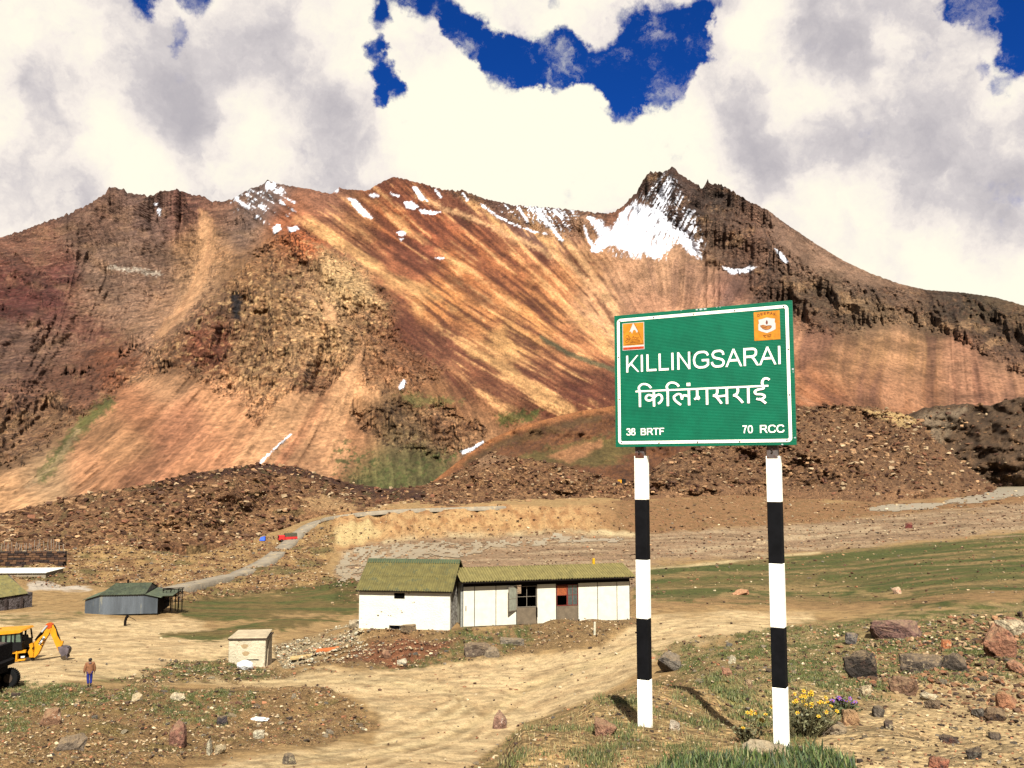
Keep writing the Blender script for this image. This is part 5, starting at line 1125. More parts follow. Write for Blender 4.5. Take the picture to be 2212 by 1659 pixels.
GL = {
 'K': (667, [[(122,0),(122,716)], [(130,215),(610,760)], [(265,400),(640,-60)]]), 'I': (278, [[(139,0),(139,716)]]), 'L': (556, [[(120,0),(120,716)], [(120,44),(525,44)]]),
 'N': (722, [[(122,0),(122,716)], [(600,0),(600,716)], [(112,730),(610,-14)]]), 'A': (667, [[(26,-40),(342,740)], [(325,740),(641,-40)], [(150,256),(515,256)]]),
 'R': (722, [[(125,0),(125,716)], [(125,672),(410,672)], [(400,672),(520,655),(585,590),(590,520),(575,440),(500,380),(400,362)], [(125,360),(410,360)], [(370,362),(445,325),(540,200),(670,-30)]]),
 'G': (778, [[(695,520),(640,620),(540,668),(410,674),(270,650),(150,555),(95,400),(95,300),(140,150),(260,62),(410,42),(560,62),(692,140)], [(692,120),(692,372)], [(425,330),(738,330)]]),
 'S': (667, [[(572,500),(545,610),(440,672),(320,674),(190,645),(125,560),(125,510),(165,430),(260,388),(400,350),(520,305),(580,225),(570,150),(510,75),(390,42),(300,42),(180,70),(105,145),(85,235)]]),
 '3': (556, [[(70,540),(125,640),(250,672),(400,630),(440,540),(400,430),(240,390)], [(240,390),(420,360),(485,230),(430,85),(270,42),(120,80),(60,195)]]),
 '8': (556, [[(278,672),(410,640),(445,540),(400,430),(278,390),(150,430),(110,540),(150,640),(278,672)], [(278,390),(420,350),(490,210),(420,80),(278,42),(130,80),(65,210),(135,350),(278,390)]]),
 '7': (556, [[(50,668),(500,668)], [(465,668),(330,450),(245,200),(215,-30)]]), '0': (556, [[(278,672),(400,625),(465,480),(470,358),(465,240),(400,90),(278,44),(155,90),(90,240),(85,358),(90,480),(155,625),(278,672)]]),
 'B': (667, [[(125,0),(125,716)], [(125,672),(370,672)], [(360,672),(480,650),(520,540),(480,420),(350,385)], [(125,385),(370,385)], [(350,385),(500,355),(580,215),(500,75),(360,44)], [(125,44),(370,44)]]),
 'T': (611, [[(20,668),(590,668)], [(305,0),(305,668)]]), 'F': (611, [[(125,0),(125,716)], [(125,668),(560,668)], [(125,362),(500,362)]]),
 'C': (722, [[(640,510),(580,620),(430,674),(280,650),(150,560),(95,358),(140,160),(270,62),(400,42),(540,70),(620,150),(655,245)]])}
def word(body, x0, x1, z0, z1, w, label):
    ln = []; x = 0
    for ch in body:
        adv, ls = GL[ch]; ln += [[(px_+x, py_) for px_, py_ in l] for l in ls]; x += adv
    xa = min(p_[0] for l in ln for p_ in l)-w*.5 if body[0] in 'KBR' else min(p_[0] for l in ln for p_ in l)-w*.5; xb = max(p_[0] for l in ln for p_ in l)+w*.5
    t_ = lambda a, b: (x0+(x1-x0)*(a-xa)/(xb-xa), z0+(z1-z0)*b/716.)
    o = stroke('lettering', ln, w, t_, whm, -.003, .00003, (0, 716)); o['label'] = label
word('KILLINGSARAI', .071*SW, .934*SW, .560*SH_, .687*SH_, 92, 'large white Latin place name')
word('38', .066*SW, .122*SW, .086*SH_, .139*SH_, 120, 'small white number 38'); word('BRTF', .153*SW, .294*SW, .086*SH_, .137*SH_, 125, 'small white letters BRTF')
word('70', .722*SW, .780*SW, .086*SH_, .141*SH_, 120, 'small white number 70'); word('RCC', .817*SW, .944*SW, .086*SH_, .141*SH_, 125, 'small white letters RCC')
orm = mat('sticker_orange', A4(252,160,30), .55, .25, 14.); redm = mat('sticker_red', A4(226,74,20), .6, .3, 20.); brm = mat('print_brown', A4(150,66,20), .6, .2, 20.); snm = mat('sticker_white', A4(250,244,232), .6, .05)
ex0, ex1, ez0, ez1 = .050*SW, .182*SW, .728*SH_, .935*SH_
e1 = flat('emblem', [(ex0, ez0), (ex1, ez0), (ex1, ez1), (ex0, ez1)], snm, -.0024); e1['label'] = 'orange mountain sticker in the upper left'
E = lambda a, b: (ex0+(ex1-ex0)*a, ez0+(ez1-ez0)*b)
b_ = .025
flat('emblem_print', [E(b_, .17), E(1-b_, .17), E(1-b_, .985), E(b_, .985)], orm, -.0030, parent=e1); flat('emblem_print', [E(b_, .02), E(1-b_, .02), E(1-b_, .11), E(b_, .11)], redm, -.0030, parent=e1)
flat('emblem_print', [E(.5, .99), E(.72, .67), E(.66, .62), E(.60, .72), E(.56, .735), E(.50, .72), E(.44, .60), E(.40, .69), E(.33, .67), E(.40, .80)], snm, -.0036, parent=e1)
def pen(lines, w, tfm, m, par, y_=-.0040):
    o = stroke('emblem_print', lines, w, tfm, m, y_); o.parent = par; return o
pen([[(.56, .98), (.97, .20)], [(.36, .67), (.22, .42)], [(.12, .20), (.20, .21), (.95, .22)]], .012, E, brm, e1)
pen([[(.30, .50), (.22, .56), (.16, .48), (.24, .42), (.34, .50), (.30, .36), (.20, .28), (.14, .34), (.26, .40), (.40, .42)], [(.44, .42), (.50, .50), (.54, .42), (.60, .47), (.66, .42), (.74, .46)], [(.42, .37), (.74, .385)], [(.42, .32), (.80, .335)], [(.36, .27), (.82, .285)]], .014, E, brm, e1)
fx0, fx1, fz0, fz1 = .800*SW, .936*SW, .734*SH_, .938*SH_
e2 = flat('emblem', [(fx0, fz0), (fx1, fz0), (fx1, fz1), (fx0, fz1)], orm, -.0024); e2['label'] = 'orange shield and oil lamp sticker in the upper right'
E2 = lambda a, b: (fx0+(fx1-fx0)*a, fz0+(fz1-fz0)*b)
flat('emblem_print', [E2(*p_) for p_ in [(.5, .24), (.72, .31), (.83, .36), (.83, .56), (.80, .60), (.82, .72), (.68, .74), (.50, .78), (.32, .74), (.18, .72), (.20, .60), (.17, .56), (.17, .36), (.28, .31)]], snm, -.0030, parent=e2)
flat('emblem_print', [E2(*p_) for p_ in [(.50, .70), (.545, .62), (.53, .56), (.50, .53), (.47, .56), (.455, .62)]], brm, -.0036, parent=e2)
lampm = mat('print_ochre', A4(222,140,60), .6, .3, 20.)
flat('emblem_print', [E2(*p_) for p_ in [(.24, .52), (.36, .54), (.50, .49), (.64, .49), (.68, .45), (.60, .38), (.46, .36), (.34, .40), (.26, .46)]], lampm, -.0036, parent=e2)
pen([[(.24, .52), (.30, .46), (.44, .44), (.50, .49), (.64, .49), (.68, .45), (.60, .38), (.46, .36), (.32, .41)]], .014, E2, brm, e2)
for i, ch in enumerate('DEEPAK'):
    t = (i-2.5)/2.5; a, b = .50+.31*t, .835+.055*(1-t*t); o = textobj(ch, *sorted((E2(a-.045, 0)[0], E2(a+.045, 0)[0])), E2(0, b)[1], E2(0, b+.085)[1], 'emblem_print', brm, .02, -.0034, parent=e2)
pen([[(.34, .17), (.66, .185)], [(.38, .17), (.38, .10)], [(.44, .17), (.40, .12), (.46, .10)], [(.52, .17), (.52, .10)], [(.58, .175), (.55, .12), (.62, .11)], [(.64, .18), (.64, .11)]], .012, E2, brm, e2)
rvm = mat('rivet_dark', A4(60,50,40), .5, .2)
for fx, fz in [(.036, .955), (.24, .962), (.47, .962), (.70, .962), (.958, .962), (.026, .68), (.026, .36), (.975, .66), (.975, .345), (.036, .035), (.26, .028), (.48, .03), (.71, .03), (.955, .035), (.455, .675)]:
    MB().tube((fx*SW, -.006, fz*SH_), (fx*SW, 0, fz*SH_), .0065, 8).build('rivet', rvm, sg)
chm = mat('chipped_paint', A4(226,236,226), .7, .1)
r = random.Random(4)
for cx, cz, s_ in [(.49, .992, .010), (.513, .992, .012), (.536, .992, .012), (.40, .996, .005), (.60, .997, .005), (.995, .52, .010), (.996, .50, .006), (.93, .004, .009), (.996, .05, .008), (.62, .998, .006)]:
    flat('paint_chip', [(min(SW-.001, max(.001, cx*SW+math.cos(a)*s_*r.uniform(.6, 1.5))), min(SH_-.001, max(.001, cz*SH_+math.sin(a)*s_*r.uniform(.5, 1.)))) for a in np.linspace(0, 5.6, 8)], chm, -.0010)
# posts
bandw = mat('band_white', (.62, .605, .52), .6, .05, 8., .15, 30., rust=(A4(96,70,52), 9., .665), streak=True); bandb = mat('band_black', (.003, .003, .0035), .8, .3, 12., spec=.06); steel = mat('bare_steel', A4(120,106,98), .6, .2, 20., rust=(A4(112,66,44), 14., .5))
for ub, ut, yv, vb_, brks, wpx in ((1391, 1383, 7.98+.03, 1577, (985, 1080, 1210, 1338, 1470), 26), (1689, 1672, 7.41+.04, 1640, (985, 1085, 1218, 1357, 1487), 29)):
    bx_ = W(ub, vb_, yv); wd_ = wpx/F*yv
    g0 = ground_z(bx_.x, bx_.y)-.15
    ctr = sloc((bx_.x, bx_.y+.02, 0)); zs = [W(ub, v, yv).z-zb for v in brks]+[g0-zb]
    zs[-1] = min(zs[-1], bx_.z-zb-.05)
    x0_, x1_ = ctr.x-wd_/2, ctr.x+wd_/2; y0_ = .034; y1_ = y0_+wd_*.85
    po = MB().box(x0_+.012, x1_-.012, y0_-.002, y0_+.05, zs[0]-.02, SH_*.85).build('post', steel, sg)
    for k in range(5):
        MB().box(x0_, x1_, y0_, y1_, zs[k+1], zs[k]).build('painted_band', [bandw, bandb][k % 2], po, bevel=.004)
    for dz in (.03, .055): MB().tube((ctr.x, y0_-.012, -dz), (ctr.x, y0_, -dz), .009, 6).build('bolt', rvm, po)

# ================================================================ HUTS
whitew = mat('whitewash', (.40, .385, .31), .9, .08, .8, .35, 6., rust=(A4(206,176,132), 1.3, .665)); whites = mat('blotched_whitewash', (.28, .265, .225), .95, .25, 1.5, .8, 5., rust=(A4(110,84,66), 3.5, .50))  # gable and back walls: darker base with more brown blotches
roofg = mat('mossy_green_roof', A4(132,118,62), .8, .25, 1.5, .2, 8., rust=(A4(106,104,66), 1.6, .55)); roofy = mat('yellow_green_roof', A4(160,142,80), .8, .22, 1.6, .2, 8., rust=(A4(140,128,72), 1.5, .56))
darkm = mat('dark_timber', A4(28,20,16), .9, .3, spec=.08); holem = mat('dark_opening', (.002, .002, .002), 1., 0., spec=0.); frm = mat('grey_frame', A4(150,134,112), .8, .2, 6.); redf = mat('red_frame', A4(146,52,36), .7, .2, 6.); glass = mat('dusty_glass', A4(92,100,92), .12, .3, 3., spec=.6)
concm = mat('grey_door_board', A4(132,112,86), .9, .2, 2., .2, 8.); blanket = mat('orange_cloth', A4(176,88,42), .9, .3, 8.)
def corr(name, x0, x1, nx, A_, B_, C_, D_, amp, m, parent, th=.01, seg=1):
    """corrugated sheet between lines A->B (eave) and D->C (ridge); fractions x0..x1 of it; nx waves"""
    A_, B_, C_, D_ = map(Vector, (A_, B_, C_, D_)); nrm = (B_-A_).cross(D_-A_).normalized(); n = int(nx*4); mb = MB(); vs = []
    for j in range(seg+1):
        for i in range(n+1):
            t = x0+(x1-x0)*i/n; p_ = (A_+(B_-A_)*t)*(1-j/seg)+(D_+(C_-D_)*t)*(j/seg); vs.append(p_+nrm*amp*math.sin(2*math.pi*i/4+.4))
    n1_ = n+1
    mb.add(vs, [(j*n1_+i, j*n1_+i+1, (j+1)*n1_+i+1, (j+1)*n1_+i) for j in range(seg) for i in range(n)]); mb.add([v-nrm*th for v in vs], [(j*n1_+i, (j+1)*n1_+i, (j+1)*n1_+i+1, j*n1_+i+1) for j in range(seg) for i in range(n)])
    return mb.build(name, m, parent)
# --- left hut
yH = 80.; a0 = W(775, 1357, yH); b0 = W(975, 1357, yH); HL = b0.x-a0.x; HW = W(775, 1271, yH).z-a0.z; HD = 7.2
rise = W(985, 1211, yH+HD/2).z-a0.z-HW
hut = empty('stone_hut', a0, math.radians(-7), label='whitewashed hut with a steep mossy green corrugated roof, left of the cabin', cat='hut')
w_ = MB(); w_.box(0, HL, 0, .35, -1.2, HW)
o = w_.build('wall', whitew, hut)
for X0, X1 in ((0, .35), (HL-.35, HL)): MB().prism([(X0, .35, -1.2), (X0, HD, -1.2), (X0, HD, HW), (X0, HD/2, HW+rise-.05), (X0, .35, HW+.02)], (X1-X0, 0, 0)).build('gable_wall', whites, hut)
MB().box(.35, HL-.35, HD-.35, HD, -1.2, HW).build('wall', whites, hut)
e_ = .35; sl = rise/(HD/2); E0 = HW-e_*sl+.10; R0 = HW+rise+.12
nsh = 5
for k in range(nsh):
    corr('roof_sheet', k/nsh, (k+1)/nsh+.004, 8, (-.25, -e_, E0+.012*(k % 2)), (HL+.25, -e_, E0+.012*(k % 2)), (HL+.25, HD/2*.42, HW+rise*.42+.14), (-.25, HD/2*.42, HW+rise*.42+.14), 0.06, roofg, hut, seg=2)
    corr('roof_sheet', k/nsh, (k+1)/nsh+.004, 8, (-.25, HD/2*.38, HW+rise*.38+.17), (HL+.25, HD/2*.38, HW+rise*.38+.17), (HL+.25, HD/2, R0+.04), (-.25, HD/2, R0+.04), 0.06, roofg, hut, seg=2)
    corr('roof_sheet', k/nsh, (k+1)/nsh+.004, 12, (-.25, HD/2, R0+.03), (HL+.25, HD/2, R0+.03), (HL+.25, HD+e_, E0), (-.25, HD+e_, E0), 0.06, roofg, hut)
MB().prism([(-.26, HD/2-.5, R0-.22), (-.26, HD/2, R0+.10), (-.26, HD/2+.5, R0-.22), (-.26, HD/2, R0+.02)], (HL+.52, 0, 0)).build('ridge_cap', mat('dull_green_cap', A4(74,88,56), .8, .25, 2.), hut)
for X_ in (-.22, HL+.16): MB().beam((X_, -e_, E0-.08), (X_, HD/2, R0-.10), .05, .14).beam((X_, HD+e_, E0-.08), (X_, HD/2, R0-.10), .05, .14).build('barge_board', darkm, hut)
MB().box(-.2, HL+.2, -e_+.02, -e_+.07, E0-.13, E0-.03).build('eave_board', darkm, hut)
def hx(zx): return (zx-103)/(772-103)*HL
MB().box(hx(362), hx(440), -.012, .02, HW*.76, HW*.90).build('vent', holem, hut); MB().box(hx(328), hx(406), -.02, .02, HW*.00, HW*.09).build('vent', holem, hut)
MB().box(hx(358), hx(444), -.03, -.0, HW*.905, HW*.925).build('lintel', whitew, hut)
r = random.Random(2)
for zx, zz, s_ in [(270, .42, .07), (320, .34, .05), (340, .33, .06), (245, .33, .09), (390, .50, .04), (420, .42, .07), (415, .46, .05), (510, .68, .07), (500, .66, .05), (470, .90, .06), (290, .88, .04), (600, .93, .04), (160, .1, .05), (120, .25, .04)]:
    cx = hx(zx); MB().add([(cx+math.cos(a)*s_*r.uniform(.6, 1.5), -.004, zz*HW+math.sin(a)*s_*r.uniform(.5, 1.1)) for a in np.linspace(0, 5.5, 7)], [tuple(range(7))]).build('plaster_scar', mat('bare_stone_scar', A4(110,86,60), .9, .2), hut)
# --- cabin
yC = 80.; cA = W(1000, 1354, yC)
f_ = lambda y_: W(1361, 1338, y_).z-cA.z
lo_, hi_ = 70., 110.
for _ in range(40):
    md = (lo_+hi_)/2
    if f_(md) > 0: lo_ = md
    else: hi_ = md
yE = (lo_+hi_)/2; cB = W(1361, 1338, yE); cv = cB-cA; CLn = math.hypot(cv.x, cv.y); cang = math.atan2(cv.y, cv.x)
CH = W(1000, 1268, yC).z-cA.z; CDp = 5.6
cab = empty('panel_cabin', cA, cang, label='long low white panel cabin with a yellow green roof and open windows', cat='cabin')
eav = W(997, 1257, yC-.7).z-cA.z; rdg = W(1002, 1226, yC+2.6).z-cA.z
panm = mat('cream_panel', (.36, .345, .275), .85, .08, 1.5, .1, 10., rust=(A4(200,180,140), 1.8, .70))
MB().box(-.05, CLn+.1, -.25, CDp+.1, -1.3, -.02).build('plinth', mat('rubble_plinth', A4(120,96,66), .95, .35, 1.5, .8, 4.), cab)
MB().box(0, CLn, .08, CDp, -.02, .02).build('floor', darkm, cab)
fr = [0, .066, .19, .31, .432, .547, .68, .80, .92, 1.0]
kinds_ = ['p', 'p', 'p', 'o', 'p', 'q', 'p', 'p', 'p']
for k in range(9):
    xa, xb = fr[k]*CLn+.03, fr[k+1]*CLn-.03
    if kinds_[k] == 'p': MB().box(xa, xb, .005, .06, .0, CH).build('wall_panel', panm, cab, bevel=.008)
    else: MB().box(xa, xb, .01, .06, .0, CH*.42).build('lower_panel', concm, cab)
for k in range(10): MB().box(fr[k]*CLn-.028, fr[k]*CLn+.028, .02, .10, 0, CH).build('stud', mat('joint_dark', A4(40,30,24), .9, .2), cab)
MB().box(0, CLn, .0, .10, CH+.005, CH+.30).build('header_beam', darkm, cab)
# side and back walls with light coming through the back windows
MB().box(.0, .07, .11, CDp-.08, 0, CH+.25).build('side_wall', panm, cab); MB().box(CLn-.07, CLn+.0, .11, CDp-.08, 0, CH+.25).build('side_wall', mat('grey_side_sheet', A4(160,158,150), .7, .3, 3.), cab)
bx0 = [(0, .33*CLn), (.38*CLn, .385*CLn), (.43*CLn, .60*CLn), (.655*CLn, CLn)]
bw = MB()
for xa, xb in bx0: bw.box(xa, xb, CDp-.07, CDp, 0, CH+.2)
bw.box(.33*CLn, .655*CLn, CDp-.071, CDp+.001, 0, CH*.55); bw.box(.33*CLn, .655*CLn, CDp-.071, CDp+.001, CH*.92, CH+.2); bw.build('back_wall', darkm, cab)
def window(x0_, x1_, z0_, z1_, y_, m, parent, nv=1, nh=1, bar=.05, glz=()):
    wn = MB(); wn.box(x0_, x1_, y_-.03, y_+.03, z0_, z0_+bar); wn.box(x0_, x1_, y_-.03, y_+.03, z1_-bar, z1_); wn.box(x0_, x0_+bar, y_-.03, y_+.03, z0_+bar, z1_-bar); wn.box(x1_-bar, x1_, y_-.03, y_+.03, z0_+bar, z1_-bar)
    for k in range(1, nv+1): xx = x0_+(x1_-x0_)*k/(nv+1); wn.box(xx-bar*.4, xx+bar*.4, y_-.025, y_+.025, z0_+bar, z1_-bar)
    for k in range(1, nh+1): zz_ = z0_+(z1_-z0_)*k/(nh+1); wn.box(x0_+bar, x1_-bar, y_-.02, y_+.02, zz_-bar*.35, zz_+bar*.35)
    w0 = wn.build('window_frame', m, parent)
    for (a, b, c_, d_, gmm) in glz: MB().box(x0_+(x1_-x0_)*a, x0_+(x1_-x0_)*b, y_-.004, y_+.004, z0_+(z1_-z0_)*c_, z0_+(z1_-z0_)*d_).build('pane', gmm, w0)
    return w0
window(fr[3]*CLn+.04, fr[4]*CLn-.04, CH*.43, CH*.97, .03, frm, cab, 1, 1)
window(fr[5]*CLn+.04, (fr[5]+fr[6])/2*CLn, CH*.43, CH*.97, .03, redf, cab, 0, 1, glz=[(.05, .95, .5, .95, blanket)])
window((fr[5]+fr[6])/2*CLn+.03, fr[6]*CLn-.04, CH*.43, CH*.97, .03, redf, cab, 1, 1, glz=[(.03, .97, .03, .97, glass)])
sash = empty('open_sash', (fr[3]*CLn+.02, -.02, 0), 0); sash.parent = cab; sash.rotation_euler = (0, 0, math.radians(180+32))
window(0, 1.05, CH*.36, CH*.98, 0, frm, sash, 0, 1, .06, glz=[(.04, .96, .03, .97, mat('pale_dusty_glass', A4(168,164,140), .3, .2, 3.))])
o = MB().box(.0, .06, -.35, -.02, CH*.18, CH*.42).build('bracket', darkm, cab); o.location = (fr[4]*CLn-.1, 0, 0)
nr = 16
for k in range(nr):
    corr('roof_sheet', k/nr, (k+1)/nr+.003, 4.5, (-.35, -.75, eav+.01*(k % 2)), (CLn+.3, -.75, eav+.01*(k % 2)), (CLn+.3, 2.65, rdg), (-.35, 2.65, rdg), .075, roofy, cab, seg=2)
corr('roof_sheet', 0, 1, 110, (-.35, 2.65, rdg), (CLn+.3, 2.65, rdg), (CLn+.3, CDp+.6, eav+.1), (-.35, CDp+.6, eav+.1), .03, roofy, cab)
MB().box(-.3, CLn+.25, -.70, -.64, eav-.17, eav-.03).build('fascia', darkm, cab)
for k in range(18): MB().beam((k/17*(CLn-.2)+.1, -.6, eav-.12), (k/17*(CLn-.2)+.1, .1, eav+.10), .06, .09).build('rafter', darkm, cab)
MB().box(-.2, -.02, .05, .35, -.8, CH).build('corner_post', mat('pale_corner', A4(170,166,150), .8, .2), cab)
MB().box(.22, .30, -.05, .0, CH*.40, CH*.52).build('switch_box', frm, cab)
yel = MB(); yp = W(1374*1.0, 1, 80)
pk = W(1296, 1214, 84.); mbk = MB().tube((0, 0, -.3), (0, 0, .18), .14, 8).box(-.10, .10, -.10, .10, .18, .26)
ob = mbk.build('bucket', mat('yellow_plastic', A4(250,190,20), .5, .1), None, loc=pk); tag(ob, 'small yellow plastic bucket on the ridge of the white cabin roof', 'bucket')
pk_l = cab.matrix_basis.inverted() @ pk; ob.location = cab.matrix_basis @ Vector((pk_l.x, 2.62, rdg+.28))

# ---- corrugated iron shed
irn = mat('galvanised_iron', A4(128,132,134), .55, .3, .6, .15, 5., metal=.25, rust=(A4(176,170,150), .8, .58), streak=True); grr = mat('grey_green_roof', A4(96,102,74), .85, .3, .7, .5, 3., rust=(A4(70,80,62), 1.2, .55))
bl_ = hit(183, 1325, 60); yS = bl_.y
s0 = W(183, 1324, yS); yS2 = yS+1.5; s1 = W(341, 1318, yS2)
shd = empty('iron_shed', s0, math.atan2(yS2-yS, s1.x-s0.x), label='grey corrugated iron shed with a green pitched roof', cat='shed')
SLn = math.hypot(s1.x-s0.x, yS2-yS); sc = SLn/(341-183.)
zt = lambda v_, base=1321: (base-v_)*sc
pts_ = [(0, zt(1296, 1324)), (31*sc, zt(1284, 1323)), (126*sc, zt(1281, 1320)), (156*sc+.05, zt(1288, 1318))]
SD = 7.5
for k in range(3):
    (xa, za), (xb, zb_) = pts_[k], pts_[k+1]; n = max(4, int((xb-xa)/.9)); 
    for j in range(n):
        x0_, x1_ = xa+(xb-xa)*j/n, xa+(xb-xa)*(j+1)/n; z0_, z1_ = za+(zb_-za)*j/n, za+(zb_-za)*(j+1)/n
        mb = MB(); q_ = 12; vs = []
        for i in range(q_+1):
            t = i/q_; vs += [(x0_+(x1_-x0_)*t, .04*math.sin(i*math.pi/2), -.3), (x0_+(x1_-x0_)*t, .04*math.sin(i*math.pi/2), z0_+(z1_-z0_)*t)]
        mb.add(vs, [(2*i, 2*i+2, 2*i+3, 2*i+1) for i in range(q_)]); mb.build('wall_sheet', irn, shd)
MB().prism([(p_[0], SD, p_[1]) for p_ in pts_]+[(pts_[3][0], SD, -.4), (0, SD, -.4)], (0, .05, 0)).build('back_wall', irn, shd)
MB().box(-.03, .02, .05, SD, -.4, pts_[0][1]).build('end_wall', irn, shd); MB().box(SLn-.1, SLn-.05, .05, SD, -.4, pts_[3][1]).build('end_wall', darkm, shd)
rx0, rx1 = 31*sc, 126*sc; rz = zt(1259, 1320)-.2; ez = pts_[1][1]
for k in range(8):
    corr('roof_sheet', k/8, (k+1)/8+.004, 6, (rx0-.1, -.25, ez+.02), (rx1+.2, -.25, ez+.02), (rx1+.2, SD/2, rz), (rx0+1., SD/2, rz), .03, grr, shd, seg=2)
corr('roof_sheet', 0, 1, 48, (rx0+.9, SD/2, rz), (rx1+.2, SD/2, rz), (rx1+.2, SD+.2, ez), (rx0-.1, SD+.2, ez), .03, grr, shd)
MB().prism([(rx1, .1, ez), (rx1, SD-.1, ez), (rx1, SD/2, rz-.08)], (.05, 0, 0)).build('gable_end', irn, shd)
corr('lean_to_roof', 0, 1, 30, (SLn+.35, -.25, pts_[3][1]+.04), (SLn+.35, SD*.9, pts_[3][1]+.04), (rx1+.1, SD*.9, ez+.02), (rx1+.1, -.25, ez+.02), .03, grr, shd)
corr('lean_to_roof', 0, 1, 30, (-.3, SD*.9, pts_[0][1]+.03), (-.3, -.25, pts_[0][1]+.03), (rx0+.1, -.25, ez+.02), (rx0+.1, SD*.9, ez+.02), .03, grr, shd)
MB().tube((rx1-3.0, SD/2, rz-.1), (rx1-3.0, SD/2, rz+.45), .13, 8).build('chimney', darkm, shd)
for k in range(3): MB().beam((SLn+1.6, 1+2.2*k, -.5), (SLn+1.6, 1+2.2*k, 1.9), .1).build('porch_post', darkm, shd)
MB().box(SLn-.05, SLn+1.7, .9, SD-.8, 1.85, 1.95).build('porch_roof', grr, shd)
# dark timber rack right of the shed
rk0 = W(352, 1288, yS+5); rack = empty('timber_rack', (rk0.x, rk0.y, ground_z(rk0.x, rk0.y)), math.radians(18), label='dark timber trestle rack standing right of the iron shed', cat='rack')
hgt = (W(352, 1262, yS+5).z-rack.location.z)*.82
for k in (0, 2, 4, 5): MB().beam((k*.5, 0, 0), (k*.5, 0, hgt), .09).build('upright', darkm, rack); MB().beam((k*.5, 1.4, 0), (k*.5, 1.4, hgt-.1), .09).build('upright', darkm, rack)
for zz_ in (.45, .8, .98): MB().beam((-.1, 0, hgt*zz_), (2.7, 0, hgt*zz_), .1).build('rail', darkm, rack); MB().beam((-.1, 1.4, hgt*zz_), (2.7, 1.4, hgt*zz_), .1).build('rail', darkm, rack)
for k in range(5): MB().beam((k*.5, 0, hgt*.45), (k*.5+.5, 0, hgt*.95), .06).build('brace', darkm, rack)
MB().box(-.1, 2.7, 0, 1.4, hgt*.66, hgt*.7).build('shelf', mat('weathered_board', A4(170,140,100), .9, .3, 3.), rack)

# ---- stone building cut by the left edge
stn = mat('dark_stone_wall', A4(112,98,92), .95, .35, .8, 1., 2.5, rust=(A4(70,56,48), 1.2, .52))
k0 = hit(69, 1311, 60); yK = k0.y
lb = empty('stone_barracks', (k0.x, k0.y, k0.z), math.radians(65), label='stone building with a mossy green roof cut by the left edge', cat='building')
kh = W(69, 1279, yK).z-k0.z; KL = 14.
MB().box(-KL, -.5, 0, .5, -1., kh*.82).build('wall', stn, lb); MB().box(-.5, 0, 0, 9., -1., kh).build('gable_wall', stn, lb); MB().box(-KL, -.5, 8.5, 9., -1., kh*.8).build('wall', stn, lb)
r = random.Random(8)
for k in range(26):
    x_ = -KL+(KL)*k/26; MB().box(x_, x_+.5, -.03, .45, kh*.82-.04, kh*.82+r.uniform(.05, .35)).build('coping_stone', stn, lb)
for k in range(5): x_ = -1.6-2.4*k; MB().box(x_-.35, x_, -.22, .02, -.8, kh*.80).build('buttress', mat('buttress_stone', A4(84,66,58), .95, .3, 1., 1., 3.), lb)
rt = W(10, 1240, yK+1.9).z-k0.z
for k in range(7):
    corr('roof_sheet', k/7, (k+1)/7+.004, 9, (-KL, -.2, kh*.9), (-.9, -.2, kh*.98), (-.9, 4.6, rt), (-KL, 4.6, rt-.3), .04, roofg, lb, seg=2)
corr('roof_sheet', 0, 1, 60, (-KL, 4.6, rt-.3), (-.9, 4.6, rt), (-.9, 9.2, kh*.95), (-KL, 9.2, kh*.85), .03, roofg, lb)
MB().prism([(-.6, .4, kh*.93), (-.6, 8.6, kh*.93), (-.6, 4.6, rt-.06)], (.1, 0, 0)).build('gable_end', stn, lb)
# ---- long low white store and the wall with stakes behind
w0_ = hit(99, 1250, 100); yF = w0_.y
fs = empty('flat_store', w0_, math.radians(3), label='long low store with a flat white roof at the left edge', cat='store')
fh = W(99, 1236, yF).z-w0_.z; fdep = yF*(float(-azt(99, 1236)[1])/float(-azt(108, 1225.5)[1])-1)
MB().box(-24, -.1, .1, fdep-.5, -1.5, fh-.15).build('wall', mat('store_wall', A4(170,150,120), .9, .2), fs)
for k in range(8): MB().prism([(-24.2+3.05*k, -.3, fh-.15), (-24.2+3.05*k+3.0, -.3, fh-.15), (-24.2+3.05*k+3.0+(0 if k == 7 else 0), fdep, fh-.12), (-24.2+3.05*k, fdep, fh-.12)], (0, 0, .12)).build('roof_slab', mat('white_roof_slab', (.42, .41, .35), .8, .06, 1.), fs)
g1 = hit(122, 1226, 120); yG = g1.y+3
wl = empty('retaining_wall', (g1.x, yG, g1.z), math.radians(2), label='dark rough stone retaining wall at the left edge behind the white roofed store', cat='wall')
wh_ = W(120, 1199, yG).z-g1.z+.9; r = random.Random(12); nc_ = 26
dst = [mat('wall_stone_%d' % k, A4(*c), .95, .3, 1.5, .6, 4.) for k, c in enumerate([(96,62,40), (72,48,36), (124,86,56), (54,38,30)])]
MB().box(-30, .2, .3, 1.2, -1.5, wh_-.1).build('core', dst[3], wl)
blk = MB().box(-.5, .5, -.22, .22, -.5, .5).build('stone', dst[0], wl, bevel=.08); bmesh_ = blk.data
rows_ = 7; first = True
for i in range(rows_):
    x_ = -30.
    while x_ < -.2:
        wd_ = r.uniform(.8, 1.7); ob = blk if first else link(bpy.data.objects.new('stone', bmesh_), wl); first = False
        ob.location = (x_+wd_/2, r.uniform(.02, .16), (i+.5)*wh_/rows_+r.uniform(-.03, .03)); ob.scale = (wd_*.95, 1, wh_/rows_*r.uniform(.8, 1.)); ob.rotation_euler = (0, r.uniform(-.06, .06), 0)
        if ob.data.users > 1 or True:
            ob.material_slots[0].link = 'OBJECT'; ob.material_slots[0].material = dst[r.randrange(4)]
        x_ += wd_
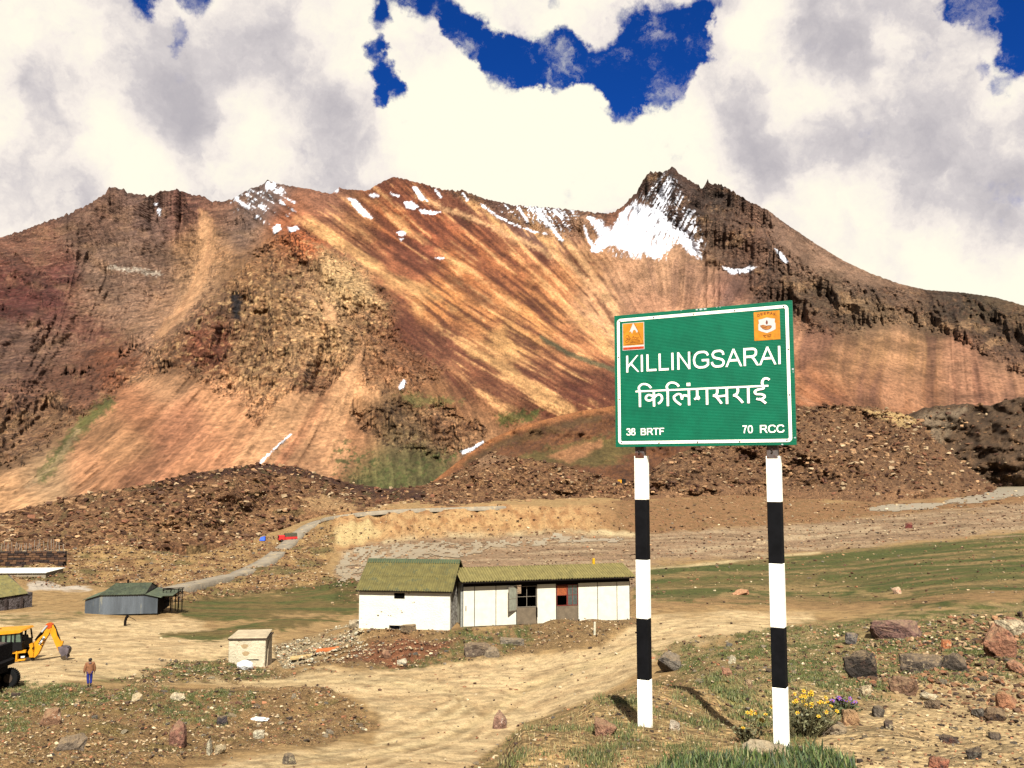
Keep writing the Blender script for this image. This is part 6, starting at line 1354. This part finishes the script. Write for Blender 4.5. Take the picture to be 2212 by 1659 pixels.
sf = empty('stake_fence', (g1.x, yG+1.0, g1.z+wh_-.2), math.radians(2), label='row of thin upright stakes along the top of the dark wall', cat='fence')
stk = MB().beam((0, 0, -.3), (0, 0, 1.), .12).build('stake', mat('grey_stake', A4(170,150,128), .9, .3, 5.), sf); first = True
for k in range(52):
    ob = stk if first else link(bpy.data.objects.new('stake', stk.data), sf); first = False
    ob.location = (-29.5+k*.565+r.uniform(-.15, .15), r.uniform(-.1, .5), 0); ob.scale = (r.uniform(.6, 1.), 1, wh_*.02+r.uniform(1.4, 2.9)); ob.rotation_euler = (r.uniform(-.1, .1), r.uniform(-.12, .12), 0)

# ================================================================ DIGGER, LORRIES
yel_ = mat('digger_yellow', A4(255,168,10), .55, .12, 3., rust=(A4(214,110,20), 2.2, .62)); blk_ = mat('digger_black', A4(24,22,22), .6, .3, 4., spec=.12); tyr = mat('tyre_rubber', (.005, .005, .005), .9, .2, spec=.08); cgl = mat('cab_glass', A4(110,128,104), .15, .4, 1.5, spec=.6); chr_ = mat('ram_rod', A4(236,236,236), .4, .1, metal=.3); bkt = mat('bucket_steel', A4(120,104,104), .6, .4, 2., rust=(A4(40,34,34), 1.5, .5))
yJ = hit(60, 1428, 60).y; jg = W(60, 1428, yJ)
mpp = yJ*math.hypot(1, 0)/F/ (CP)     # metres per picture unit there
def J(u, v, y_=0.): return Vector(((u-60)*mpp, y_, (1428-v)*mpp))
jcb = empty('backhoe_loader', (jg.x, yJ, ground_z(jg.x, yJ)), math.radians(6), label='yellow backhoe loader with its digging arm folded out to the right', cat='digger')
zz = lambda a: .1084*a  # zoom px -> picture units
Z1 = lambda zx, zy, y_=0.: J(zx*.0938, 1348+zy*.0938, y_)
def plate(name, pts, y0_, y1_, m, parent=jcb):
    return MB().prism([tuple(Z1(a, b, y0_)) for a, b in pts], (0, y1_-y0_, 0)).build(name, m, parent)
bm_ = plate('boom', [(770,430),(800,400),(960,260),(1010,100),(1020,30),(1080,15),(1140,60),(1110,170),(1080,260),(1000,400),(930,560),(870,700),(800,770),(740,760),(790,650),(790,560)], -.16, .16, yel_)
plate('boom_plate', [(1005,50),(1070,12),(1140,50),(1130,110),(1060,150),(1010,110)], -.19, .19, mat('digger_red', A4(226,84,10), .6, .2, 3.), bm_)
lb_ = plate('boom_badge', [(895,500),(1005,330),(965,305),(870,470)], -.175, -.162, mat('badge_white', A4(250,246,236), .6, .03), bm_)
# badge letters run along the boom
cu = bpy.data.curves.new('badge_lettering', 'FONT'); cu.body = 'JCB'; cu.size = 1; cu.offset = .03; to = bpy.data.objects.new('t', cu); COL.objects.link(to); bpy.context.view_layer.update()
me = bpy.data.meshes.new_from_object(to.evaluated_get(bpy.context.evaluated_depsgraph_get())); bpy.data.objects.remove(to)
A_ = Z1(893, 488, -.18); B_ = Z1(985, 345, -.18); dv = B_-A_; nv_ = Vector((-dv.z, 0, dv.x)).normalized(); mx_ = max(v.co.x for v in me.vertices)
for v in me.vertices: p_ = A_+dv*(v.co.x/mx_)+nv_*((v.co.y-.35)*dv.length/mx_*1.15); v.co = p_
me.materials.clear(); me.materials.append(blk_); link(bpy.data.objects.new('badge_lettering', me), lb_)
dp_ = plate('dipper_arm', [(1070,130),(1150,60),(1215,170),(1250,300),(1330,430),(1350,520),(1320,630),(1290,640),(1230,520),(1150,340),(1090,220)], -.12, .12, yel_)
plate('dipper_arm_rib', [(1160,60),(1200,110),(1300,360),(1320,430),(1290,430),(1210,230)], -.05, .05, blk_, dp_)
plate('link_plate', [(1290,540),(1330,430),(1385,430),(1370,500),(1345,540)], -.09, .09, yel_, dp_)
bk_ = plate('bucket', [(1290,545),(1400,535),(1490,550),(1535,600),(1530,660),(1500,720),(1470,740),(1480,690),(1440,740),(1390,750),(1330,650)], -.32, .32, bkt)
for k in range(4): MB().beam(Z1(1478, 700, -.28+.18*k), Z1(1500, 790, -.28+.18*k), .06).build('tooth', bkt, bk_)
MB().tube(Z1(800, 400, .0), Z1(985, 160, .0), .09, 10).build('cylinder', blk_, jcb); MB().tube(Z1(930, 215, -.2), Z1(1040, 75, -.2), .07, 10).build('ram_rod', chr_, jcb); MB().tube(Z1(800, 385, -.22), Z1(930, 205, -.22), .055, 8).build('hose', blk_, jcb)
MB().tube(Z1(1100, 240, -.0), Z1(1300, 560, -.0), .05, 8).build('hose', blk_, jcb)
kp = plate('king_post', [(680,470),(750,450),(770,520),(740,570),(780,660),(770,760),(700,760),(660,640),(700,560)], -.25, .25, yel_)
fr_ = plate('rear_frame', [(390,590),(690,560),(690,620),(390,640)], -.9, -.7, yel_); plate('rear_frame', [(390,780),(690,745),(690,780),(390,820)], -.9, -.7, yel_); plate('rear_frame', [(490,580),(525,580),(525,770),(490,770)], -.95, -.68, yel_)
plate('rear_frame', [(390,590),(690,560),(690,780),(390,820)], .5, .6, blk_); plate('number_plate', [(598,690),(680,685),(680,722),(598,728)], -.93, -.91, mat('plate_white', A4(250,248,240), .6, .02))
plate('stabiliser', [(312,545),(330,520),(380,530),(388,860),(350,880),(318,870)], -1.15, -.9, yel_); plate('stabiliser', [(312,545),(330,520),(380,530),(388,860),(350,880),(318,870)], .75, 1.0, yel_)
plate('foot', [(700,760),(770,760),(770,830),(735,835)], -.15, .15, blk_)
rf_ = plate('cab_roof', [(-260,190),(-200,150),(300,130),(590,115),(620,150),(560,180),(450,190),(250,205),(0,215),(-250,225)], -1.1, 1.0, yel_)
cb_ = plate('cab', [(-230,400),(610,380),(625,545),(520,560),(380,600),(-240,620)], -1.0, .9, blk_)
for a, b, c_, d_ in ((-225, -205, 200, 400), (-20, 10, 205, 400), (150, 180, 205, 395), (255, 290, 200, 395), (370, 395, 195, 392), (445, 475, 190, 390)):
    plate('cab_pillar', [(a, c_), (b, c_), (b+6, d_), (a, d_)], -1.0, -.9, blk_, cb_); plate('cab_pillar', [(a, c_), (b, c_), (b+6, d_), (a, d_)], .8, .9, blk_, cb_)
plate('cab_pillar', [(560,180),(585,180),(625,400),(595,400)], -1.0, -.9, blk_, cb_); plate('cab_pillar', [(560,180),(585,180),(625,400),(595,400)], .8, .9, blk_, cb_)
plate('cab_glass', [(-200,215),(445,195),(445,390),(-200,400)], -.96, -.94, cgl, cb_); plate('cab_glass', [(478,192),(562,186),(596,392),(478,392)], -.96, -.94, cgl, cb_)
plate('cab_interior', [(30,300),(560,290),(590,395),(20,400)], -.5, .5, blk_, cb_)
plate('cab_mirror', [(608,355),(640,355),(645,400),(612,405)], -1.15, -1.05, blk_, cb_); MB().tube(Z1(585,180,-1.), Z1(600,185,-1.15), .06, 8).build('work_lamp', blk_, cb_)
MB().tube(Z1(20, 150, 0), Z1(20, 130, 0), .1, 8).build('beacon', blk_, rf_)
plate('body', [(-700,560),(-200,540),(320,560),(380,620),(380,760),(-700,800)], -.6, .5, blk_)
plate('bonnet', [(-760,430),(-240,400),(-240,640),(-760,660)], -.5, .4, yel_)
def wheel(c, r_o, w_, par, ax=(0, 1, 0)):
    ax = Vector(ax); c = Vector(c); t = MB(); n = 28; t.tube(c-ax*w_/2, c+ax*w_/2, r_o, n)
    o = t.build('wheel', tyr, par, bevel=.03); MB().tube(c-ax*(w_/2+.02), c+ax*(w_/2+.02), r_o*.5, 16).build('rim', mat('wheel_rim', A4(84,66,50), .7, .3), o); 
    nb = MB()
    for k in range(n): a = k*2*math.pi/n; d_ = Vector((math.cos(a), 0, math.sin(a))) if abs(ax.y) > .5 else Vector((0, math.cos(a), math.sin(a))); nb.beam(c+d_*r_o*.97-ax*w_*.45, c+d_*r_o*.99+ax*w_*.45, .05, .08)
    nb.build('tread', tyr, o); return o
for yy in (-.95, .85): wheel(Z1(170, 760, yy)+Vector((0, 0, .06)), .72, .42, jcb); wheel(Z1(-620, 800, yy)+Vector((0, 0, .0)), .5, .34, jcb)
# ---- dark tipper lorry cut by the left edge
tp = hit(20, 1492, 40); yT = tp.y; mt = yT/F/CP
def T_(zx, zy, y_=0.): return Vector(((zx*.0938-20)*mt, y_, (1492-(1348+zy*.0938))*mt))
lor = empty('tipper_lorry', (tp.x-.75, yT, ground_z(tp.x, yT)), 0, label='dark tipper lorry, its rear cut by the left edge', cat='lorry')
lm = mat('lorry_body', A4(24,20,19), .9, .35, 2., .2, 6., spec=.08, rust=(A4(60,46,40), 1.4, .58)); lm2 = mat('lorry_rust', A4(120,72,44), .8, .3, 3.)
def lpl(name, pts, y0_, y1_, m, par=lor): return MB().prism([tuple(T_(a, b, y0_)) for a, b in pts], (0, y1_-y0_, 0)).build(name, m, par)
tb = lpl('tipper_body', [(-900,600),(290,560),(300,900),(370,930),(365,1030),(-900,1100)], -1.1, 1.1, lm)
for k in range(11): a = -860+k*108; lpl('body_rib', [(a, 590), (a+26, 588), (a+26, 1050), (a, 1052)], -1.2, -1.1, mat('body_rib', A4(52,48,44), .8, .3, 3.), tb)
lpl('body_rail', [(-900,1040),(350,1015),(350,1045),(-900,1085)], -1.22, -1.1, lm2, tb); lpl('body_rail', [(-900,590),(290,555),(290,580),(-900,620)], -1.22, -1.1, lm, tb)
lpl('load', [(-860,600),(-500,540),(0,545),(250,570),(280,600),(-860,620)], -1.0, 1.0, mat('lorry_load', A4(92,74,62), .95, .4, 2., 1., 4.), tb)
lpl('chassis', [(-900,1100),(350,1040),(350,1160),(-900,1230)], -.5, .5, lm); lpl('tail_lamp', [(360,1190),(420,1165),(425,1210),(365,1235)], -1.0, -.7, lm)
lpl('mudguard', [(195,1120),(260,1060),(350,1060),(350,1090),(270,1100),(215,1160),(205,1340),(190,1340)], -1.2, -.9, mat('mudguard_grey', A4(128,120,112), .7, .2))
for a in (290, 40, -620):
    for yy in (-1.0, 1.0): wheel(T_(a, 1350, yy), .50, .35, lor)
# ---- red lorry far off and a small yellow digger
rdm = mat('lorry_red', A4(232,44,40), .6, .15, 3.); rp = hit(620, 1170, 100); rl = empty('red_lorry', (rp.x, rp.y, rp.z+.1), math.radians(28), label='small red lorry with a dark tarpaulin beside the far road', cat='lorry')
rb = MB().box(-1.2, 1.2, -1.1, 1.1, .6, 2.5).build('cab', rdm, rl, bevel=.1); rb.location = (-2.3, 0, 0)
MB().box(-1.25, -1.0, -.9, .9, 1.5, 2.2).build('windscreen', blk_, rl).location = (-2.3, 0, 0)
MB().box(-1., 3.9, -1.15, 1.15, .8, 1.9).build('cargo_body', rdm, rl)
MB().prism([(-1., -1.2, 1.9), (-1., 1.2, 1.9), (-1., 1.0, 3.0), (-1., 0, 3.3), (-1., -1.0, 3.0)], (4.8, 0, 0)).build('tarpaulin', mat('dark_tarpaulin', A4(84,76,52), .9, .3, 2.), rl)
for a in (-2.4, 1.8, 3.0):
    for b in (-1.05, 1.05): wheel((a, b, .5), .5, .3, rl)
rl.scale = (.78, .78, .78)
bp_ = hit(567, 1168, 100); ob = MB().prism([(-.9, -.6, 0), (.9, -.6, 0), (.6, .2, 1.3), (-.7, .2, 1.1)], (0, 1.2, 0)).build('tarpaulin_bundle', mat('blue_tarpaulin', A4(30,96,220), .6, .2, 3.), None, bevel=.1, loc=bp_); tag(ob, 'small bright blue tarpaulin bundle left of the red lorry', 'bundle')
dg_ = empty('small_digger', W(1341, 1046, 442), 0, label='tiny yellow and black machine on the rubble hill left of the signpost', cat='digger')
MB().box(-1.6, .4, -1, 1, .6, 2.2).build('body', yel_, dg_, bevel=.1); MB().box(.5, 2.4, -1, 1, .5, 2.6).build('cab', blk_, dg_, bevel=.1)
for a in (-1.1, 1.5): wheel((a, -1, .5), .6, .4, dg_); wheel((a, 1, .5), .6, .4, dg_)

# ================================================================ TANK, SACK, PEGS
tk = hit(533, 1439, 50); mk = math.hypot(tk.length, 0)/F
tank = empty('concrete_tank', (tk.x, tk.y, tk.z), math.radians(4), label='old cream concrete tank with a slab lid standing in the open', cat='tank')
ccm = mat('cream_concrete', A4(240,220,180), .9, .18, .7, .5, 5., rust=(A4(176,140,96), 1.1, .58)); cc2 = mat('grey_concrete', A4(216,190,150), .9, .2, 1., .5, 5.)
tw, th_ = 72*mk, 51*mk
MB().prism([(-tw/2, 0, -.6), (tw/2-.05, 0, -.6), (tw/2, 0, th_), (-tw/2-.03, 0, th_-.03)], (0, 2.6, 0)).build('body', ccm, tank, bevel=.05)
MB().box(-tw/2-.08, tw/2+.08, -.08, 2.68, th_, th_+.09).build('lid_shade_strip', mat('lid_shadow_line', A4(90,70,52), .9, .2), tank)  # dark strip in place of the shadow under the lid
MB().prism([(-tw/2-.07, -.07, th_+.09), (tw/2+.07, -.07, th_+.09), (tw/2, 2.5, th_+.28), (-tw/2+.1, 2.5, th_+.25)], (0, 0, .08)).build('lid', cc2, tank, bevel=.03)
MB().prism([(tw/2+.02, .3, -.4), (tw/2+.02, 2.3, -.4), (tw/2+.02, 2.0, th_-.1), (tw/2+.02, .9, th_-.2)], (.05, 0, 0)).build('side_board', cc2, tank)
MB().box(-.1, .9, -.03, .01, .45, .51).build('step_iron', darkm, tank)
for a, b in ((-.2, 1.5), (-.1, .95)): MB().add([(a+math.cos(t)*.28*(1+.2*math.sin(3*t)), -.006, b+math.sin(t)*.18) for t in np.linspace(0, 5.8, 10)], [tuple(range(10))]).build('stain', mat('stain_brown', A4(200,166,118), .9, .2), tank).scale = (1, 1, 1)
sk = hit(530, 1447, 50); V_, F_ = solo_rock('sack', 77, 26, 2, .12); me = np_mesh('sack', V_*np.array([.62, .35, .42]), F_, mat('white_plastic_sack', (.42, .42, .40), .6, .06, 4., .8, 5.), smooth=True)
o = link(bpy.data.objects.new('sack', me)); o.location = sk+Vector((0, -.1, .30)); tag(o, 'crumpled white plastic sack lying against the concrete tank', 'sack')
pm_ = mat('white_peg', A4(226,214,180), .8, .2, 5.)
pg = hit(1284, 1371, 40); o = MB().beam((0, 0, -.3), (.04, 0, 1.0), .16).build('peg', pm_, None, loc=pg); tag(o, 'short pale upright peg in the ground in front of the cabin', 'peg')
lp = hit(270, 1352, 60); ps = empty('leaning_post', lp, 0, label='dark bent post with a guy wire on the dirt in front of the iron shed', cat='post')
k_ = lp.length/F; MB().path([(0, 0, -.2), (0, 0, 8*k_), (.1, 0, 15*k_), (5*k_, 0, 19*k_)], 2.6*k_, 8).build('shaft', darkm, ps); MB().path([(5*k_, 0, 18.5*k_), (17*k_, .5, 9*k_)], .035, 5).build('guy_wire', darkm, ps); MB().path([(1*k_, 0, 2*k_), (12*k_, -.3, 3*k_)], .05, 5).build('guy_wire', darkm, ps)
for (u, v, c, lab) in ((650, 1424, (206,170,110), 'broken board lying on the ground right of the concrete tank'), (706, 1408, (206,110,50), 'orange brown plank end in the rubble right of the tank')):
    b = hit(u, v, 40); o = MB().prism([(-.9, -.15, 0), (.9, -.15, .05), (1., .2, .25), (-.8, .2, .12)], (0, 0, .12)).build('board', mat('board_%d' % u, A4(*c), .9, .2, 4.), None, loc=b); o.rotation_euler = (0, 0, .25); tag(o, lab, 'board')
dbs = hit(560, 1556, 20); o = MB(); r = random.Random(6)
V_, F_ = solo_rock('r', 91, 20, 2, .2); me = np_mesh('plastic_rag', V_*np.array([.55, .22, .12]), F_, mat('white_rag', (.5, .49, .44), .7, .15, 6., .8, 8.)); o = link(bpy.data.objects.new('plastic_rag', me)); o.location = dbs+Vector((0, 0, .08)); tag(o, 'crumpled white rag in the rubble left of the track', 'rag')

# ================================================================ PERSON
def skin(name, verts, edges, radii, m, parent, sub=2):
    me = bpy.data.meshes.new(name); me.from_pydata(verts, edges, []); o = bpy.data.objects.new(name, me); COL.objects.link(o)
    md = o.modifiers.new('s', 'SKIN'); md.use_smooth_shade = True
    lay = me.skin_vertices[0].data
    for i, r_o in enumerate(radii): lay[i].radius = r_o if isinstance(r_o, tuple) else (r_o, r_o)
    lay[0].use_root = True
    sb = o.modifiers.new('u', 'SUBSURF'); sb.levels = sb.render_levels = sub
    bpy.context.view_layer.update(); m2 = bpy.data.meshes.new_from_object(o.evaluated_get(bpy.context.evaluated_depsgraph_get())); bpy.data.objects.remove(o)
    m2.materials.clear(); m2.materials.append(m); q_ = bpy.data.objects.new(name, m2); link(q_, parent); return q_
pp = hit(193, 1502, 40) if False else hit(167.5+25, 1483, 40); pz = ground_z(pp.x, pp.y)
H = (1483-1431)/F*pp.length
per = empty('person', pp, math.atan2(pp.y, pp.x)-math.pi/2, label='person seen from behind walking away, brown hooded jacket and blue trousers', cat='person')
s_ = H/1.72
def sc3(l): return [tuple(c*s_ for c in p) for p in l]
jk = mat('brown_jacket', A4(164,106,66), .9, .2, 8., .3, 12.); tr = mat('blue_trousers', A4(26,38,128), .9, .3, 9.); skn = mat('skin', A4(116,76,56), .6, .1); hr = mat('dark_cap', A4(24,20,24), .8, .2); bt = mat('dark_boots', A4(54,36,32), .8, .2); gl_ = mat('dark_gloves', A4(34,30,28), .8, .2)
# body core with head
skin('body', sc3([(0, 0, .95), (0, 0, 1.2), (0, 0, 1.40), (0, .01, 1.47), (0, .01, 1.57), (0, .01, 1.68), (.17, 0, 1.38), (.24, .02, 1.12), (.27, .06, .88), (.275, .08, .80), (-.17, 0, 1.38), (-.25, -.01, 1.12), (-.30, .0, .88), (-.305, .01, .80), (.09, 0, .90), (.095, .05, .50), (.08, -.04, .12), (-.09, 0, .90), (-.09, -.04, .50), (-.06, -.16, .14), (.08, .08, .06), (-.06, -.06, .06)]),
     [(0, 1), (1, 2), (2, 3), (3, 4), (4, 5), (2, 6), (6, 7), (7, 8), (8, 9), (2, 10), (10, 11), (11, 12), (12, 13), (0, 14), (14, 15), (15, 16), (0, 17), (17, 18), (18, 19), (16, 20), (19, 21)],
     [r*s_ for r in (.13, .13, .12, .06, .10, .095, .06, .045, .035, .03, .06, .045, .035, .03, .075, .055, .04, .075, .055, .04, .035, .035)], skn, per)
skin('jacket', sc3([(0, 0, .70), (0, 0, .95), (0, 0, 1.25), (0, 0, 1.43), (.19, 0, 1.40), (.26, .02, 1.13), (.28, .06, .88), (-.19, 0, 1.40), (-.27, -.01, 1.13), (-.31, 0, .88)]), [(0, 1), (1, 2), (2, 3), (3, 4), (4, 5), (5, 6), (3, 7), (7, 8), (8, 9)],
     [(.23*s_, .16*s_), (.23*s_, .16*s_), (.22*s_, .16*s_), (.14*s_, .11*s_), .10*s_, .09*s_, .075*s_, .10*s_, .09*s_, .075*s_], jk, per)
skin('hood', sc3([(-.09, -.10, 1.46), (0, -.13, 1.42), (.09, -.10, 1.46)]), [(0, 1), (1, 2)], [.055*s_, .07*s_, .055*s_], mat('hood_lining', A4(150,118,104), .9, .2, 10.), per)
skin('trousers', sc3([(0, 0, .90), (.09, 0, .84), (.095, .05, .50), (.08, -.04, .16), (-.09, 0, .84), (-.09, -.04, .50), (-.06, -.15, .19)]), [(0, 1), (1, 2), (2, 3), (0, 4), (4, 5), (5, 6)], [.13*s_, .105*s_, .085*s_, .075*s_, .105*s_, .085*s_, .07*s_], tr, per)
skin('hair', sc3([(0, -.01, 1.52), (0, -.005, 1.62), (0, .0, 1.72)]), [(0, 1), (1, 2)], [.10*s_, .125*s_, .11*s_], hr, per)
for xx, yy in ((.08, -.02), (-.06, -.13)): skin('boot', sc3([(xx, yy-.06, .05), (xx, yy+.06, .045), (xx, yy+.16, .035), (xx, yy-.04, .16)]), [(0, 1), (1, 2), (0, 3)], [.05*s_, .05*s_, .04*s_, .05*s_], bt, per)
for sx, (hx_, hy, hz) in ((1, (.278, .085, .80)), (-1, (-.307, .012, .80))):
    vs = [(hx_, hy, hz+.05), (hx_, hy+.005, hz)]; es = [(0, 1)]; rr = [.03, .038]
    hnd = skin('hand', sc3(vs), es, [q_*s_ for q_ in rr], gl_, per, 1)
    for k, (dx, ln) in enumerate(((-.024, .06), (-.008, .07), (.008, .066), (.024, .052))):
        skin('finger', sc3([(hx_, hy+dx, hz-.02), (hx_-.006*sx, hy+dx+.01, hz-.02-ln*.6), (hx_-.02*sx, hy+dx+.018, hz-.02-ln)]), [(0, 1), (1, 2)], [.011*s_, .010*s_, .008*s_], gl_, hnd, 1)
    skin('thumb', sc3([(hx_, hy+.03, hz+.01), (hx_-.01*sx, hy+.05, hz-.025), (hx_-.02*sx, hy+.055, hz-.05)]), [(0, 1), (1, 2)], [.012*s_, .011*s_, .009*s_], gl_, hnd, 1)
